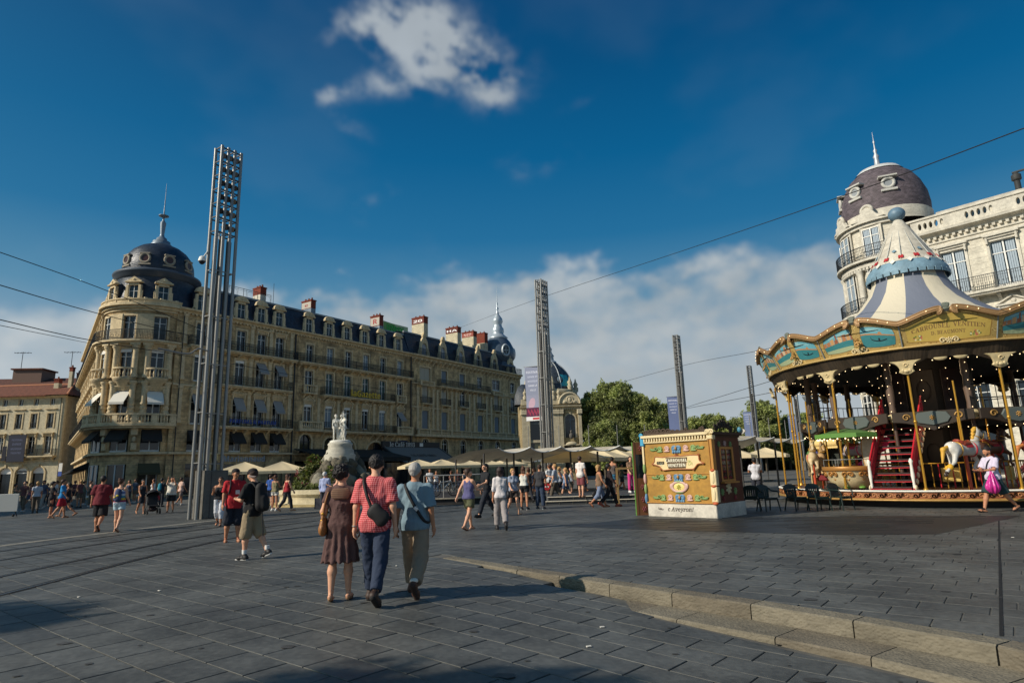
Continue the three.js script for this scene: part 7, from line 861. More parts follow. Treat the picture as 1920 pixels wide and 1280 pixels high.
{
const C = T('carousel', 'two storey Venetian carousel with striped tent roof and gilt boards at the right', 'carousel', CC), N = 14, st = Math.PI * 2 / N, ph = -12.4 * D2R, P = (r, a, y = 0) => [Math.sin(a) * r, y, Math.cos(a) * r];
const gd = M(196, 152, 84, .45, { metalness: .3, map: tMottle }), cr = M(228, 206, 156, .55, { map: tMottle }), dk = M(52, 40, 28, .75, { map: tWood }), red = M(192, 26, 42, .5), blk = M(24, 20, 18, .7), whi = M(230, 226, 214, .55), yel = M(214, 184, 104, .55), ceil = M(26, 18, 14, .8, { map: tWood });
mesh('deck', M(120, 84, 56, .6, { map: tWood }), [lathe([[0, .5], [5.83, .5]], 56), lathe([[5.83, .5], [5.83, .3]], 56)], C); mesh('deck_rim', whi, [lathe([[5.8, .5], [5.9, .5], [5.9, .56], [5.8, .56]], 70)], C); mesh('rim_moulding', gd, [lathe([[5.84, .2], [5.95, .22], [5.98, .26], [5.9, .3], [5.84, .3]], 70)], C); mesh('skirt', blk, [lathe([[5.55, 0], [5.55, .3]], 48)], C); mesh('fascia', M(150, 92, 58, .55, { map: tMottle }), [lathe([[5.85, .3], [5.86, .5]], 70)], C);
{ const g = cached('cf', () => geo(spiral(.07, 1.2, .014, 1.3), mv(rz(spiral(.05, 1.2, .012), 3), .13, -.02, 0))); const l = []; for (let i = 0; i < 150; i++) { const a = i / 150 * 6.283; const q = g.clone(); if (i % 2) q.scale(1, -1, 1); q.rotateY(a); const p = P(5.865, a, .395); q.translate(...p); l.push(q); } stuff(mesh('fascia_scrolls', M(186, 128, 80, .5), l, C)); }
for (let i = 0; i < N; i++) { const a = ph + i * st, m = mesh('brass_pole', MAT.brass, cached('bp', () => geo(bar([0, .5, 0], [0, 4.8, 0], .038, .038, 10), sph(0, 2.75, 0, .055, .07, .055), mv(lathe([[.1, .5], [.09, .56], [.05, .62]], 12), 0, 0, 0))), C); m.position.set(...P(5.6, a)); const c = mesh('capital', cr, cached('cap', () => { const s = new THREE.Shape(); s.moveTo(-.42, .42); s.quadraticCurveTo(-.2, .36, -.17, .12); s.lineTo(-.2, .06); s.quadraticCurveTo(0, -.1, .2, .06); s.lineTo(.17, .12); s.quadraticCurveTo(.2, .36, .42, .42); s.closePath(); return geo(mv(ext(s, .05, .02), 0, 0, 0), mv(spiral(.08, 1.2, .022), 0, .28, .07), sph(0, .08, .07, .09, .06, .05), sph(-.1, .1, .06, .05, .07, .04), sph(.1, .1, .06, .05, .07, .04)); }), C); c.position.set(...P(5.66, a, 4.36)); c.rotation.y = a; c.rotation.order = 'YXZ'; c.rotation.x = .25; }
const art = k => canvasTex(1024, 320, (c, w, h) => { // lagoon views in gilt frames, or the lettered board
c.fillStyle = '#b59a5c'; c.fillRect(0, 0, w, h); const r = mulberry(100 + k);
for (let i = 0; i < 260; i++) { c.fillStyle = ['#8c6b35', '#d8bd7c', '#a5894c', '#7e5a33'][i % 4]; c.beginPath(); c.ellipse(r() * w, r() * h, 4 + r() * 14, 3 + r() * 6, r() * 3, 0, 7); c.fill(); }
if (k === 0) { c.fillStyle = '#c9ac58'; c.beginPath(); c.moveTo(60, 70); c.quadraticCurveTo(512, -10, 964, 70); c.lineTo(950, 270); c.quadraticCurveTo(512, 330, 74, 270); c.fill(); c.strokeStyle = '#8e6a34'; c.lineWidth = 8; c.stroke(); c.fillStyle = '#7d5e3e'; c.textAlign = 'center'; c.font = 'bold 66px serif'; c.fillText('CARROUSEL  VENITIEN', 512, 168); c.font = 'bold 50px serif'; c.fillText('D. BEAUMONT', 512, 230); for (const x of [190, 800]) for (let i = 0; i < 14; i++) { c.fillStyle = ['#6f7a3a', '#c06a5a', '#e0d8b0', '#85904c'][i % 4]; c.beginPath(); c.arc(x + (r() - .5) * 110, 235 + (r() - .5) * 50, 10, 0, 7); c.fill(); } return; }
for (const [x0, x1] of [[50, 470], [560, 974]]) { c.save(); c.beginPath(); c.moveTo(x0 + 30, 60); c.quadraticCurveTo((x0 + x1) / 2, 20 + 30 * ((k + x0) % 2), x1 - 30, 56); c.quadraticCurveTo(x1 + 8, 150, x1 - 24, 262); c.quadraticCurveTo((x0 + x1) / 2, 296, x0 + 24, 262); c.quadraticCurveTo(x0 - 10, 150, x0 + 30, 60); c.closePath(); c.strokeStyle = '#6e5430'; c.lineWidth = 12; c.stroke(); c.clip(); const hz = 140 + r() * 20; c.fillStyle = '#6caebb'; c.fillRect(x0 - 20, 0, 500, hz); c.fillStyle = '#93c2c8'; for (let i = 0; i < 5; i++) { c.beginPath(); c.ellipse(x0 + r() * 420, 60 + r() * 50, 60, 10, 0, 0, 7); c.fill(); } c.fillStyle = '#3a8086'; c.fillRect(x0 - 20, hz, 500, 300); c.fillStyle = '#4a9294'; for (let i = 0; i < 12; i++) c.fillRect(x0 + r() * 380, hz + 10 + r() * 110, 60, 4); if ((k + (x0 > 300 ? 1 : 0)) % 2) { c.fillStyle = '#b87f58'; for (let i = 0; i < 8; i++) { const x = x0 + i * 56, hh = 30 + r() * 50; c.fillRect(x, hz - hh, 50, hh + 14); c.fillStyle = ['#b87f58', '#cfa06c', '#a0664a', '#d8b890'][i % 4]; } c.fillStyle = '#9a5a44'; c.fillRect(x0 + 190, hz - 90, 18, 90); c.fillStyle = '#a7b48e'; c.fillRect(x0, hz + 76, 440, 70); } else { c.fillStyle = '#b98a60'; c.fillRect(x0, hz - 14, 440, 16); c.beginPath(); c.arc(x0 + 240, hz - 14, 24, Math.PI, 0); c.fill(); c.strokeStyle = '#15222a'; c.lineWidth = 12; c.beginPath(); c.moveTo(x0 + 130, hz + 52); c.quadraticCurveTo(x0 + 220, hz + 92, x0 + 310, hz + 46); c.stroke(); c.lineWidth = 5; c.beginPath(); c.moveTo(x0 + 132, hz + 54); c.lineTo(x0 + 122, hz + 24); c.stroke(); c.fillStyle = '#15222a'; c.fillRect(x0 + 210, hz + 36, 20, 30); } c.restore(); }
});
const arts = [0, 1, 2, 3].map(art), artM = arts.map(t => new THREE.MeshStandardMaterial({ map: t, roughness: .5 }));
const topY = u => 5.96 + .36 * Math.pow(Math.sin(u * Math.PI), 1.3) - .07 * Math.exp(-Math.pow((u - .5) / .05, 2)); // u 0..1 across one board
for (let i = 0; i < N; i++) {
const a0 = ph + i * st, n = 18, Pp = [], UV = [], Pb = [], Q = (u, v) => { const y = mix(5.22, topY(u) - .04, v), r = mix(5.76, 6.12, v), a = a0 + u * st; return P(r, a, y); };
for (let k = 0; k < n; k++) for (let j = 0; j < 3; j++) { const c = [[k, j], [k + 1, j], [k + 1, j + 1], [k, j], [k + 1, j + 1], [k, j + 1]]; for (const [u, v] of c) { Pp.push(...Q(u / n, v / 3)); UV.push(u / n, v / 3); } }
const g = new THREE.BufferGeometry(); g.setAttribute('position', new THREE.Float32BufferAttribute(Pp, 3)); g.setAttribute('uv', new THREE.Float32BufferAttribute(UV, 2)); g.computeVertexNormals(); g.userData.uv = true; const bd = mesh('rounding_board', artM[i === N - 1 ? 0 : 1 + (i % 3)], g, C);
const bk = g.clone(); bk.userData = {}; bk.deleteAttribute('uv'); { const p = bk.attributes.position; for (let k = 0; k < p.count; k++) p.setXYZ(k, p.getX(k) * .985, p.getY(k), p.getZ(k) * .985); const ix = []; for (let k = 0; k < p.count; k += 3) ix.push(k, k + 2, k + 1); bk.setIndex(ix); } mesh('board_back', dk, [bk.toNonIndexed()], bd);
const half = (s) => { const pts = []; for (let k = 0; k <= 10; k++) { const u = s < 0 ? k / 10 * .44 : 1 - k / 10 * .44; pts.push(P(6.15, a0 + u * st, topY(u))); } const e = s < 0 ? .45 : .55; pts.push(P(6.17, a0 + (e + s * .0) * st, topY(.44) - .05), P(6.18, a0 + (e - s * -.03) * st, topY(.44) - .14), P(6.18, a0 + (e + s * .05) * st, topY(.44) - .13)); return geo(tube(pts, .075, 34, 7), tube(pts.map(p => [p[0] * 1.006, p[1] + .075, p[2] * 1.006]), .025, 34, 5), tube(pts.map(p => [p[0] * 1.012, p[1] - .07, p[2] * 1.012]), .022, 34, 5)); };
for (const s of [-1, 1]) mesh('scroll_rail', M(158, 124, 84, .5, { metalness: .25 }), [half(s)], bd);
const cs = mesh('crest', M(98, 104, 92, .6), [...[-.5, -.25, 0, .25, .5].map(q => rz(mv(sph(0, 0, 0, .05, .13, .05, 8, 6), 0, .09, 0), q)), sph(0, 0, 0, .12, .06, .07)], bd); cs.position.set(...P(6.14, a0 + st / 2, topY(.5) + .03)); cs.rotation.y = a0 + st / 2;
mesh('bottom_moulding', M(190, 160, 100, .5, { metalness: .2 }), [tube([0, .25, .5, .75, 1].map(u => P(5.79, a0 + u * st, 5.2)), .04, 12, 6)], bd); mesh('joint_strip', M(132, 140, 142, .5), [bar(P(5.8, a0, 5.22), P(6.14, a0, 5.98), .022, .022, 5)], bd);
const ro = mesh('medallion', cr, [rosette(.12, 8, .03), mv(spiral(.1, 1.3, .025), -.18, 0, 0), mv(ry(spiral(.1, 1.3, .025), Math.PI), .18, 0, 0)], bd); ro.position.set(...P(5.82, a0 + st / 2, 5.3)); ro.rotation.y = a0 + st / 2; if (i !== N - 1) { const r2 = mesh('medallion', gd, [rosette(.1, 6, .03), mv(spiral(.13, 1.3, .03), 0, .2, 0), mv(spiral(.12, 1.3, .03), .05, -.18, 0)], bd); r2.position.set(...P(5.98, a0 + st / 2, 5.65)); r2.rotation.set(-.42, a0 + st / 2, 0, 'YXZ'); }
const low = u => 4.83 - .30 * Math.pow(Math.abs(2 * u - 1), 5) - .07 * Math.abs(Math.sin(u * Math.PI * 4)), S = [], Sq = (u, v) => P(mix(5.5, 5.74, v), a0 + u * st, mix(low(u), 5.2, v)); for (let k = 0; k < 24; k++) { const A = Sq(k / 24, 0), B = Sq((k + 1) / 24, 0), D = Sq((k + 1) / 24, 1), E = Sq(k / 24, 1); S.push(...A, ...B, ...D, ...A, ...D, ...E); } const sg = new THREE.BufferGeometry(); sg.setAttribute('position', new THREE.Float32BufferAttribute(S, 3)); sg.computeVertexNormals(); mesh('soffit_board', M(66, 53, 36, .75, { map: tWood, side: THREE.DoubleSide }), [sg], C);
for (const u of [.39, .61]) { const h = mesh('half_shell', cr, [new THREE.SphereGeometry(.2, 12, 6, 0, 6.3, 1.57, 1.57).scale(1, .55, .35)], C); h.position.set(...P(5.56, a0 + u * st, 4.8)); h.rotation.y = a0 + u * st; }
}
const prof = [[5.7, 5.8], [4.6, 6.15], [3.5, 6.6], [2.7, 7.1], [2.05, 7.65], [1.6, 8.2], [1.36, 8.7], [1.28, 9.1]], mA = M(112, 118, 132, .75, { bumpMap: tCloth, bumpScale: .02 }), mB = M(208, 198, 174, .75, { bumpMap: tCloth, bumpScale: .02 });
for (let i = 0; i < N; i++) mesh('tent_panel', i % 2 ? mA : mB, [lathe(prof, 3, ph + i * st, st)], C);
mesh('tent_rim', dk, [lathe([[5.5, 5.75], [6.05, 5.9]], 40)], C);
const LB = M(134, 168, 186, .6, { map: tMottle }); mesh('cone', M(222, 214, 196, .65, { map: tMottle }), [lathe([[1.3, 9.45], [1.0, 9.9], [.7, 10.5], [.42, 11.1], [.12, 11.6]], 28)], C); mesh('cone_skirt', LB, [lathe([[1.5, 8.98], [1.48, 9.18], [1.28, 9.46]], 42)], C); { const sc = []; for (let i = 0; i < 30; i++) { const a = i / 30 * 6.283, q = mv(cbx(-.13, .13, -.13, .04, -.02, .02, .01), 0, 0, 0); q.rotateY(a); q.translate(...P(1.5, a, 8.98)); sc.push(q); } stuff(mesh('scallops', LB, sc, C)); }
for (let i = 0; i < 14; i++) { const a = ph + i * st, d = mesh('red_diamond', M(176, 40, 44, .6), cached('dia', () => geo(bx(-.09, .09, -.09, .09, -.01, .015))), C); d.position.set(...P(1.22, a, 9.62)); d.rotation.set(-.62, a, 0, 'YXZ'); const e = mesh('white_star', whi, cached('dib', () => geo(ext([[0, .14], [.1, 0], [0, -.14], [-.1, 0]], .02))), C); e.position.set(...P(1.36, a + st / 2, 9.42)); e.rotation.set(-.62, a + st / 2, 0, 'YXZ'); const f = mesh('cone_batten', M(196, 196, 188, .6), [bar(P(1.28, a, 9.5), P(.13, a, 11.58), .018, .01, 5)], C); if (i % 2 === 0) { const g = mesh('blue_diamond', LB, cached('dia', () => 0), C); g.position.set(...P(1.02, a + st / 2, 9.95)); g.rotation.set(-.6, a + st / 2, .785, 'YXZ'); g.scale.setScalar(.7); } }
mesh('ball', M(110, 140, 160, .5, { map: tMottle }), [sph(0, 11.82, 0, .33, .31, .33, 20, 14)], C); mesh('ball_patch', M(176, 40, 44, .6), [sph(0, 12.0, 0, .2, .14, .2, 12, 8)], C);
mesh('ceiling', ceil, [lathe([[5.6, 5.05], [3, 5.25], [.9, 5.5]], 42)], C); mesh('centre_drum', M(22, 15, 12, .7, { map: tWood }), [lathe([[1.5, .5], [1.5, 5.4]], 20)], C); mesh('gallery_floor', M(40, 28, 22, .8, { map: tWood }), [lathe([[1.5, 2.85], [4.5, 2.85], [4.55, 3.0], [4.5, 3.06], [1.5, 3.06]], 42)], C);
const openA = -48 * D2R;
for (let i = 0; i < 12; i++) { const a = openA + (i + .5) * Math.PI / 6; const sg = sub('gallery_board', C, P(4.58, a, 2.9)); sg.rotation.y = a; const s = new THREE.Shape(); s.moveTo(-1.15, .22); s.lineTo(1.15, .22); s.lineTo(1.15, -.1); s.quadraticCurveTo(.6, -.12, 0, -.42); s.quadraticCurveTo(-.6, -.12, -1.15, -.1); s.closePath(); mesh('board', M(58, 44, 30, .65, { map: tMottle }), [ext(s, .06, .015)], sg); mesh('shield', M(84, 92, 88, .55), [mv(ext([[-.5, .0], [-.4, .16], [0, .2], [.4, .16], [.5, 0], [.4, -.15], [0, -.24], [-.4, -.15]], .04, .02), 0, .0, .07)], sg); mesh('gilt_scroll', gd, [mv(spiral(.12, 1.3, .025), -.75, .04, .09), mv(ry(spiral(.12, 1.3, .025), Math.PI), .75, .04, .09), rosette(.1, 7, .03).map(g => mv(g, 0, 0, .13))], sg);
const p = sub('gallery_post', C, P(4.35, a - Math.PI / 12)); p.rotation.y = a; mesh('lower_shaft', M(80, 60, 50, .6), [bar([0, .5, 0], [0, 2.85, 0], .06, .06, 8)], p); mesh('upper_shaft', M(104, 84, 70, .6), [mv(lathe([[.09, 0], [.12, .1], [.1, .3], [.13, .8], [.1, 1.2], [.13, 1.3], [.1, 1.9], [.16, 2]], 10), 0, 3.06, 0)], p); mesh('foot', cr, [sph(0, 3.0, .12, .2, .12, .12), sph(0, 2.86, .12, .12, .06, .09)], p);
if (i !== 0 && i !== 11) { const l = [], a1 = a - Math.PI / 12, a2 = a + Math.PI / 12; for (let k = 0; k <= 9; k++) { const q = mix(a1, a2, k / 9); l.push(bar(P(4.45, q, 3.06), P(4.45, q, 3.95), .012, .012, 5)); } for (const y of [3.95, 3.5]) l.push(bar(P(4.45, a1, y), P(4.45, a2, y), .02, .02, 5)); stuff(mesh('gallery_railing', blk, l, C)); } }
for (let i = 0; i < 10; i++) { const a = i / 10 * 6.283, q = mesh('drum_panel', i % 2 ? M(44, 32, 22, .6, { map: tMottle }) : M(40, 20, 18, .6, { map: tMottle }), [cbx(-.38, .38, .7, 2.6, 0, .05, .02), cbx(-.38, .38, 3.2, 4.9, 0, .05, .02), sph(0, 1.7, .06, .24, .4, .04), sph(0, 4.1, .06, .24, .4, .04)], C); q.position.set(...P(1.5, a)); q.rotation.y = a; }
{ const l = [], l2 = []; for (let k = 0; k < 96; k++) { const a = k / 96 * 6.283; if (Math.abs(Math.atan2(Math.sin(a - openA), Math.cos(a - openA))) < .16) continue; (k % 2 ? l : l2).push(bar(P(3.1, a, .5), P(3.1, a, 1.35), .022, .016, 5)); } stuff(mesh('inner_fence', red, l, C)); stuff(mesh('inner_fence_gilt', MAT.brass, l2, C)); mesh('inner_rail', MAT.brass, [mv(new THREE.TorusGeometry(3.1, .025, 6, 60).rotateX(Math.PI / 2), 0, 1.37, 0)], C); for (let i = 0; i < 14; i++) { const a = ph + (i + .5) * st, rr = i % 2 ? 5.0 : 3.9; mesh('ride_pole', MAT.brass, cached('rp', () => geo(bar([0, .5, 0], [0, 2.86, 0], .026, .026, 7))), C).position.set(...P(rr, a)); const q = mesh('panel_mirror', i % 3 ? yel : M(126, 60, 52, .5), cached('pmr', () => geo(cbx(-.3, .3, .7, 1.2, 0, .04, .02), sph(0, .95, .04, .14, .18, .03))), C); q.position.set(...P(2.4, a)); q.rotation.y = a; } }
{ const s = sub('staircase', C, [0, 0, 0]); s.rotation.y = openA; const tr = M(128, 30, 36, .6), treadG = cached('tr', () => geo(cbx(-.58, .58, -.05, 0, -.02, .26, .01))), nG = cached('trn', () => geo(bx(-.58, .58, -.13, -.051, .2, .24))); for (let k = 0; k < 11; k++) { const y = .66 + k * .225, z = 5.38 - k * .2; const m = mesh('tread', M(44, 30, 26, .7), treadG, s); m.position.set(0, y, z); const n = mesh('riser', red, nG, s); n.position.set(0, y + .05, z); }
for (const e of [-1, 1]) { const x = e * .64; mesh('stringer', M(150, 30, 38, .5), [(() => { const g = ext([[5.62, .52], [5.4, .5], [3.25, 2.86], [3.3, 3.1], [3.5, 3.08]], .06); g.rotateY(-Math.PI / 2); g.translate(x + .03, 0, 0); return g; })()], s); for (let k = 0; k < 22; k++) { const t = k / 21, z = 5.42 - t * 2.1, y = .68 + t * 2.28; mesh('baluster', red, cached('sb', () => geo(mv(lathe([[.018, 0], [.03, .1], [.018, .2], [.034, .4], [.02, .6], [.024, .78]], 6), 0, 0, 0))), s).position.set(x, y, z); } mesh('handrail', red, [bar([x, 1.46, 5.45], [x, 3.76, 3.3], .032, .032, 8)], s); for (let k = 0; k < 12; k++) mesh('shell_edge', M(222, 206, 170, .55), cached('she', () => geo(sph(0, 0, 0, .045, .1, .1, 8, 6))), s).position.set(x + e * .05, .62 + k * .2, 5.5 - k * .185); mesh('newel', whi, [mv(lathe([[.05, 0], [.04, .3], [.06, .5], [.04, .9], [.07, .98], [.02, 1.08]], 10), x, .5, 5.5)], s); } }
{ const pts = [], r = mulberry(31); for (let i = 0; i < N; i++) { const a0 = ph + i * st; for (let k = 1; k < 10; k++) { const u = k / 10; if (r() < .3) continue; if (Math.abs(u - .5) > .06) pts.push(P(6.25, a0 + u * st, topY(u) + .01)); pts.push(P(5.47, a0 + u * st, 4.83 - .30 * Math.pow(Math.abs(2 * u - 1), 5) - .09)); } for (const rr of [4.9, 3.8]) for (let k = 0; k < 2; k++) pts.push(P(rr, a0 + (k + .5) / 3 * st, 5.02 + (5.6 - rr) * .06)); } for (let i = 0; i < 12; i++) { const a = openA + i * Math.PI / 6; for (let k = 0; k < 6; k++) if (r() < .7) pts.push(P(4.5, a, 3.2 + k * .3)); for (let k = 0; k < 9; k++) if (k % 2 || r() < .5) pts.push(P(4.66, a + k / 9 * Math.PI / 6, 2.52 + .06 * r())); for (let k = 0; k < 5; k++) pts.push(P(1.62, a + .2, 3.3 + k * .4)); }
const im = new THREE.InstancedMesh(new THREE.SphereGeometry(.0145, 6, 4), new THREE.MeshStandardMaterial({ color: lin(255, 236, 190), emissive: new THREE.Color(1, .72, .38), emissiveIntensity: 3.2, roughness: .4 }), pts.length); im.name = 'lamps'; const m = new THREE.Matrix4(); pts.forEach((p, k) => { m.makeTranslation(...p); im.setMatrixAt(k, m); }); stuff(im); C.add(im); const pl = new THREE.PointLight(new THREE.Color(1, .72, .42), 2, 9); pl.position.set(...P(3.4, -30 * D2R, 4.7)); C.add(pl); const p2 = new THREE.PointLight(new THREE.Color(1, .72, .42), 1.5, 8); p2.position.set(...P(3.6, -25 * D2R, 2.4)); C.add(p2); }
}
{
const P = (r, a, y = 0) => [CC[0] + Math.sin(a) * r, y, CC[2] + Math.cos(a) * r];
function horse(label, pos, turn, o = {}) { // galloping wooden horse facing +x, saddle height about 1 m, on a brass pole
const h = T('carousel_horse', label, 'carousel horse', pos, turn, o.group); if (o.tassel) h.scale.setScalar(1.05); const p = (a, b, ra, rb, q = {}) => ({ a, b, ra, rb, ...q }), B = [p([-.42, .98, 0], [.36, .98, 0], .2, .19, { fz: .85, k: .08 }), p([.3, 1.0, 0], [.44, 1.06, 0], .2, .17, { fz: .85, k: .08 }), p([-.5, 1.02, 0], [-.44, .98, 0], .2, .2, { k: .08 }), p([.42, 1.1, 0], [.66, 1.5, 0], .155, .1, { fz: .8, k: .06 }), p([.66, 1.52, 0], [.92, 1.36, 0], .095, .055, { fz: .85, k: .03 }), p([.9, 1.36, 0], [.96, 1.32, 0], .052, .045, { k: .02 }), p([.62, 1.56, .045], [.62, 1.67, .05], .03, .012, { k: .02 }), p([.62, 1.56, -.045], [.62, 1.67, -.05], .03, .012, { k: .02 })];
const leg = (a, k, f, g, s) => { B.push(p(a, k, .1, .058, { k: .05 }), p(k, f, .05, .036, { k: .03 }), p(f, g, .038, .05, { k: .02 })); }; leg([.4, .92, .1], [.72, .78, .1], [.66, .5, .1], [.74, .42, .1]); leg([.38, .9, -.1], [.6, .62, -.1], [.42, .42, -.1], [.5, .33, -.1]); leg([-.5, .92, .11], [-.62, .6, .11], [-.86, .42, .11], [-.98, .32, .11]); leg([-.46, .9, -.11], [-.48, .56, -.11], [-.7, .36, -.11], [-.76, .24, -.11]);
const w = M(...(o.c || [226, 222, 212]), .42, { map: tMottle }), g = sdfMesh(B, .022); g.userData.uv = true; mesh('body', w, g, h); const mn = []; for (let k = 0; k < 9; k++) { const t = k / 8; mn.push(p([mix(.5, .66, t) - .07, mix(1.2, 1.62, t), 0], [mix(.46, .6, t) - .12, mix(1.14, 1.56, t), .03 * (k % 2 ? 1 : -1)], .055, .035, { k: .02 })); } mn.push(p([.68, 1.6, 0], [.76, 1.56, .03], .04, .02, {})); const g2 = sdfMesh(mn, .018); g2.userData.uv = true; mesh('mane', M(...(o.mane || [214, 164, 60]), .6), g2, h); const g3 = sdfMesh([p([-.62, 1.08, 0], [-.86, .98, 0], .05, .07, {}), p([-.86, .98, 0], [-.96, .6, 0], .07, .03, { k: .04 })], .02); g3.userData.uv = true; mesh('tail', M(...(o.mane || [214, 164, 60]), .6), g3, h);
const g4 = sdfMesh([p([-.1, 1.14, 0], [.16, 1.13, 0], .12, .1, { fz: 1.5, k: .04 }), p([-.26, 1.24, 0], [-.2, 1.2, 0], .06, .08, { fz: 2, k: .04 }), p([.2, 1.22, 0], [.24, 1.2, 0], .05, .05, { fz: 1.2, k: .03 })], .02); g4.userData.uv = true; mesh('saddle', M(...(o.sad || [150, 64, 44]), .5), g4, h); mesh('saddle_cloth', M(...(o.cl || [170, 30, 44]), .6), [mv(new THREE.TorusGeometry(.21, .03, 5, 18).rotateY(Math.PI / 2).scale(1, 1, .9), .3, .98, 0), mv(new THREE.CylinderGeometry(.215, .215, .3, 18, 1, true, .2, 2.7).rotateZ(Math.PI / 2).rotateX(0).scale(1, 1, .9), .04, .985, 0)], h); const gm = M(206, 160, 70, .4, { metalness: .4 }); mesh('harness', gm, [mv(new THREE.TorusGeometry(.22, .018, 5, 20).rotateY(Math.PI / 2).scale(1, 1, .9), -.3, .98, 0), mv(new THREE.TorusGeometry(.13, .014, 5, 16).rotateY(Math.PI / 2).rotateZ(.95), .56, 1.32, 0), mv(new THREE.TorusGeometry(.07, .01, 5, 14).rotateY(Math.PI / 2).rotateZ(-.5), .84, 1.41, 0), tube([[.86, 1.38, .06], [.6, 1.26, .15], [.2, 1.22, .1]], .008, 10, 4)], h); mesh('hoof', M(...(o.hf || [54, 40, 34]), .5), [sph(.75, .4, .1, .06, .05, .05), sph(.51, .31, -.1, .06, .05, .05), sph(-1.0, .3, .11, .06, .05, .05), sph(-.77, .22, -.11, .06, .05, .05)], h); mesh('eye', MAT.rubber, [sph(.75, 1.5, .07, .014), sph(.75, 1.5, -.07, .014)], h); if (o.tassel) mesh('tassel', M(222, 168, 40, .6), [sph(-.82, .46, .11, .09, .1, .09), sph(-.66, .42, -.11, .08, .09, .08)], h); mesh('pole', MAT.brass, [bar([.02, -.1 + (o.foot ?? 0), 0], [.02, 3.9 - pos[1], 0], .028, .028, 8)], h); mesh('stand', M(190, 74, 40, .5), [bar([.02, -pos[1] + .5, 0], [.02, .85, 0], .05, .05, 8)], h); return h;
}
const A = d => d * D2R;
horse('white galloping carousel horse with golden mane and red saddle, right of the stairs', P(5.05, A(-25), .78), .3, { tassel: 1, group: 'carousel horses' });
horse('dark red bridled carousel horse at the right edge of the picture', P(4.9, A(2), .82), .05, { c: [110, 46, 40], mane: [196, 120, 60], cl: [200, 150, 60], group: 'carousel horses' });
horse('cream carousel horse facing forward at the left end of the deck', P(5.1, A(-86), .7), -1.95, { c: [232, 206, 160], mane: [206, 170, 110], sad: [96, 140, 70], cl: [190, 80, 90], group: 'carousel horses' });
horse('tan carousel horse beside the cream one, on the inner ring', P(4.4, A(-98), .66), -1.8, { c: [206, 170, 120], mane: [150, 110, 70], sad: [80, 90, 150], cl: [110, 150, 90], group: 'carousel horses' });
horse('pale grey carousel horse with pink saddle cloth behind the tub', P(3.7, A(-78), .95), -1.3, { c: [196, 192, 204], mane: [150, 150, 170], cl: [206, 60, 120], group: 'carousel horses' });
horse('brown carousel horse in the shade deep inside the carousel', P(3.6, A(-8), .85), .3, { c: [90, 60, 44], mane: [60, 40, 30], group: 'carousel horses' });
{ // round spinning tub with a green canopy
const t = T('spinning_tub', 'cream and gold round tub seat with small green canopy, before the carousel stairs', 'carousel tub', P(4.85, A(-67), .5)), cr = M(226, 206, 160, .5, { map: tMottle }), gd = M(176, 124, 62, .45, { metalness: .3 }); mesh('tub', cr, [lathe([[.4, .08], [.62, .12], [.78, .4], [.9, .78], [.92, .82], [.84, .82], [.7, .4], [.2, .3]], 30)], t); mesh('band', gd, [lathe([[.9, .7], [.94, .72], [.95, .84], [.9, .86]], 30)], t); for (let k = 0; k < 10; k++) { const a = k / 10 * 6.283, m = mesh('gilt_scroll', gd, cached('tub', () => geo(mv(spiral(.1, 1.2, .03), -.1, .08, 0), mv(ry(spiral(.1, 1.2, .03), Math.PI), .1, .08, 0), mv(spiral(.06, 1.2, .025), 0, -.1, -.05))), t); m.position.set(Math.sin(a) * .83, .5, Math.cos(a) * .83); m.rotation.set(.25, a, 0, 'YXZ'); } for (let k = 0; k < 8; k++) { const a = k / 8 * 6.283; mesh('green_foot', M(110, 160, 70, .5), [sph(Math.sin(a) * .62, .12, Math.cos(a) * .62, .12, .05, .1)], t); }
mesh('post', MAT.brass, [bar([0, 0, 0], [0, 1.95, 0], .04)], t); const lg = M(96, 142, 62, .5); const cap = []; for (let k = 0; k < 8; k++) { const a = k / 8 * 6.283 + .2; const q = cbx(-.43, .43, 1.86, 2.02, -.02, .02, .01); q.rotateY(a); q.translate(Math.sin(a) * .98, 0, Math.cos(a) * .98); cap.push(q); } cap.forEach(g => mesh('canopy_panel', lg, [g], t)); mesh('canopy_top', M(86, 120, 60, .6), [lathe([[1.0, 2.02], [.5, 2.14], [0, 2.2]], 8)], t); mesh('canopy_underside', M(50, 36, 28, .8), [lathe([[.96, 1.86], [0, 1.9]], 8)], t); const b = []; for (let k = 0; k < 24; k++) b.push(sph(Math.sin(k / 24 * 6.283) * .98, 1.83, Math.cos(k / 24 * 6.283) * .98, .026, .026, .026, 6, 4)); stuff(mesh('lamps', new THREE.MeshStandardMaterial({ color: lin(255, 236, 190), emissive: new THREE.Color(1, .72, .38), emissiveIntensity: 4 }), b, t)); for (let k = 0; k < 6; k++) { const a = k * 1.047; mesh('rail_post', MAT.steel, [bar([Math.sin(a) * .86, .84, Math.cos(a) * .86], [Math.sin(a) * .86, 1.1, Math.cos(a) * .86], .012)], t); } mesh('rail', MAT.steel, [mv(new THREE.TorusGeometry(.86, .014, 5, 36).rotateX(Math.PI / 2), 0, 1.1, 0)], t); }
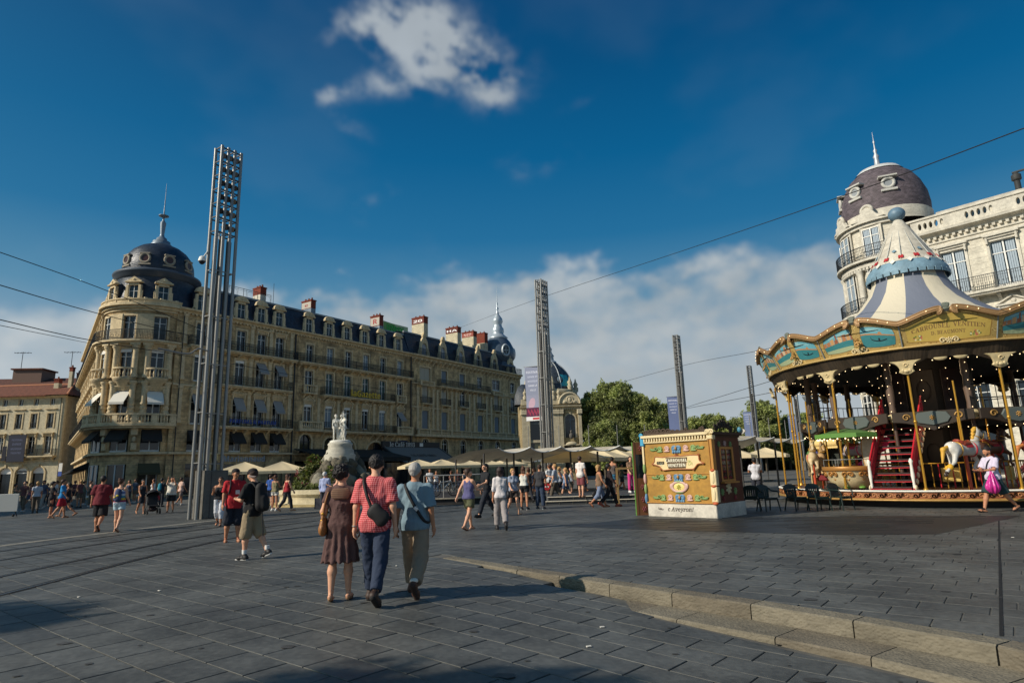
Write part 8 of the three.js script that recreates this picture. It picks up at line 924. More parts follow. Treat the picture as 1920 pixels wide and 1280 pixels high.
{ const t = T('carousel_coach', 'small covered coach with cream rolled roof at the left of the carousel', 'carousel coach', P(4.3, A(-90), .5), -1.2), cr = M(226, 196, 128, .5); mesh('roof', cr, [new THREE.CylinderGeometry(.16, .16, 1.2, 14).rotateZ(Math.PI / 2).translate(0, 1.75, 0), bx(-.6, .6, 1.55, 1.75, -.1, .1)], t); mesh('back', M(46, 52, 44, .7), [cbx(-.55, .55, .3, 1.6, -.3, -.24, .02)], t); mesh('seat', M(120, 36, 40, .6), [cbx(-.5, .5, .3, .6, -.24, .2, .04)], t); mesh('side', M(206, 180, 130, .5, { map: tMottle }), [cbx(-.6, -.54, .1, .95, -.3, .4, .02)], t); mesh('side', M(206, 180, 130, .5, { map: tMottle }), [cbx(.54, .6, .1, .95, -.3, .4, .02)], t); }
{ const t = T('carved_screen', 'tall cream carved screen left of the red carousel stairs', 'carousel panel', P(4.5, A(-59), .5), -.9), s = new THREE.Shape(); s.moveTo(-.2, .5); s.bezierCurveTo(-.34, 1.2, -.36, 1.8, -.1, 2.1); s.bezierCurveTo(.1, 2.25, .3, 2.1, .24, 1.8); s.bezierCurveTo(.1, 1.3, .16, .8, .12, .5); s.closePath(); mesh('board', M(226, 214, 184, .5, { map: tMottle }), [ext(s, .06, .02)], t); mesh('gilt_edge', M(190, 140, 70, .45, { metalness: .3 }), [mv(spiral(.12, 1.4, .025), .06, 1.95, .08), tube([[-.18, .55, .07], [-.29, 1.2, .07], [-.22, 1.85, .07], [0, 2.1, .07]], .02, 16, 5)], t); mesh('foot', M(120, 60, 40, .6), [cbx(-.2, .2, 0, .5, -.02, .08, .02)], t); const f = T('pink_flounce', 'magenta painted swoop panel behind the spinning tub', 'carousel panel', P(3.6, A(-66), .5), -.7); const q = sdfMesh([{ a: [-.5, .9, 0], b: [.3, 1.5, 0], ra: .09, rb: .12, fz: .4 }, { a: [.3, 1.5, 0], b: [.45, 1.75, 0], ra: .12, rb: .14, fz: .4, k: .05 }], .025); q.userData.uv = true; mesh('panel', M(214, 40, 110, .5), q, f); mesh('stem', M(150, 40, 60, .5), [bar([0, 0, 0], [0, 1.2, 0], .05)], f); }
}
const plaid = (() => { const t = canvasTex(256, 256, c => { c.fillStyle = '#d0494c'; c.fillRect(0, 0, 256, 256); for (let i = 0; i < 8; i++) { c.fillStyle = 'rgba(246,196,190,.62)'; c.fillRect(i * 32, 0, 6, 256); c.fillRect(0, i * 32, 256, 6); c.fillStyle = 'rgba(120,20,34,.5)'; c.fillRect(i * 32 + 17, 0, 5, 256); c.fillRect(0, i * 32 + 17, 256, 5); } }); t.wrapS = t.wrapT = THREE.RepeatWrapping; t.repeat.set(5.2, 5.2); return new THREE.MeshStandardMaterial({ map: t, roughness: .9, bumpMap: tCloth, bumpScale: .012 }); })();
const stripes = (cols, per) => { const t = canvasTex(16, 256, c => cols.forEach((k, i) => { c.fillStyle = k; c.fillRect(0, 256 * i / cols.length, 16, 256 / cols.length + 1); })); t.wrapS = t.wrapT = THREE.RepeatWrapping; t.repeat.set(1, 1 / per); return new THREE.MeshStandardMaterial({ map: t, roughness: .9, bumpMap: tCloth, bumpScale: .012 }); };
const WALK = (a = .35) => [[a, .12, .02, -.1], [-a * .85, .45, .02, .55]], WALK2 = (a = .35) => { const w = WALK(a); return [w[1], w[0]]; }, STAND = [[.02, .04, .05], [-.02, .03, .05]], SWING = [[-.3, .1, .2], [.3, .1, .3]], SWING2 = [[.3, .1, .3], [-.3, .1, .2]];
const black = [22, 22, 24], white = [226, 224, 220], navy = [36, 46, 66], khaki = [156, 138, 106], denim = [56, 72, 98], grey = [120, 122, 124];
const at2 = (px, py, h = 0) => { const g = G(px, py, h); return [g.x, g.z]; };
{ // the three walking away in the foreground
const NEAR = { cell: .0125, hcell: .007, handcell: .0055 };
let [x, z] = at2(636, 1126);
const w = makePerson({ ...NEAR, h: 1.66, fem: 1, w: 1.06, fat: 1.08, skin: 'fair', legs: [[-.04, .1, .02, .25], [.06, .06, .03, .1]], arms: [[-.15, .28, .95, .1], [.05, .16, .3]], hy: -.5, hair: { kind: 'curly', c: 'black', vol: .022, rough: .02, line: 1.71 }, top: { kind: 'dress', c: [92, 66, 62], skirt: .47, width: .25, hem: .98 }, shoes: { kind: 'sandal', c: [96, 60, 40], sole: [170, 128, 92] } }, 'woman in brown sleeveless dress with dark curly hair, leftmost of the walking trio', x, z, Math.PI + .12, {});
w.sub('dress_yoke', new THREE.MeshStandardMaterial({ map: (() => { const t = canvasTex(16, 64, c => { c.fillStyle = '#8a6a52'; c.fillRect(0, 0, 16, 64); c.fillStyle = '#6a4e42'; for (let i = 0; i < 4; i++) c.fillRect(0, i * 16, 16, 6); }); t.wrapS = t.wrapT = THREE.RepeatWrapping; t.repeat.set(4, 9); return t; })(), roughness: .9 }), [(() => { const l = []; for (let i = 0; i < 12; i++) { const a = mix(-.62, .62, i / 11); l.push(sph(...w.tt([Math.sin(a) * .15, 1.385, -.082 - Math.cos(a) * .055]), .045, .075, .009, 8, 6)); } return l; })()]);
carried(w, 'shoulder_bag', 'tan leather shoulder bag hanging at the side of the woman in brown', 'bag', (g, J, t) => { const m = M(150, 100, 52, .55, { bumpMap: tCloth, bumpScale: .02 }); const b = sdfMesh([{ a: t([.235, .93, -.04]), b: t([.235, 1.0, -.02]), ra: .1, rb: .09, fx: .55, fz: 1.5, k: .04 }, { a: t([.235, .9, -.1]), b: t([.235, .9, .08]), ra: .07, rb: .07, fx: .7, k: .04 }], .012); b.userData.uv = true; mesh('pouch', m, b, g); mesh('strap', m, [tube([t([.24, 1.02, -.13]), t([.215, 1.25, -.1]), t([.16, 1.455, -.06]), t([.15, 1.47, 0]), t([.19, 1.3, .09]), t([.24, 1.02, .1])], .014, 30, 6)], g); mesh('buckle', MAT.brass, [sph(...t([.235, 1.12, -.125]), .02, .02, .012, 8, 6), sph(...t([.245, 1.03, -.13]), .018, .018, .012, 8, 6)], g); });
[x, z] = at2(701, 1130);
const r = makePerson({ ...NEAR, h: 1.82, w: 1.08, skin: 'fair', legs: [[.3, .1, .02, -.1], [-.22, .42, .02, .62]], arms: [[-.05, .14, .18], [-.1, .13, .22]], hp: .42, hy: .1, hair: { kind: 'short', c: 'black', vol: .014, rough: .012, line: 1.72 }, top: { kind: 'shirt', mat: plaid, hem: .84, flare: .168, sleeve: .82, loose: .042, collar: 1 }, bottom: { kind: 'trousers', c: [40, 52, 74], name: 'jeans', loose: .016 }, shoes: { kind: 'shoe', c: [58, 42, 34], sole: [24, 22, 22] } }, 'man in red checked shirt and jeans, middle of the walking trio', x, z, Math.PI - .05);
r.sub('wristwatch', MAT.steel, [mv(new THREE.TorusGeometry(.03, .008, 6, 14).rotateX(1.4), ...vadd(r.J.arms[0].W, r.J.arms[0].d, -.02))]);
carried(r, 'crossbody_bag', 'black crossbody bag slung behind the man in the red checked shirt', 'bag', (g, J, t) => { const m = M(20, 19, 20, .7); const b = sdfMesh([{ a: t([-.12, .98, -.185]), b: t([-.06, 1.13, -.19]), ra: .075, rb: .06, fz: .55, k: .04 }, { a: t([-.16, 1.03, -.18]), b: t([-.01, 1.07, -.19]), ra: .062, rb: .062, fz: .55, k: .04 }], .012); b.userData.uv = true; mesh('pouch', m, b, g); mesh('strap', m, [tube([t([-.02, 1.1, -.2]), t([.07, 1.3, -.165]), t([.135, 1.475, -.06]), t([.13, 1.48, .02]), t([.05, 1.32, .16]), t([-.1, 1.1, .17]), t([-.2, 1.0, .02]), t([-.16, 1.0, -.17])], .02, 50, 6)], g); });
[x, z] = at2(778, 1114);
const o = makePerson({ ...NEAR, h: 1.72, w: 1.1, fat: 1.06, skin: 'tan', legs: [[.3, .1, .03, -.1], [-.2, .55, .03, .95]], arms: [[-.1, .16, .25], [-.12, .14, .3]], hp: .1, hy: -.12, hair: { kind: 'short', c: [168, 164, 158], vol: .006, rough: .004, line: 1.73 }, top: { kind: 'shirt', c: [116, 140, 152], hem: .86, flare: .172, sleeve: .92, loose: .05, collar: 1 }, bottom: { kind: 'trousers', c: [142, 126, 106], loose: .034 }, shoes: { kind: 'shoe', c: [84, 52, 36], sole: [58, 40, 32] } }, 'grey haired man in pale blue shirt and khaki trousers, rightmost of the walking trio', x, z, Math.PI - .14);
o.sub('bag_strap', M(24, 23, 24, .7), [tube([[.135, 1.475, -.05], [.06, 1.36, -.15], [-.06, 1.16, -.175], [-.17, .98, -.12], [-.2, .96, .03], [-.1, 1.12, .16], [.05, 1.34, .165], [.13, 1.47, .04], [.135, 1.475, -.05]].map(o.tt), .021, 50, 6)]); o.sub('strap_buckle', MAT.white, [mv(cbx(-.03, .03, -.02, .02, -.01, .01, .005).rotateZ(.7), ...o.tt([-.07, 1.15, -.2]))]); o.sub('trouser_cuff', M(222, 214, 200, .9), [sph(...vadd(o.J.legs[1].A, [0, .06, -.03]), .06, .035, .055, 10, 6)]);
}
{ // the boy in black and those beyond him
const C = { cell: .016, hcell: .009, handcell: .007 }; let [x, z] = at2(468, 1048);
const b = makePerson({ ...C, h: 1.75, w: 1.04, skin: 'fair', face: 1, legs: [[.1, .1, .03, 0], [-.28, .25, .03, .35]], arms: [[.35, .12, 1.25, .5], [.25, .1, 1.3, .5]], hp: .45, hair: { kind: 'short', c: 'brown', line: 1.7 }, cap: { c: [26, 22, 24], visor: [168, 150, 140], turn: 2.5 }, top: { kind: 'tee', c: [17, 17, 19], hem: .82, flare: .17, sleeve: .85, loose: .05 }, bottom: { kind: 'shorts', c: [150, 132, 104], len: 1.22, loose: .05 }, shoes: { kind: 'shoe', c: [20, 20, 22], sole: [216, 214, 208] } }, 'boy in black tee, khaki shorts and cap, looking down at a phone', x, z, -1.95);
b.sub('socks', M(220, 218, 214, .9), b.J.legs.map(l => bar(vadd(l.A, [0, .03, 0]), vadd(l.A, [0, .11, 0]), .046, .05, 10)));
carried(b, 'backpack', 'black backpack on the back of the boy in black', 'backpack', (g, J, t) => { const m = M(18, 18, 20, .75); const q = sdfMesh([{ a: t([0, 1.05, -.24]), b: t([0, 1.36, -.2]), ra: .15, rb: .13, fz: .75, k: .04 }, { a: t([0, 1.02, -.34]), b: t([0, 1.16, -.32]), ra: .1, rb: .09, fz: .6, k: .03 }], .015); q.userData.uv = true; mesh('pack', m, q, g); for (const s of [-1, 1]) mesh('strap', m, [tube([t([s * .1, 1.38, -.17]), t([s * .11, 1.49, -.04]), t([s * .12, 1.38, .12]), t([s * .14, 1.15, .1]), t([s * .13, 1.05, -.15])], .02, 20, 6)], g); mesh('hanging_cord', m, [tube([t([.05, .98, -.3]), t([.06, .7, -.34]), t([.06, .46, -.36])], .012, 10, 5)], g); });
carried(b, 'phone', 'white phone held by the boy in black', 'phone', (g, J, t) => { const c = vadd(J.arms[0].W, J.arms[0].d, .1); mesh('case', M(222, 220, 214, .4), [mv(rx(cbx(-.04, .04, -.07, .07, -.006, .006, .004), -.9), (J.arms[0].W[0] + J.arms[1].W[0]) / 2, c[1] + .03, c[2])], g); });
[x, z] = at2(434, 1016);
const r = makePerson({ ...C, h: 1.8, w: 1.08, fat: 1.08, skin: 'tan', face: 1, legs: [[.04, .06, .06], [-.05, .05, .07]], arms: [[.2, .12, .9, .5], [.05, .16, .25]], hy: .3, hp: .1, hair: { kind: 'short', c: 'brown', line: 1.7 }, cap: { c: [30, 24, 26], visor: [40, 34, 34], turn: .2 }, top: { kind: 'tee', c: [176, 30, 38], hem: .8, flare: .178, sleeve: .8, loose: .045 }, bottom: { kind: 'shorts', c: [30, 34, 46], len: 1.15, loose: .05 }, shoes: { kind: 'sandal', c: [150, 84, 54], sole: [150, 96, 66] } }, 'man in red tee, dark knee shorts and cap, facing the boy in black', x, z, .55);
r.sub('chest_print', M(224, 206, 200, .9), [mv(cbx(-.05, .05, -.05, .05, -.004, .004, .002), ...r.tt([.05, 1.2, .152]))]); r.sub('rucksack_strap', M(24, 22, 24, .8), [tube([r.tt([-.1, 1.46, -.08]), r.tt([-.11, 1.49, 0]), r.tt([-.12, 1.36, .13]), r.tt([-.15, 1.15, .11])], .02, 16, 6)]);
[x, z] = at2(408, 986);
makePerson({ ...C, h: 1.62, fem: 1, w: 1.02, skin: 'tan', face: 1, glasses: 1, legs: WALK(.16), arms: [[.1, .1, .4], [.3, .25, 2.0, .2]], hair: { kind: 'tail', c: 'brown', line: 1.7 }, top: { kind: 'tank', c: [24, 22, 26], hem: .94 }, bottom: { kind: 'trousers', c: [206, 208, 214], len: 1.6, name: 'capri_trousers' }, shoes: { kind: 'sandal', c: [60, 44, 36] } }, 'woman in black top and white capri trousers beside the light mast', x, z, .2);
}
{ // left: two walking away, and those in front of the shaded corner
const C = { cell: .018, hcell: .01, handcell: .008 }; let [x, z] = at2(184, 997);
const m = makePerson({ ...C, h: 1.78, w: 1.16, fat: 1.15, skin: 'tan', legs: [[.12, .08, .03, 0], [-.22, .6, .03, .9]], arms: [[-.1, .16, .2], [.1, .16, .3]], hair: { kind: 'short', c: 'black', line: 1.72, vol: .008 }, top: { kind: 'tee', c: [104, 24, 36], hem: .84, flare: .2, sleeve: .9, loose: .055 }, bottom: { kind: 'shorts', c: [24, 22, 26], len: .98, loose: .06 }, shoes: { kind: 'sandal', c: [40, 34, 32] } }, 'stout man in maroon tee and black shorts walking away at the left', x, z, Math.PI + .25);
m.sub('shorts_piping', M(206, 200, 192, .9), [mv(new THREE.TorusGeometry(.19, .008, 5, 24).scale(1, .85, 1).rotateX(Math.PI / 2), ...m.tt([0, .93, -.0]))]);
[x, z] = at2(219, 997);
const g = makePerson({ ...C, h: 1.66, fem: 1, w: 1.04, skin: 'fair', legs: WALK(.14), arms: [[.1, .14, .5], [.1, .2, .5]], hy: -.4, hair: { kind: 'bun', c: 'chestnut', line: 1.72 }, top: { kind: 'strap', mat: stripes(['#c9ccd4', '#3f8fa6', '#d8b23a', '#a33a52', '#c9ccd4', '#6d79a8'], .42), hem: .93, flare: .15 }, bottom: { kind: 'shorts', c: [170, 194, 204], len: .45 }, shoes: { kind: 'sandal', c: [120, 84, 60] } }, 'girl in striped top and pale shorts beside the man in maroon', x, z, Math.PI + .1);
carried(g, 'rucksack', 'small multicoloured rucksack on the girl in pale shorts', 'backpack', (q, J, t) => { const a = sdfMesh([{ a: t([0, 1.1, -.2]), b: t([0, 1.34, -.17]), ra: .12, rb: .1, fz: .7, k: .04 }], .018); a.userData.uv = true; mesh('pack', M(64, 74, 104, .85), a, q); mesh('patch', M(206, 184, 70, .85), [sph(...t([-.03, 1.2, -.28]), .05, .035, .02, 8, 6), sph(...t([.05, 1.15, -.275]), .04, .03, .02, 8, 6)], q); for (const s of [-1, 1]) mesh('strap', M(50, 54, 70, .85), [tube([t([s * .07, 1.36, -.15]), t([s * .1, 1.46, -.02]), t([s * .11, 1.3, .12])], .016, 12, 5)], q); });
const F = { cell: .022, hcell: .013, handcell: .011 }, mk = (px, py, P, label, yaw, o) => { const [a, b] = at2(px, py); return makePerson({ ...F, ...P }, label, a, b, yaw, o); };
mk(93, 971, { h: 1.68, fem: 1, skin: 'tan', hair: { kind: 'tail', c: 'black' }, legs: STAND, arms: [[.1, .1, .4], [.4, .1, 1]], top: { kind: 'dress', c: [40, 36, 38], skirt: .55, width: .19 }, shoes: { kind: 'sandal', c: [80, 60, 48] } }, 'woman in short black dress beside the man in bright blue', 2.2);
mk(112, 971, { h: 1.76, skin: 'tan', hair: { kind: 'short', c: 'brown' }, legs: WALK(.2), arms: SWING, top: { kind: 'tee', c: [40, 132, 190], hem: .86, sleeve: .8, loose: .04 }, bottom: { kind: 'shorts', c: [172, 30, 46], len: .9, loose: .05 }, shoes: { kind: 'sandal', c: [120, 90, 70] } }, 'man in bright blue tee and red shorts at the left', 2.0);
mk(122, 968, { h: 1.66, fem: 1, skin: 'tan', hair: { kind: 'long', c: 'black' }, legs: WALK2(.45), arms: SWING2, top: { kind: 'tank', c: [30, 30, 36] }, bottom: { kind: 'shorts', c: [34, 36, 44], len: .5 }, shoes: { kind: 'sandal', c: [120, 90, 70] } }, 'striding woman half hidden behind the man in bright blue', -1.3);
mk(263, 963, { h: 1.64, fem: 1, skin: 'tan', hair: { kind: 'short', c: 'black' }, legs: WALK(.15), arms: [[.2, .1, .5], [.3, .1, .5]], top: { kind: 'tank', c: [34, 38, 46] }, bottom: { kind: 'skirt', c: [32, 36, 44], len: .55, width: .18 }, shoes: { kind: 'sandal', c: [150, 110, 80] } }, 'woman in dark sleeveless clothes leading the pushchair', .9);
mk(318, 960, { h: 1.72, w: 1.12, fat: 1.2, skin: 'tan', hair: { kind: 'short', c: 'black' }, legs: STAND, arms: [[1.5, .5, 1.5, .6], [1.7, .4, 1.6, .6]], top: { kind: 'tee', c: [212, 206, 192], hem: .86, flare: .19 }, bottom: { kind: 'shorts', c: [30, 32, 34], len: .85, loose: .05 }, shoes: { kind: 'sandal', c: [120, 90, 66] } }, 'man in white tee and black shorts raising a camera', .35);
mk(337, 947, { h: 1.72, skin: 'olive', hair: { kind: 'short', c: 'brown' }, legs: WALK(.25), arms: SWING, top: { kind: 'tee', c: [214, 178, 160], hem: .86 }, bottom: { kind: 'shorts', c: [112, 96, 92], len: .8 }, shoes: { kind: 'shoe', c: [180, 170, 160] } }, 'walker in pale pink tee and brown shorts left of the light mast', 2.6);
const bp = mk(300, 950, { h: 1.7, skin: 'tan', hair: { kind: 'short', c: 'black' }, legs: STAND, arms: SWING, top: { kind: 'tee', c: [40, 42, 48] }, bottom: { kind: 'trousers', c: [32, 34, 42] }, shoes: { kind: 'shoe', c: black } }, 'walker in dark clothes carrying a turquoise rucksack', 2.9);
carried(bp, 'rucksack', 'turquoise rucksack on a walker behind the pushchair', 'backpack', (q, J, t) => { const a = sdfMesh([{ a: t([0, 1.12, -.2]), b: t([0, 1.36, -.18]), ra: .13, rb: .11, fz: .7, k: .04 }], .02); a.userData.uv = true; mesh('pack', M(34, 128, 148, .8), a, q); for (const s of [-1, 1]) mesh('strap', M(30, 60, 70, .85), [tube([t([s * .07, 1.4, -.15]), t([s * .1, 1.47, -.02]), t([s * .11, 1.3, .12])], .016, 12, 5)], q); });
{ // pushchair
const [a, b] = at2(284, 964), p = T('pushchair', 'dark pushchair loaded with bags between two walkers', 'pushchair', [a, 0, b], .7), d = M(26, 26, 30, .8); mesh('frame', MAT.steelD, [bar([-.25, .12, .35], [-.25, .95, -.4], .018), bar([.25, .12, .35], [.25, .95, -.4], .018), bar([-.25, .12, -.3], [-.25, .55, .05], .018), bar([.25, .12, -.3], [.25, .55, .05], .018), bar([-.25, .95, -.4], [.25, .95, -.4], .02)], p); mesh('seat', d, [mv(rx(cbx(-.22, .22, 0, .6, -.05, .05, .02), -.5), 0, .4, 0), cbx(-.22, .22, .36, .44, -.05, .35, .02)], p); mesh('hood', M(30, 28, 34, .85), [mv(new THREE.SphereGeometry(.28, 14, 8, 0, 6.3, 0, 1.5).rotateX(-.6), 0, .9, -.12)], p); mesh('basket', M(44, 30, 34, .85), [sph(0, .25, 0, .22, .12, .3)], p); for (const [x_, z_] of [[-.27, .35], [.27, .35], [-.27, -.3], [.27, -.3]]) mesh('wheel', MAT.rubber, [mv(new THREE.TorusGeometry(.11, .03, 6, 16).rotateY(Math.PI / 2), x_, .14, z_)], p); mesh('bag', M(150, 40, 48, .8), [sph(.26, .75, -.35, .1, .16, .14)], p); }
const r = mulberry(88), tops = [[[44, 46, 58], 'navy'], [[170, 176, 186], 'pale grey'], [[70, 78, 96], 'slate blue'], [[206, 206, 206], 'white'], [[96, 60, 60], 'rust'], [[52, 50, 52], 'black'], [[120, 140, 168], 'light blue'], [[128, 112, 96], 'beige'], [[86, 96, 84], 'olive'], [[150, 96, 104], 'pink']], bots = [[[36, 38, 46], 'dark'], [[150, 146, 138], 'pale'], [[70, 84, 108], 'denim'], [[92, 82, 70], 'brown']];
const word = ['first', 'second', 'third', 'fourth', 'fifth', 'sixth', 'seventh', 'eighth', 'ninth', 'tenth', 'eleventh', 'twelfth', 'thirteenth', 'fourteenth', 'fifteenth', 'sixteenth', 'seventeenth', 'eighteenth'];
const crowd = (list, d0, where, grp, o = {}) => list.forEach(([px, py], i) => { const t = tops[Math.floor(r() * tops.length)], b = bots[Math.floor(r() * bots.length)], fem = r() < .5, lg = r() < .55, [a, c] = at2(px, py, o.h || 0); makePerson({ cell: .028, hcell: .018, handcell: .014, h: fem ? 1.6 + r() * .1 : 1.7 + r() * .14, fem, w: .96 + r() * .16, skin: ['fair', 'tan', 'olive'][Math.floor(r() * 3)], hair: { kind: fem ? ['long', 'tail', 'bob'][Math.floor(r() * 3)] : 'short', c: ['black', 'brown', 'chestnut', 'blonde'][Math.floor(r() * 4)] }, legs: r() < .5 ? STAND : WALK(.15 + r() * .2), arms: r() < .5 ? [[.1, .12, .3], [.5, .1, 1.3]] : SWING, top: { kind: fem ? 'tank' : 'tee', c: t[0] }, bottom: lg ? { kind: 'trousers', c: b[0] } : { kind: 'shorts', c: b[0], len: .7 }, shoes: { kind: 'shoe', c: r() < .5 ? black : [180, 176, 168] } }, `${fem ? 'woman' : 'man'} in ${t[1]} top and ${b[1]} ${lg ? 'trousers' : 'shorts'}, ${word[i]} ${where}`, a, c, r() * 6.28, { group: grp, y: o.h || 0 }); });
crowd([[24, 952], [40, 960], [52, 953], [64, 962], [76, 954], [84, 948], [101, 949], [112, 946], [124, 950], [136, 945], [146, 952], [154, 946], [166, 950], [238, 946], [250, 942], [284, 943]], 0, 'from left in the shaded crowd', 'people in the shaded crowd at the left');
crowd([[992, 942], [1003, 938], [1032, 936], [1042, 942], [1052, 935], [1062, 938], [1073, 934], [1098, 932]], 0, 'from left under the long canopy', 'people under the long canopy');
crowd([[806, 930], [818, 926], [846, 928], [858, 924], [872, 926], [1168, 922], [1196, 918]], 0, 'from left among the far terrace people', 'far people by the terrace parasols');
}
{ // by the fountain and across the middle of the square
const C = { cell: .018, hcell: .01, handcell: .008 }, mk = (px, py, P, label, yaw, h = 0, o = {}) => { const [a, b] = at2(px, py, h); return makePerson({ ...C, ...P }, label, a, b, yaw, { y: h, ...o }); };
mk(505, 951, { h: 1.7, hair: { kind: 'short', c: 'brown' }, legs: STAND, arms: SWING, top: { kind: 'tee', c: [44, 84, 156] }, bottom: { kind: 'shorts', c: navy, len: .8 }, shoes: { kind: 'shoe', c: grey } }, 'far man in blue tee left of the girl in pale shorts', 2.9);
mk(514, 957, { h: 1.66, fem: 1, skin: 'tan', hair: { kind: 'long', c: 'chestnut', len: .3 }, legs: STAND, arms: [[.1, .1, .3], [.4, .1, 1.2]], top: { kind: 'tank', c: [128, 120, 88] }, bottom: { kind: 'shorts', c: [214, 210, 200], len: .4 }, shoes: { kind: 'shoe', c: white } }, 'girl in white shorts with long hair behind the boy in black', 2.9);
mk(537, 958, { h: 1.7, fem: 1, skin: 'fair', hair: { kind: 'long', c: 'chestnut', len: .25 }, legs: WALK2(.3), arms: SWING, top: { kind: 'tank', c: [150, 28, 38] }, bottom: { kind: 'trousers', c: [34, 34, 42] }, shoes: { kind: 'shoe', c: [190, 150, 120] } }, 'woman in red top and black trousers passing the fountain', 2.4);
const om = mk(607, 962, { h: 1.72, w: 1.06, skin: 'fair', hair: { kind: 'short', c: 'white', line: 1.73 }, legs: STAND, arms: [[.0, .1, .2], [.2, .1, .5]], top: { kind: 'long', c: [160, 170, 206], hem: .9, sleeve: 1.8, collar: 1 }, bottom: { kind: 'trousers', c: [48, 52, 62] }, shoes: { kind: 'shoe', c: black } }, 'white haired man in lavender shirt before the fountain', 2.9);
carried(om, 'carrier_bag', 'dark navy carrier bag held by the white haired man', 'bag', (g, J, t) => { const w = vadd(J.arms[0].W, J.arms[0].d, .1); mesh('bag', M(24, 28, 42, .7), [mv(cbx(-.2, .2, -.62, -.16, -.07, .07, .02), w[0] + .04, w[1], w[2])], g); mesh('handle', M(30, 32, 40, .7), [tube([[w[0] - .08, w[1] - .16, w[2]], [w[0], w[1], w[2]], [w[0] + .1, w[1] - .16, w[2]]], .01, 10, 5)], g); });
mk(630, 964, { h: 1.58, fem: 1, skin: 'fair', hair: { kind: 'tail', c: 'brown' }, legs: STAND, arms: [[.6, .2, 1.4, .4], [.6, .2, 1.4, .4]], top: { kind: 'strap', c: [206, 150, 140], hem: .9 }, bottom: { kind: 'shorts', c: [90, 80, 84], len: .5 }, shoes: { kind: 'sandal', c: [120, 90, 70] } }, 'girl in pink strap top behind the woman in brown', -1.2);
mk(880, 993, { h: 1.66, fem: 1, skin: 'fair', face: 1, legs: [[.32, .1, .02, 0], [-.3, .3, .02, .4]], arms: [[-.5, .25, .1], [.55, .16, .9, .2]], hy: -.9, hair: { kind: 'bob', c: 'brown', vol: .018 }, top: { kind: 'tank', c: [86, 84, 124], hem: .9, flare: .165 }, bottom: { kind: 'shorts', c: [82, 84, 58], len: .62, loose: .05 }, shoes: { kind: 'sandal', c: [110, 70, 50] } }, 'girl in purple tank top and olive shorts walking right', 2.55);
mk(911, 969, { h: 1.86, w: 1.06, skin: 'fair', face: 1, glasses: 1, legs: [[.42, .05, .02, -.2], [-.45, .25, .02, .5]], arms: [[.4, .1, .9], [-.25, .14, .5]], hair: { kind: 'short', c: 'black', vol: .008 }, top: { kind: 'shirt', c: [26, 27, 32], hem: .9, sleeve: .7, collar: 1, name: 'polo_shirt' }, bottom: { kind: 'trousers', c: [30, 34, 44] }, shoes: { kind: 'shoe', c: [20, 22, 26] } }, 'tall man in black clothes and sunglasses striding left', -.95);
const ww = mk(940, 993, { h: 1.66, fem: 1, w: 1.03, skin: 'tan', legs: [[.25, .08, .02, -.1], [-.3, .4, .02, .6]], arms: [[-.12, .14, .2], [.1, .12, .5]], hair: { kind: 'long', c: [44, 28, 24], len: .3, vol: .014 }, top: { kind: 'long', c: [214, 206, 204], hem: .9, flare: .165, sleeve: 1.25 }, bottom: { kind: 'trousers', c: [150, 142, 140], loose: .03 }, shoes: { kind: 'shoe', c: [36, 34, 36], sole: [50, 48, 48] } }, 'woman in white long sleeved top and grey trousers walking away', Math.PI + .1);
carried(ww, 'handbag', 'black handbag on the shoulder of the woman in white', 'bag', (g, J, t) => { const a = sdfMesh([{ a: t([-.22, .98, -.1]), b: t([-.22, .98, .1]), ra: .12, rb: .12, fx: .5, k: .03 }], .016); a.userData.uv = true; mesh('pouch', M(26, 26, 30, .55), a, g); mesh('strap', M(26, 26, 30, .55), [tube([t([-.22, 1.06, -.1]), t([-.17, 1.45, -.06]), t([-.16, 1.47, 0]), t([-.22, 1.06, .1])], .014, 20, 5)], g); mesh('ring', MAT.brass, [sph(...t([-.25, 1.04, -.12]), .025, .025, .012, 8, 6)], g); });
mk(964, 964, { h: 1.62, fem: 1, skin: 'fair', face: 1, glasses: 1, legs: WALK(.3), arms: [[.1, .15, .4], [.2, .12, .6]], hair: { kind: 'bun', c: 'blonde', vol: .02 }, top: { kind: 'tee', c: [150, 158, 174], hem: .9 }, bottom: { kind: 'shorts', c: [70, 60, 54], len: .6 }, shoes: { kind: 'sandal', c: [206, 160, 130] } }, 'blonde woman in grey tee coming towards the camera', .5);
mk(984, 955, { h: 1.68, fem: 1, skin: 'tan', legs: [[.1, .05, .1], [-.12, .05, .1]], arms: [[1.8, .6, 1.6, .6], [.1, .12, .3]], hair: { kind: 'long', c: 'chestnut', len: .22 }, top: { kind: 'tank', c: [216, 214, 204], hem: .98 }, bottom: { kind: 'shorts', c: [26, 26, 30], len: .5 }, shoes: { kind: 'shoe', c: [24, 26, 34], sole: [222, 220, 214] } }, 'girl in white tank top and black shorts, arm raised', 2.8);
mk(1014, 954, { h: 1.74, w: 1.08, skin: 'tan', legs: [[.08, .05, .09], [-.08, .05, .09]], arms: [[.05, .14, .25], [.05, .16, .3]], hp: .4, hair: { kind: 'short', c: 'brown', vol: .016 }, top: { kind: 'tee', c: [54, 54, 58], hem: .9, flare: .168, sleeve: .7, loose: .035 }, bottom: { kind: 'trousers', c: [42, 56, 78], name: 'jeans', loose: .022 }, shoes: { kind: 'shoe', c: [60, 62, 70], sole: [170, 180, 180] } }, 'man in charcoal tee and jeans standing with bowed head', 2.75);
const pl = .34;
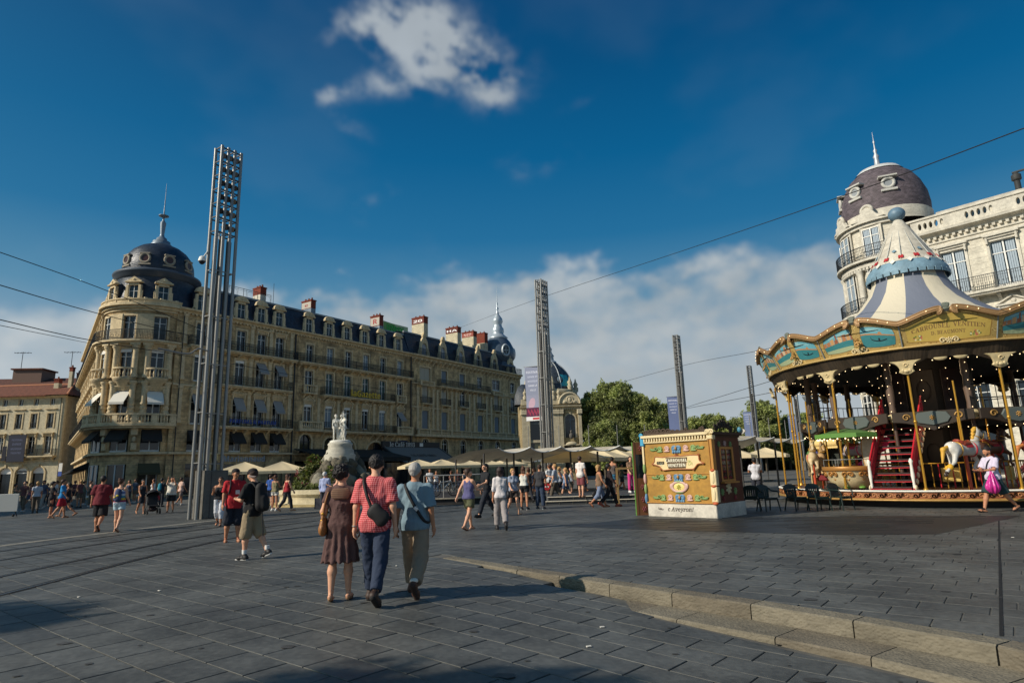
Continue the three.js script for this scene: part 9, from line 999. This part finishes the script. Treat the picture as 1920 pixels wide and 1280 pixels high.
mk(1091, 931, { h: 1.72, skin: 'fair', legs: [[.1, .06, .06], [-.1, .06, .06]], arms: [[0, .1, .2], [.1, .1, .3]], hair: { kind: 'short', c: 'brown' }, top: { kind: 'tee', c: [226, 218, 212], hem: .82, flare: .16 }, bottom: { kind: 'shorts', c: [120, 60, 64], len: .95, loose: .05 }, shoes: { kind: 'sandal', c: [190, 150, 120] } }, 'boy in long white tee standing on the platform above the steps', 2.5, pl);
const bw = mk(1127, 951, { h: 1.68, fem: 1, w: 1.04, skin: 'tan', legs: [[.35, .12, .02, -.1], [-.3, .55, .02, .8]], arms: [[-.2, .1, .25], [.2, .1, .4]], hair: { kind: 'long', c: 'blonde', len: .36, vol: .02 }, top: { kind: 'tank', c: [120, 96, 74], hem: .88 }, bottom: { kind: 'trousers', c: [116, 128, 152], len: 1.5, loose: .03, name: 'denim_capris' }, shoes: { kind: 'sandal', c: [120, 72, 48] } }, 'woman with long blonde hair and denim capris passing the steps', 1.75);
carried(bw, 'handbag', 'black handbag swinging beside the woman in denim capris', 'bag', (g, J, t) => { const w = vadd(J.arms[0].W, J.arms[0].d, .08); const a = sdfMesh([{ a: [w[0], w[1] - .26, w[2] - .12], b: [w[0], w[1] - .26, w[2] + .12], ra: .13, rb: .13, fx: .5, k: .03 }], .02); a.userData.uv = true; mesh('pouch', M(22, 20, 22, .6), a, g); mesh('handle', M(22, 20, 22, .6), [tube([[w[0], w[1] - .2, w[2] - .1], [w[0], w[1], w[2]], [w[0], w[1] - .2, w[2] + .1]], .012, 10, 5)], g); });
mk(1146, 950, { h: 1.72, skin: 'olive', legs: WALK(.4), arms: SWING, hair: { kind: 'short', c: 'black', vol: .016 }, top: { kind: 'long', c: [48, 34, 34], hem: .86, sleeve: 1.9 }, bottom: { kind: 'trousers', c: [24, 24, 28] }, shoes: { kind: 'shoe', c: [150, 70, 48] } }, 'person in black trousers walking right beside the blonde woman', 1.6);
mk(1152, 928, { h: 1.66, fem: 1, skin: 'tan', legs: STAND, arms: [[.7, .3, 1.4, .5], [.3, .2, .9]], hair: { kind: 'bun', c: 'black' }, top: { kind: 'strap', c: [90, 80, 76], hem: .96 }, bottom: { kind: 'skirt', c: [54, 112, 142], len: .7, width: .17 }, shoes: { kind: 'sandal', c: [120, 84, 60] } }, 'woman in strap top and teal skirt on the platform', 2.6, pl);
mk(1186, 923, { h: 1.7, fem: 1, skin: 'fair', face: 1, legs: STAND, arms: [[.2, .1, .6], [.2, .1, .6]], hair: { kind: 'long', c: 'brown', len: .22 }, top: { kind: 'long', c: [128, 100, 78], hem: .9 }, bottom: { kind: 'trousers', c: [206, 60, 130] }, shoes: { kind: 'shoe', c: white } }, 'woman in brown cardigan and pink trousers left of the kiosk', .3, pl);
const ck = mk(1422, 938, { h: 1.76, skin: 'olive', legs: STAND, arms: [[.5, .3, 1.2, .5], [.5, .3, 1.2, .5]], hair: { kind: 'short', c: 'black' }, top: { kind: 'tee', c: [206, 204, 208], hem: .84 }, bottom: { kind: 'trousers', c: [40, 42, 52] }, shoes: { kind: 'shoe', c: black } }, 'man in pale tee standing right of the kiosk', 2.8);
const p = mk(1874, 960, { h: 1.86, w: 1.04, skin: 'tan', face: 1, hp: .35, legs: [[-.42, .3, .02, .4], [.42, .1, .02, -.15]], arms: [[.5, .12, .95, .4], [.45, .12, 1.05, .4]], hair: { kind: 'short', c: 'black', vol: .01, line: 1.71 }, top: { kind: 'tee', c: [206, 196, 214], hem: .88, flare: .165, sleeve: .85, loose: .045 }, bottom: { kind: 'shorts', c: [34, 60, 62], len: .98, loose: .06 }, shoes: { kind: 'sandal', c: [30, 26, 26], sole: [40, 32, 30] } }, 'man in white tee and dark shorts with flip flops, passing the carousel', -1.45);
p.sub('beard', cm(36, 26, 20, .9), [sph(...p.J.head([0, 1.59, .05]), .055, .04, .05, 10, 8)]); p.sub('shoulder_strap', M(40, 40, 46, .7), [tube([p.tt([.1, 1.48, -.02]), p.tt([.06, 1.36, .13]), p.tt([-.02, 1.15, .15]), p.tt([-.14, 1.0, .1])], .014, 16, 5)]);
carried(p, 'plastic_bag', 'bright pink plastic bag hanging from the arm of the man by the carousel', 'bag', (g, J, t) => { const e = J.arms[0].E, q = vadd(J.arms[0].E, J.arms[0].d, .1); const a = sdfMesh([{ a: [q[0] + .03, q[1] - .12, q[2]], b: [q[0] + .03, q[1] - .42, q[2] + .02], ra: .05, rb: .19, fx: .6, k: .04 }], .014, { mod: (d, x, y, z) => d + .012 * Math.sin(Math.atan2(x - q[0], z - q[2]) * 9) + .008 * noise3(x * 20, y * 8, z * 20) }); a.userData.uv = true; mesh('sack', new THREE.MeshPhysicalMaterial({ color: lin(226, 60, 160), roughness: .3, transmission: .2, thickness: 0, side: THREE.DoubleSide }), a, g); mesh('handle', M(226, 70, 166, .4), [tube([[q[0] + .03, q[1] - .14, q[2] - .03], [q[0], q[1] + .05, q[2]], [q[0] + .03, q[1] - .14, q[2] + .03]], .012, 10, 5)], g); });
}
{ // bicycles parked by the platform railing
const bike = (px, py, turn, label, c) => { const [x, z] = at2(px, py, .3), b = T('bicycle', label, 'bicycle', [x, .32, z], turn, 'bicycles by the platform'); for (const s of [-.52, .52]) { const w = sub('wheel', b, [s, .34, 0]); mesh('tyre', MAT.rubber, [new THREE.TorusGeometry(.32, .022, 6, 24)], w); mesh('spokes', MAT.steel, [0, 1, 2, 3, 4, 5].map(k => bar([0, 0, 0], [Math.cos(k * 1.05) * .31, Math.sin(k * 1.05) * .31, 0], .004, .004, 4)), w).userData.kind = 'stuff'; } mesh('frame', cm(...c, .4), [bar([-.52, .34, 0], [-.12, .3, 0], .016), bar([-.12, .3, 0], [.36, .78, 0], .02), bar([-.12, .3, 0], [-.22, .84, 0], .018), bar([-.52, .34, 0], [-.2, .74, 0], .014), bar([-.2, .74, 0], [.36, .8, 0], .018), bar([.52, .34, 0], [.36, .88, 0], .018)], b); mesh('saddle', MAT.rubber, [sph(-.24, .9, 0, .12, .03, .06)], b); mesh('handlebar', MAT.steelD, [tube([[.44, .98, -.25], [.34, .96, -.1], [.34, .95, .1], [.44, .98, .25]], .014, 14, 5)], b); };
bike(833, 931, .5, 'white bicycle by the platform railing', [216, 216, 212]); bike(866, 930, -.6, 'dark bicycle half hidden by the girl in purple', [50, 40, 44]);
}
renderer.render(scene, camera);
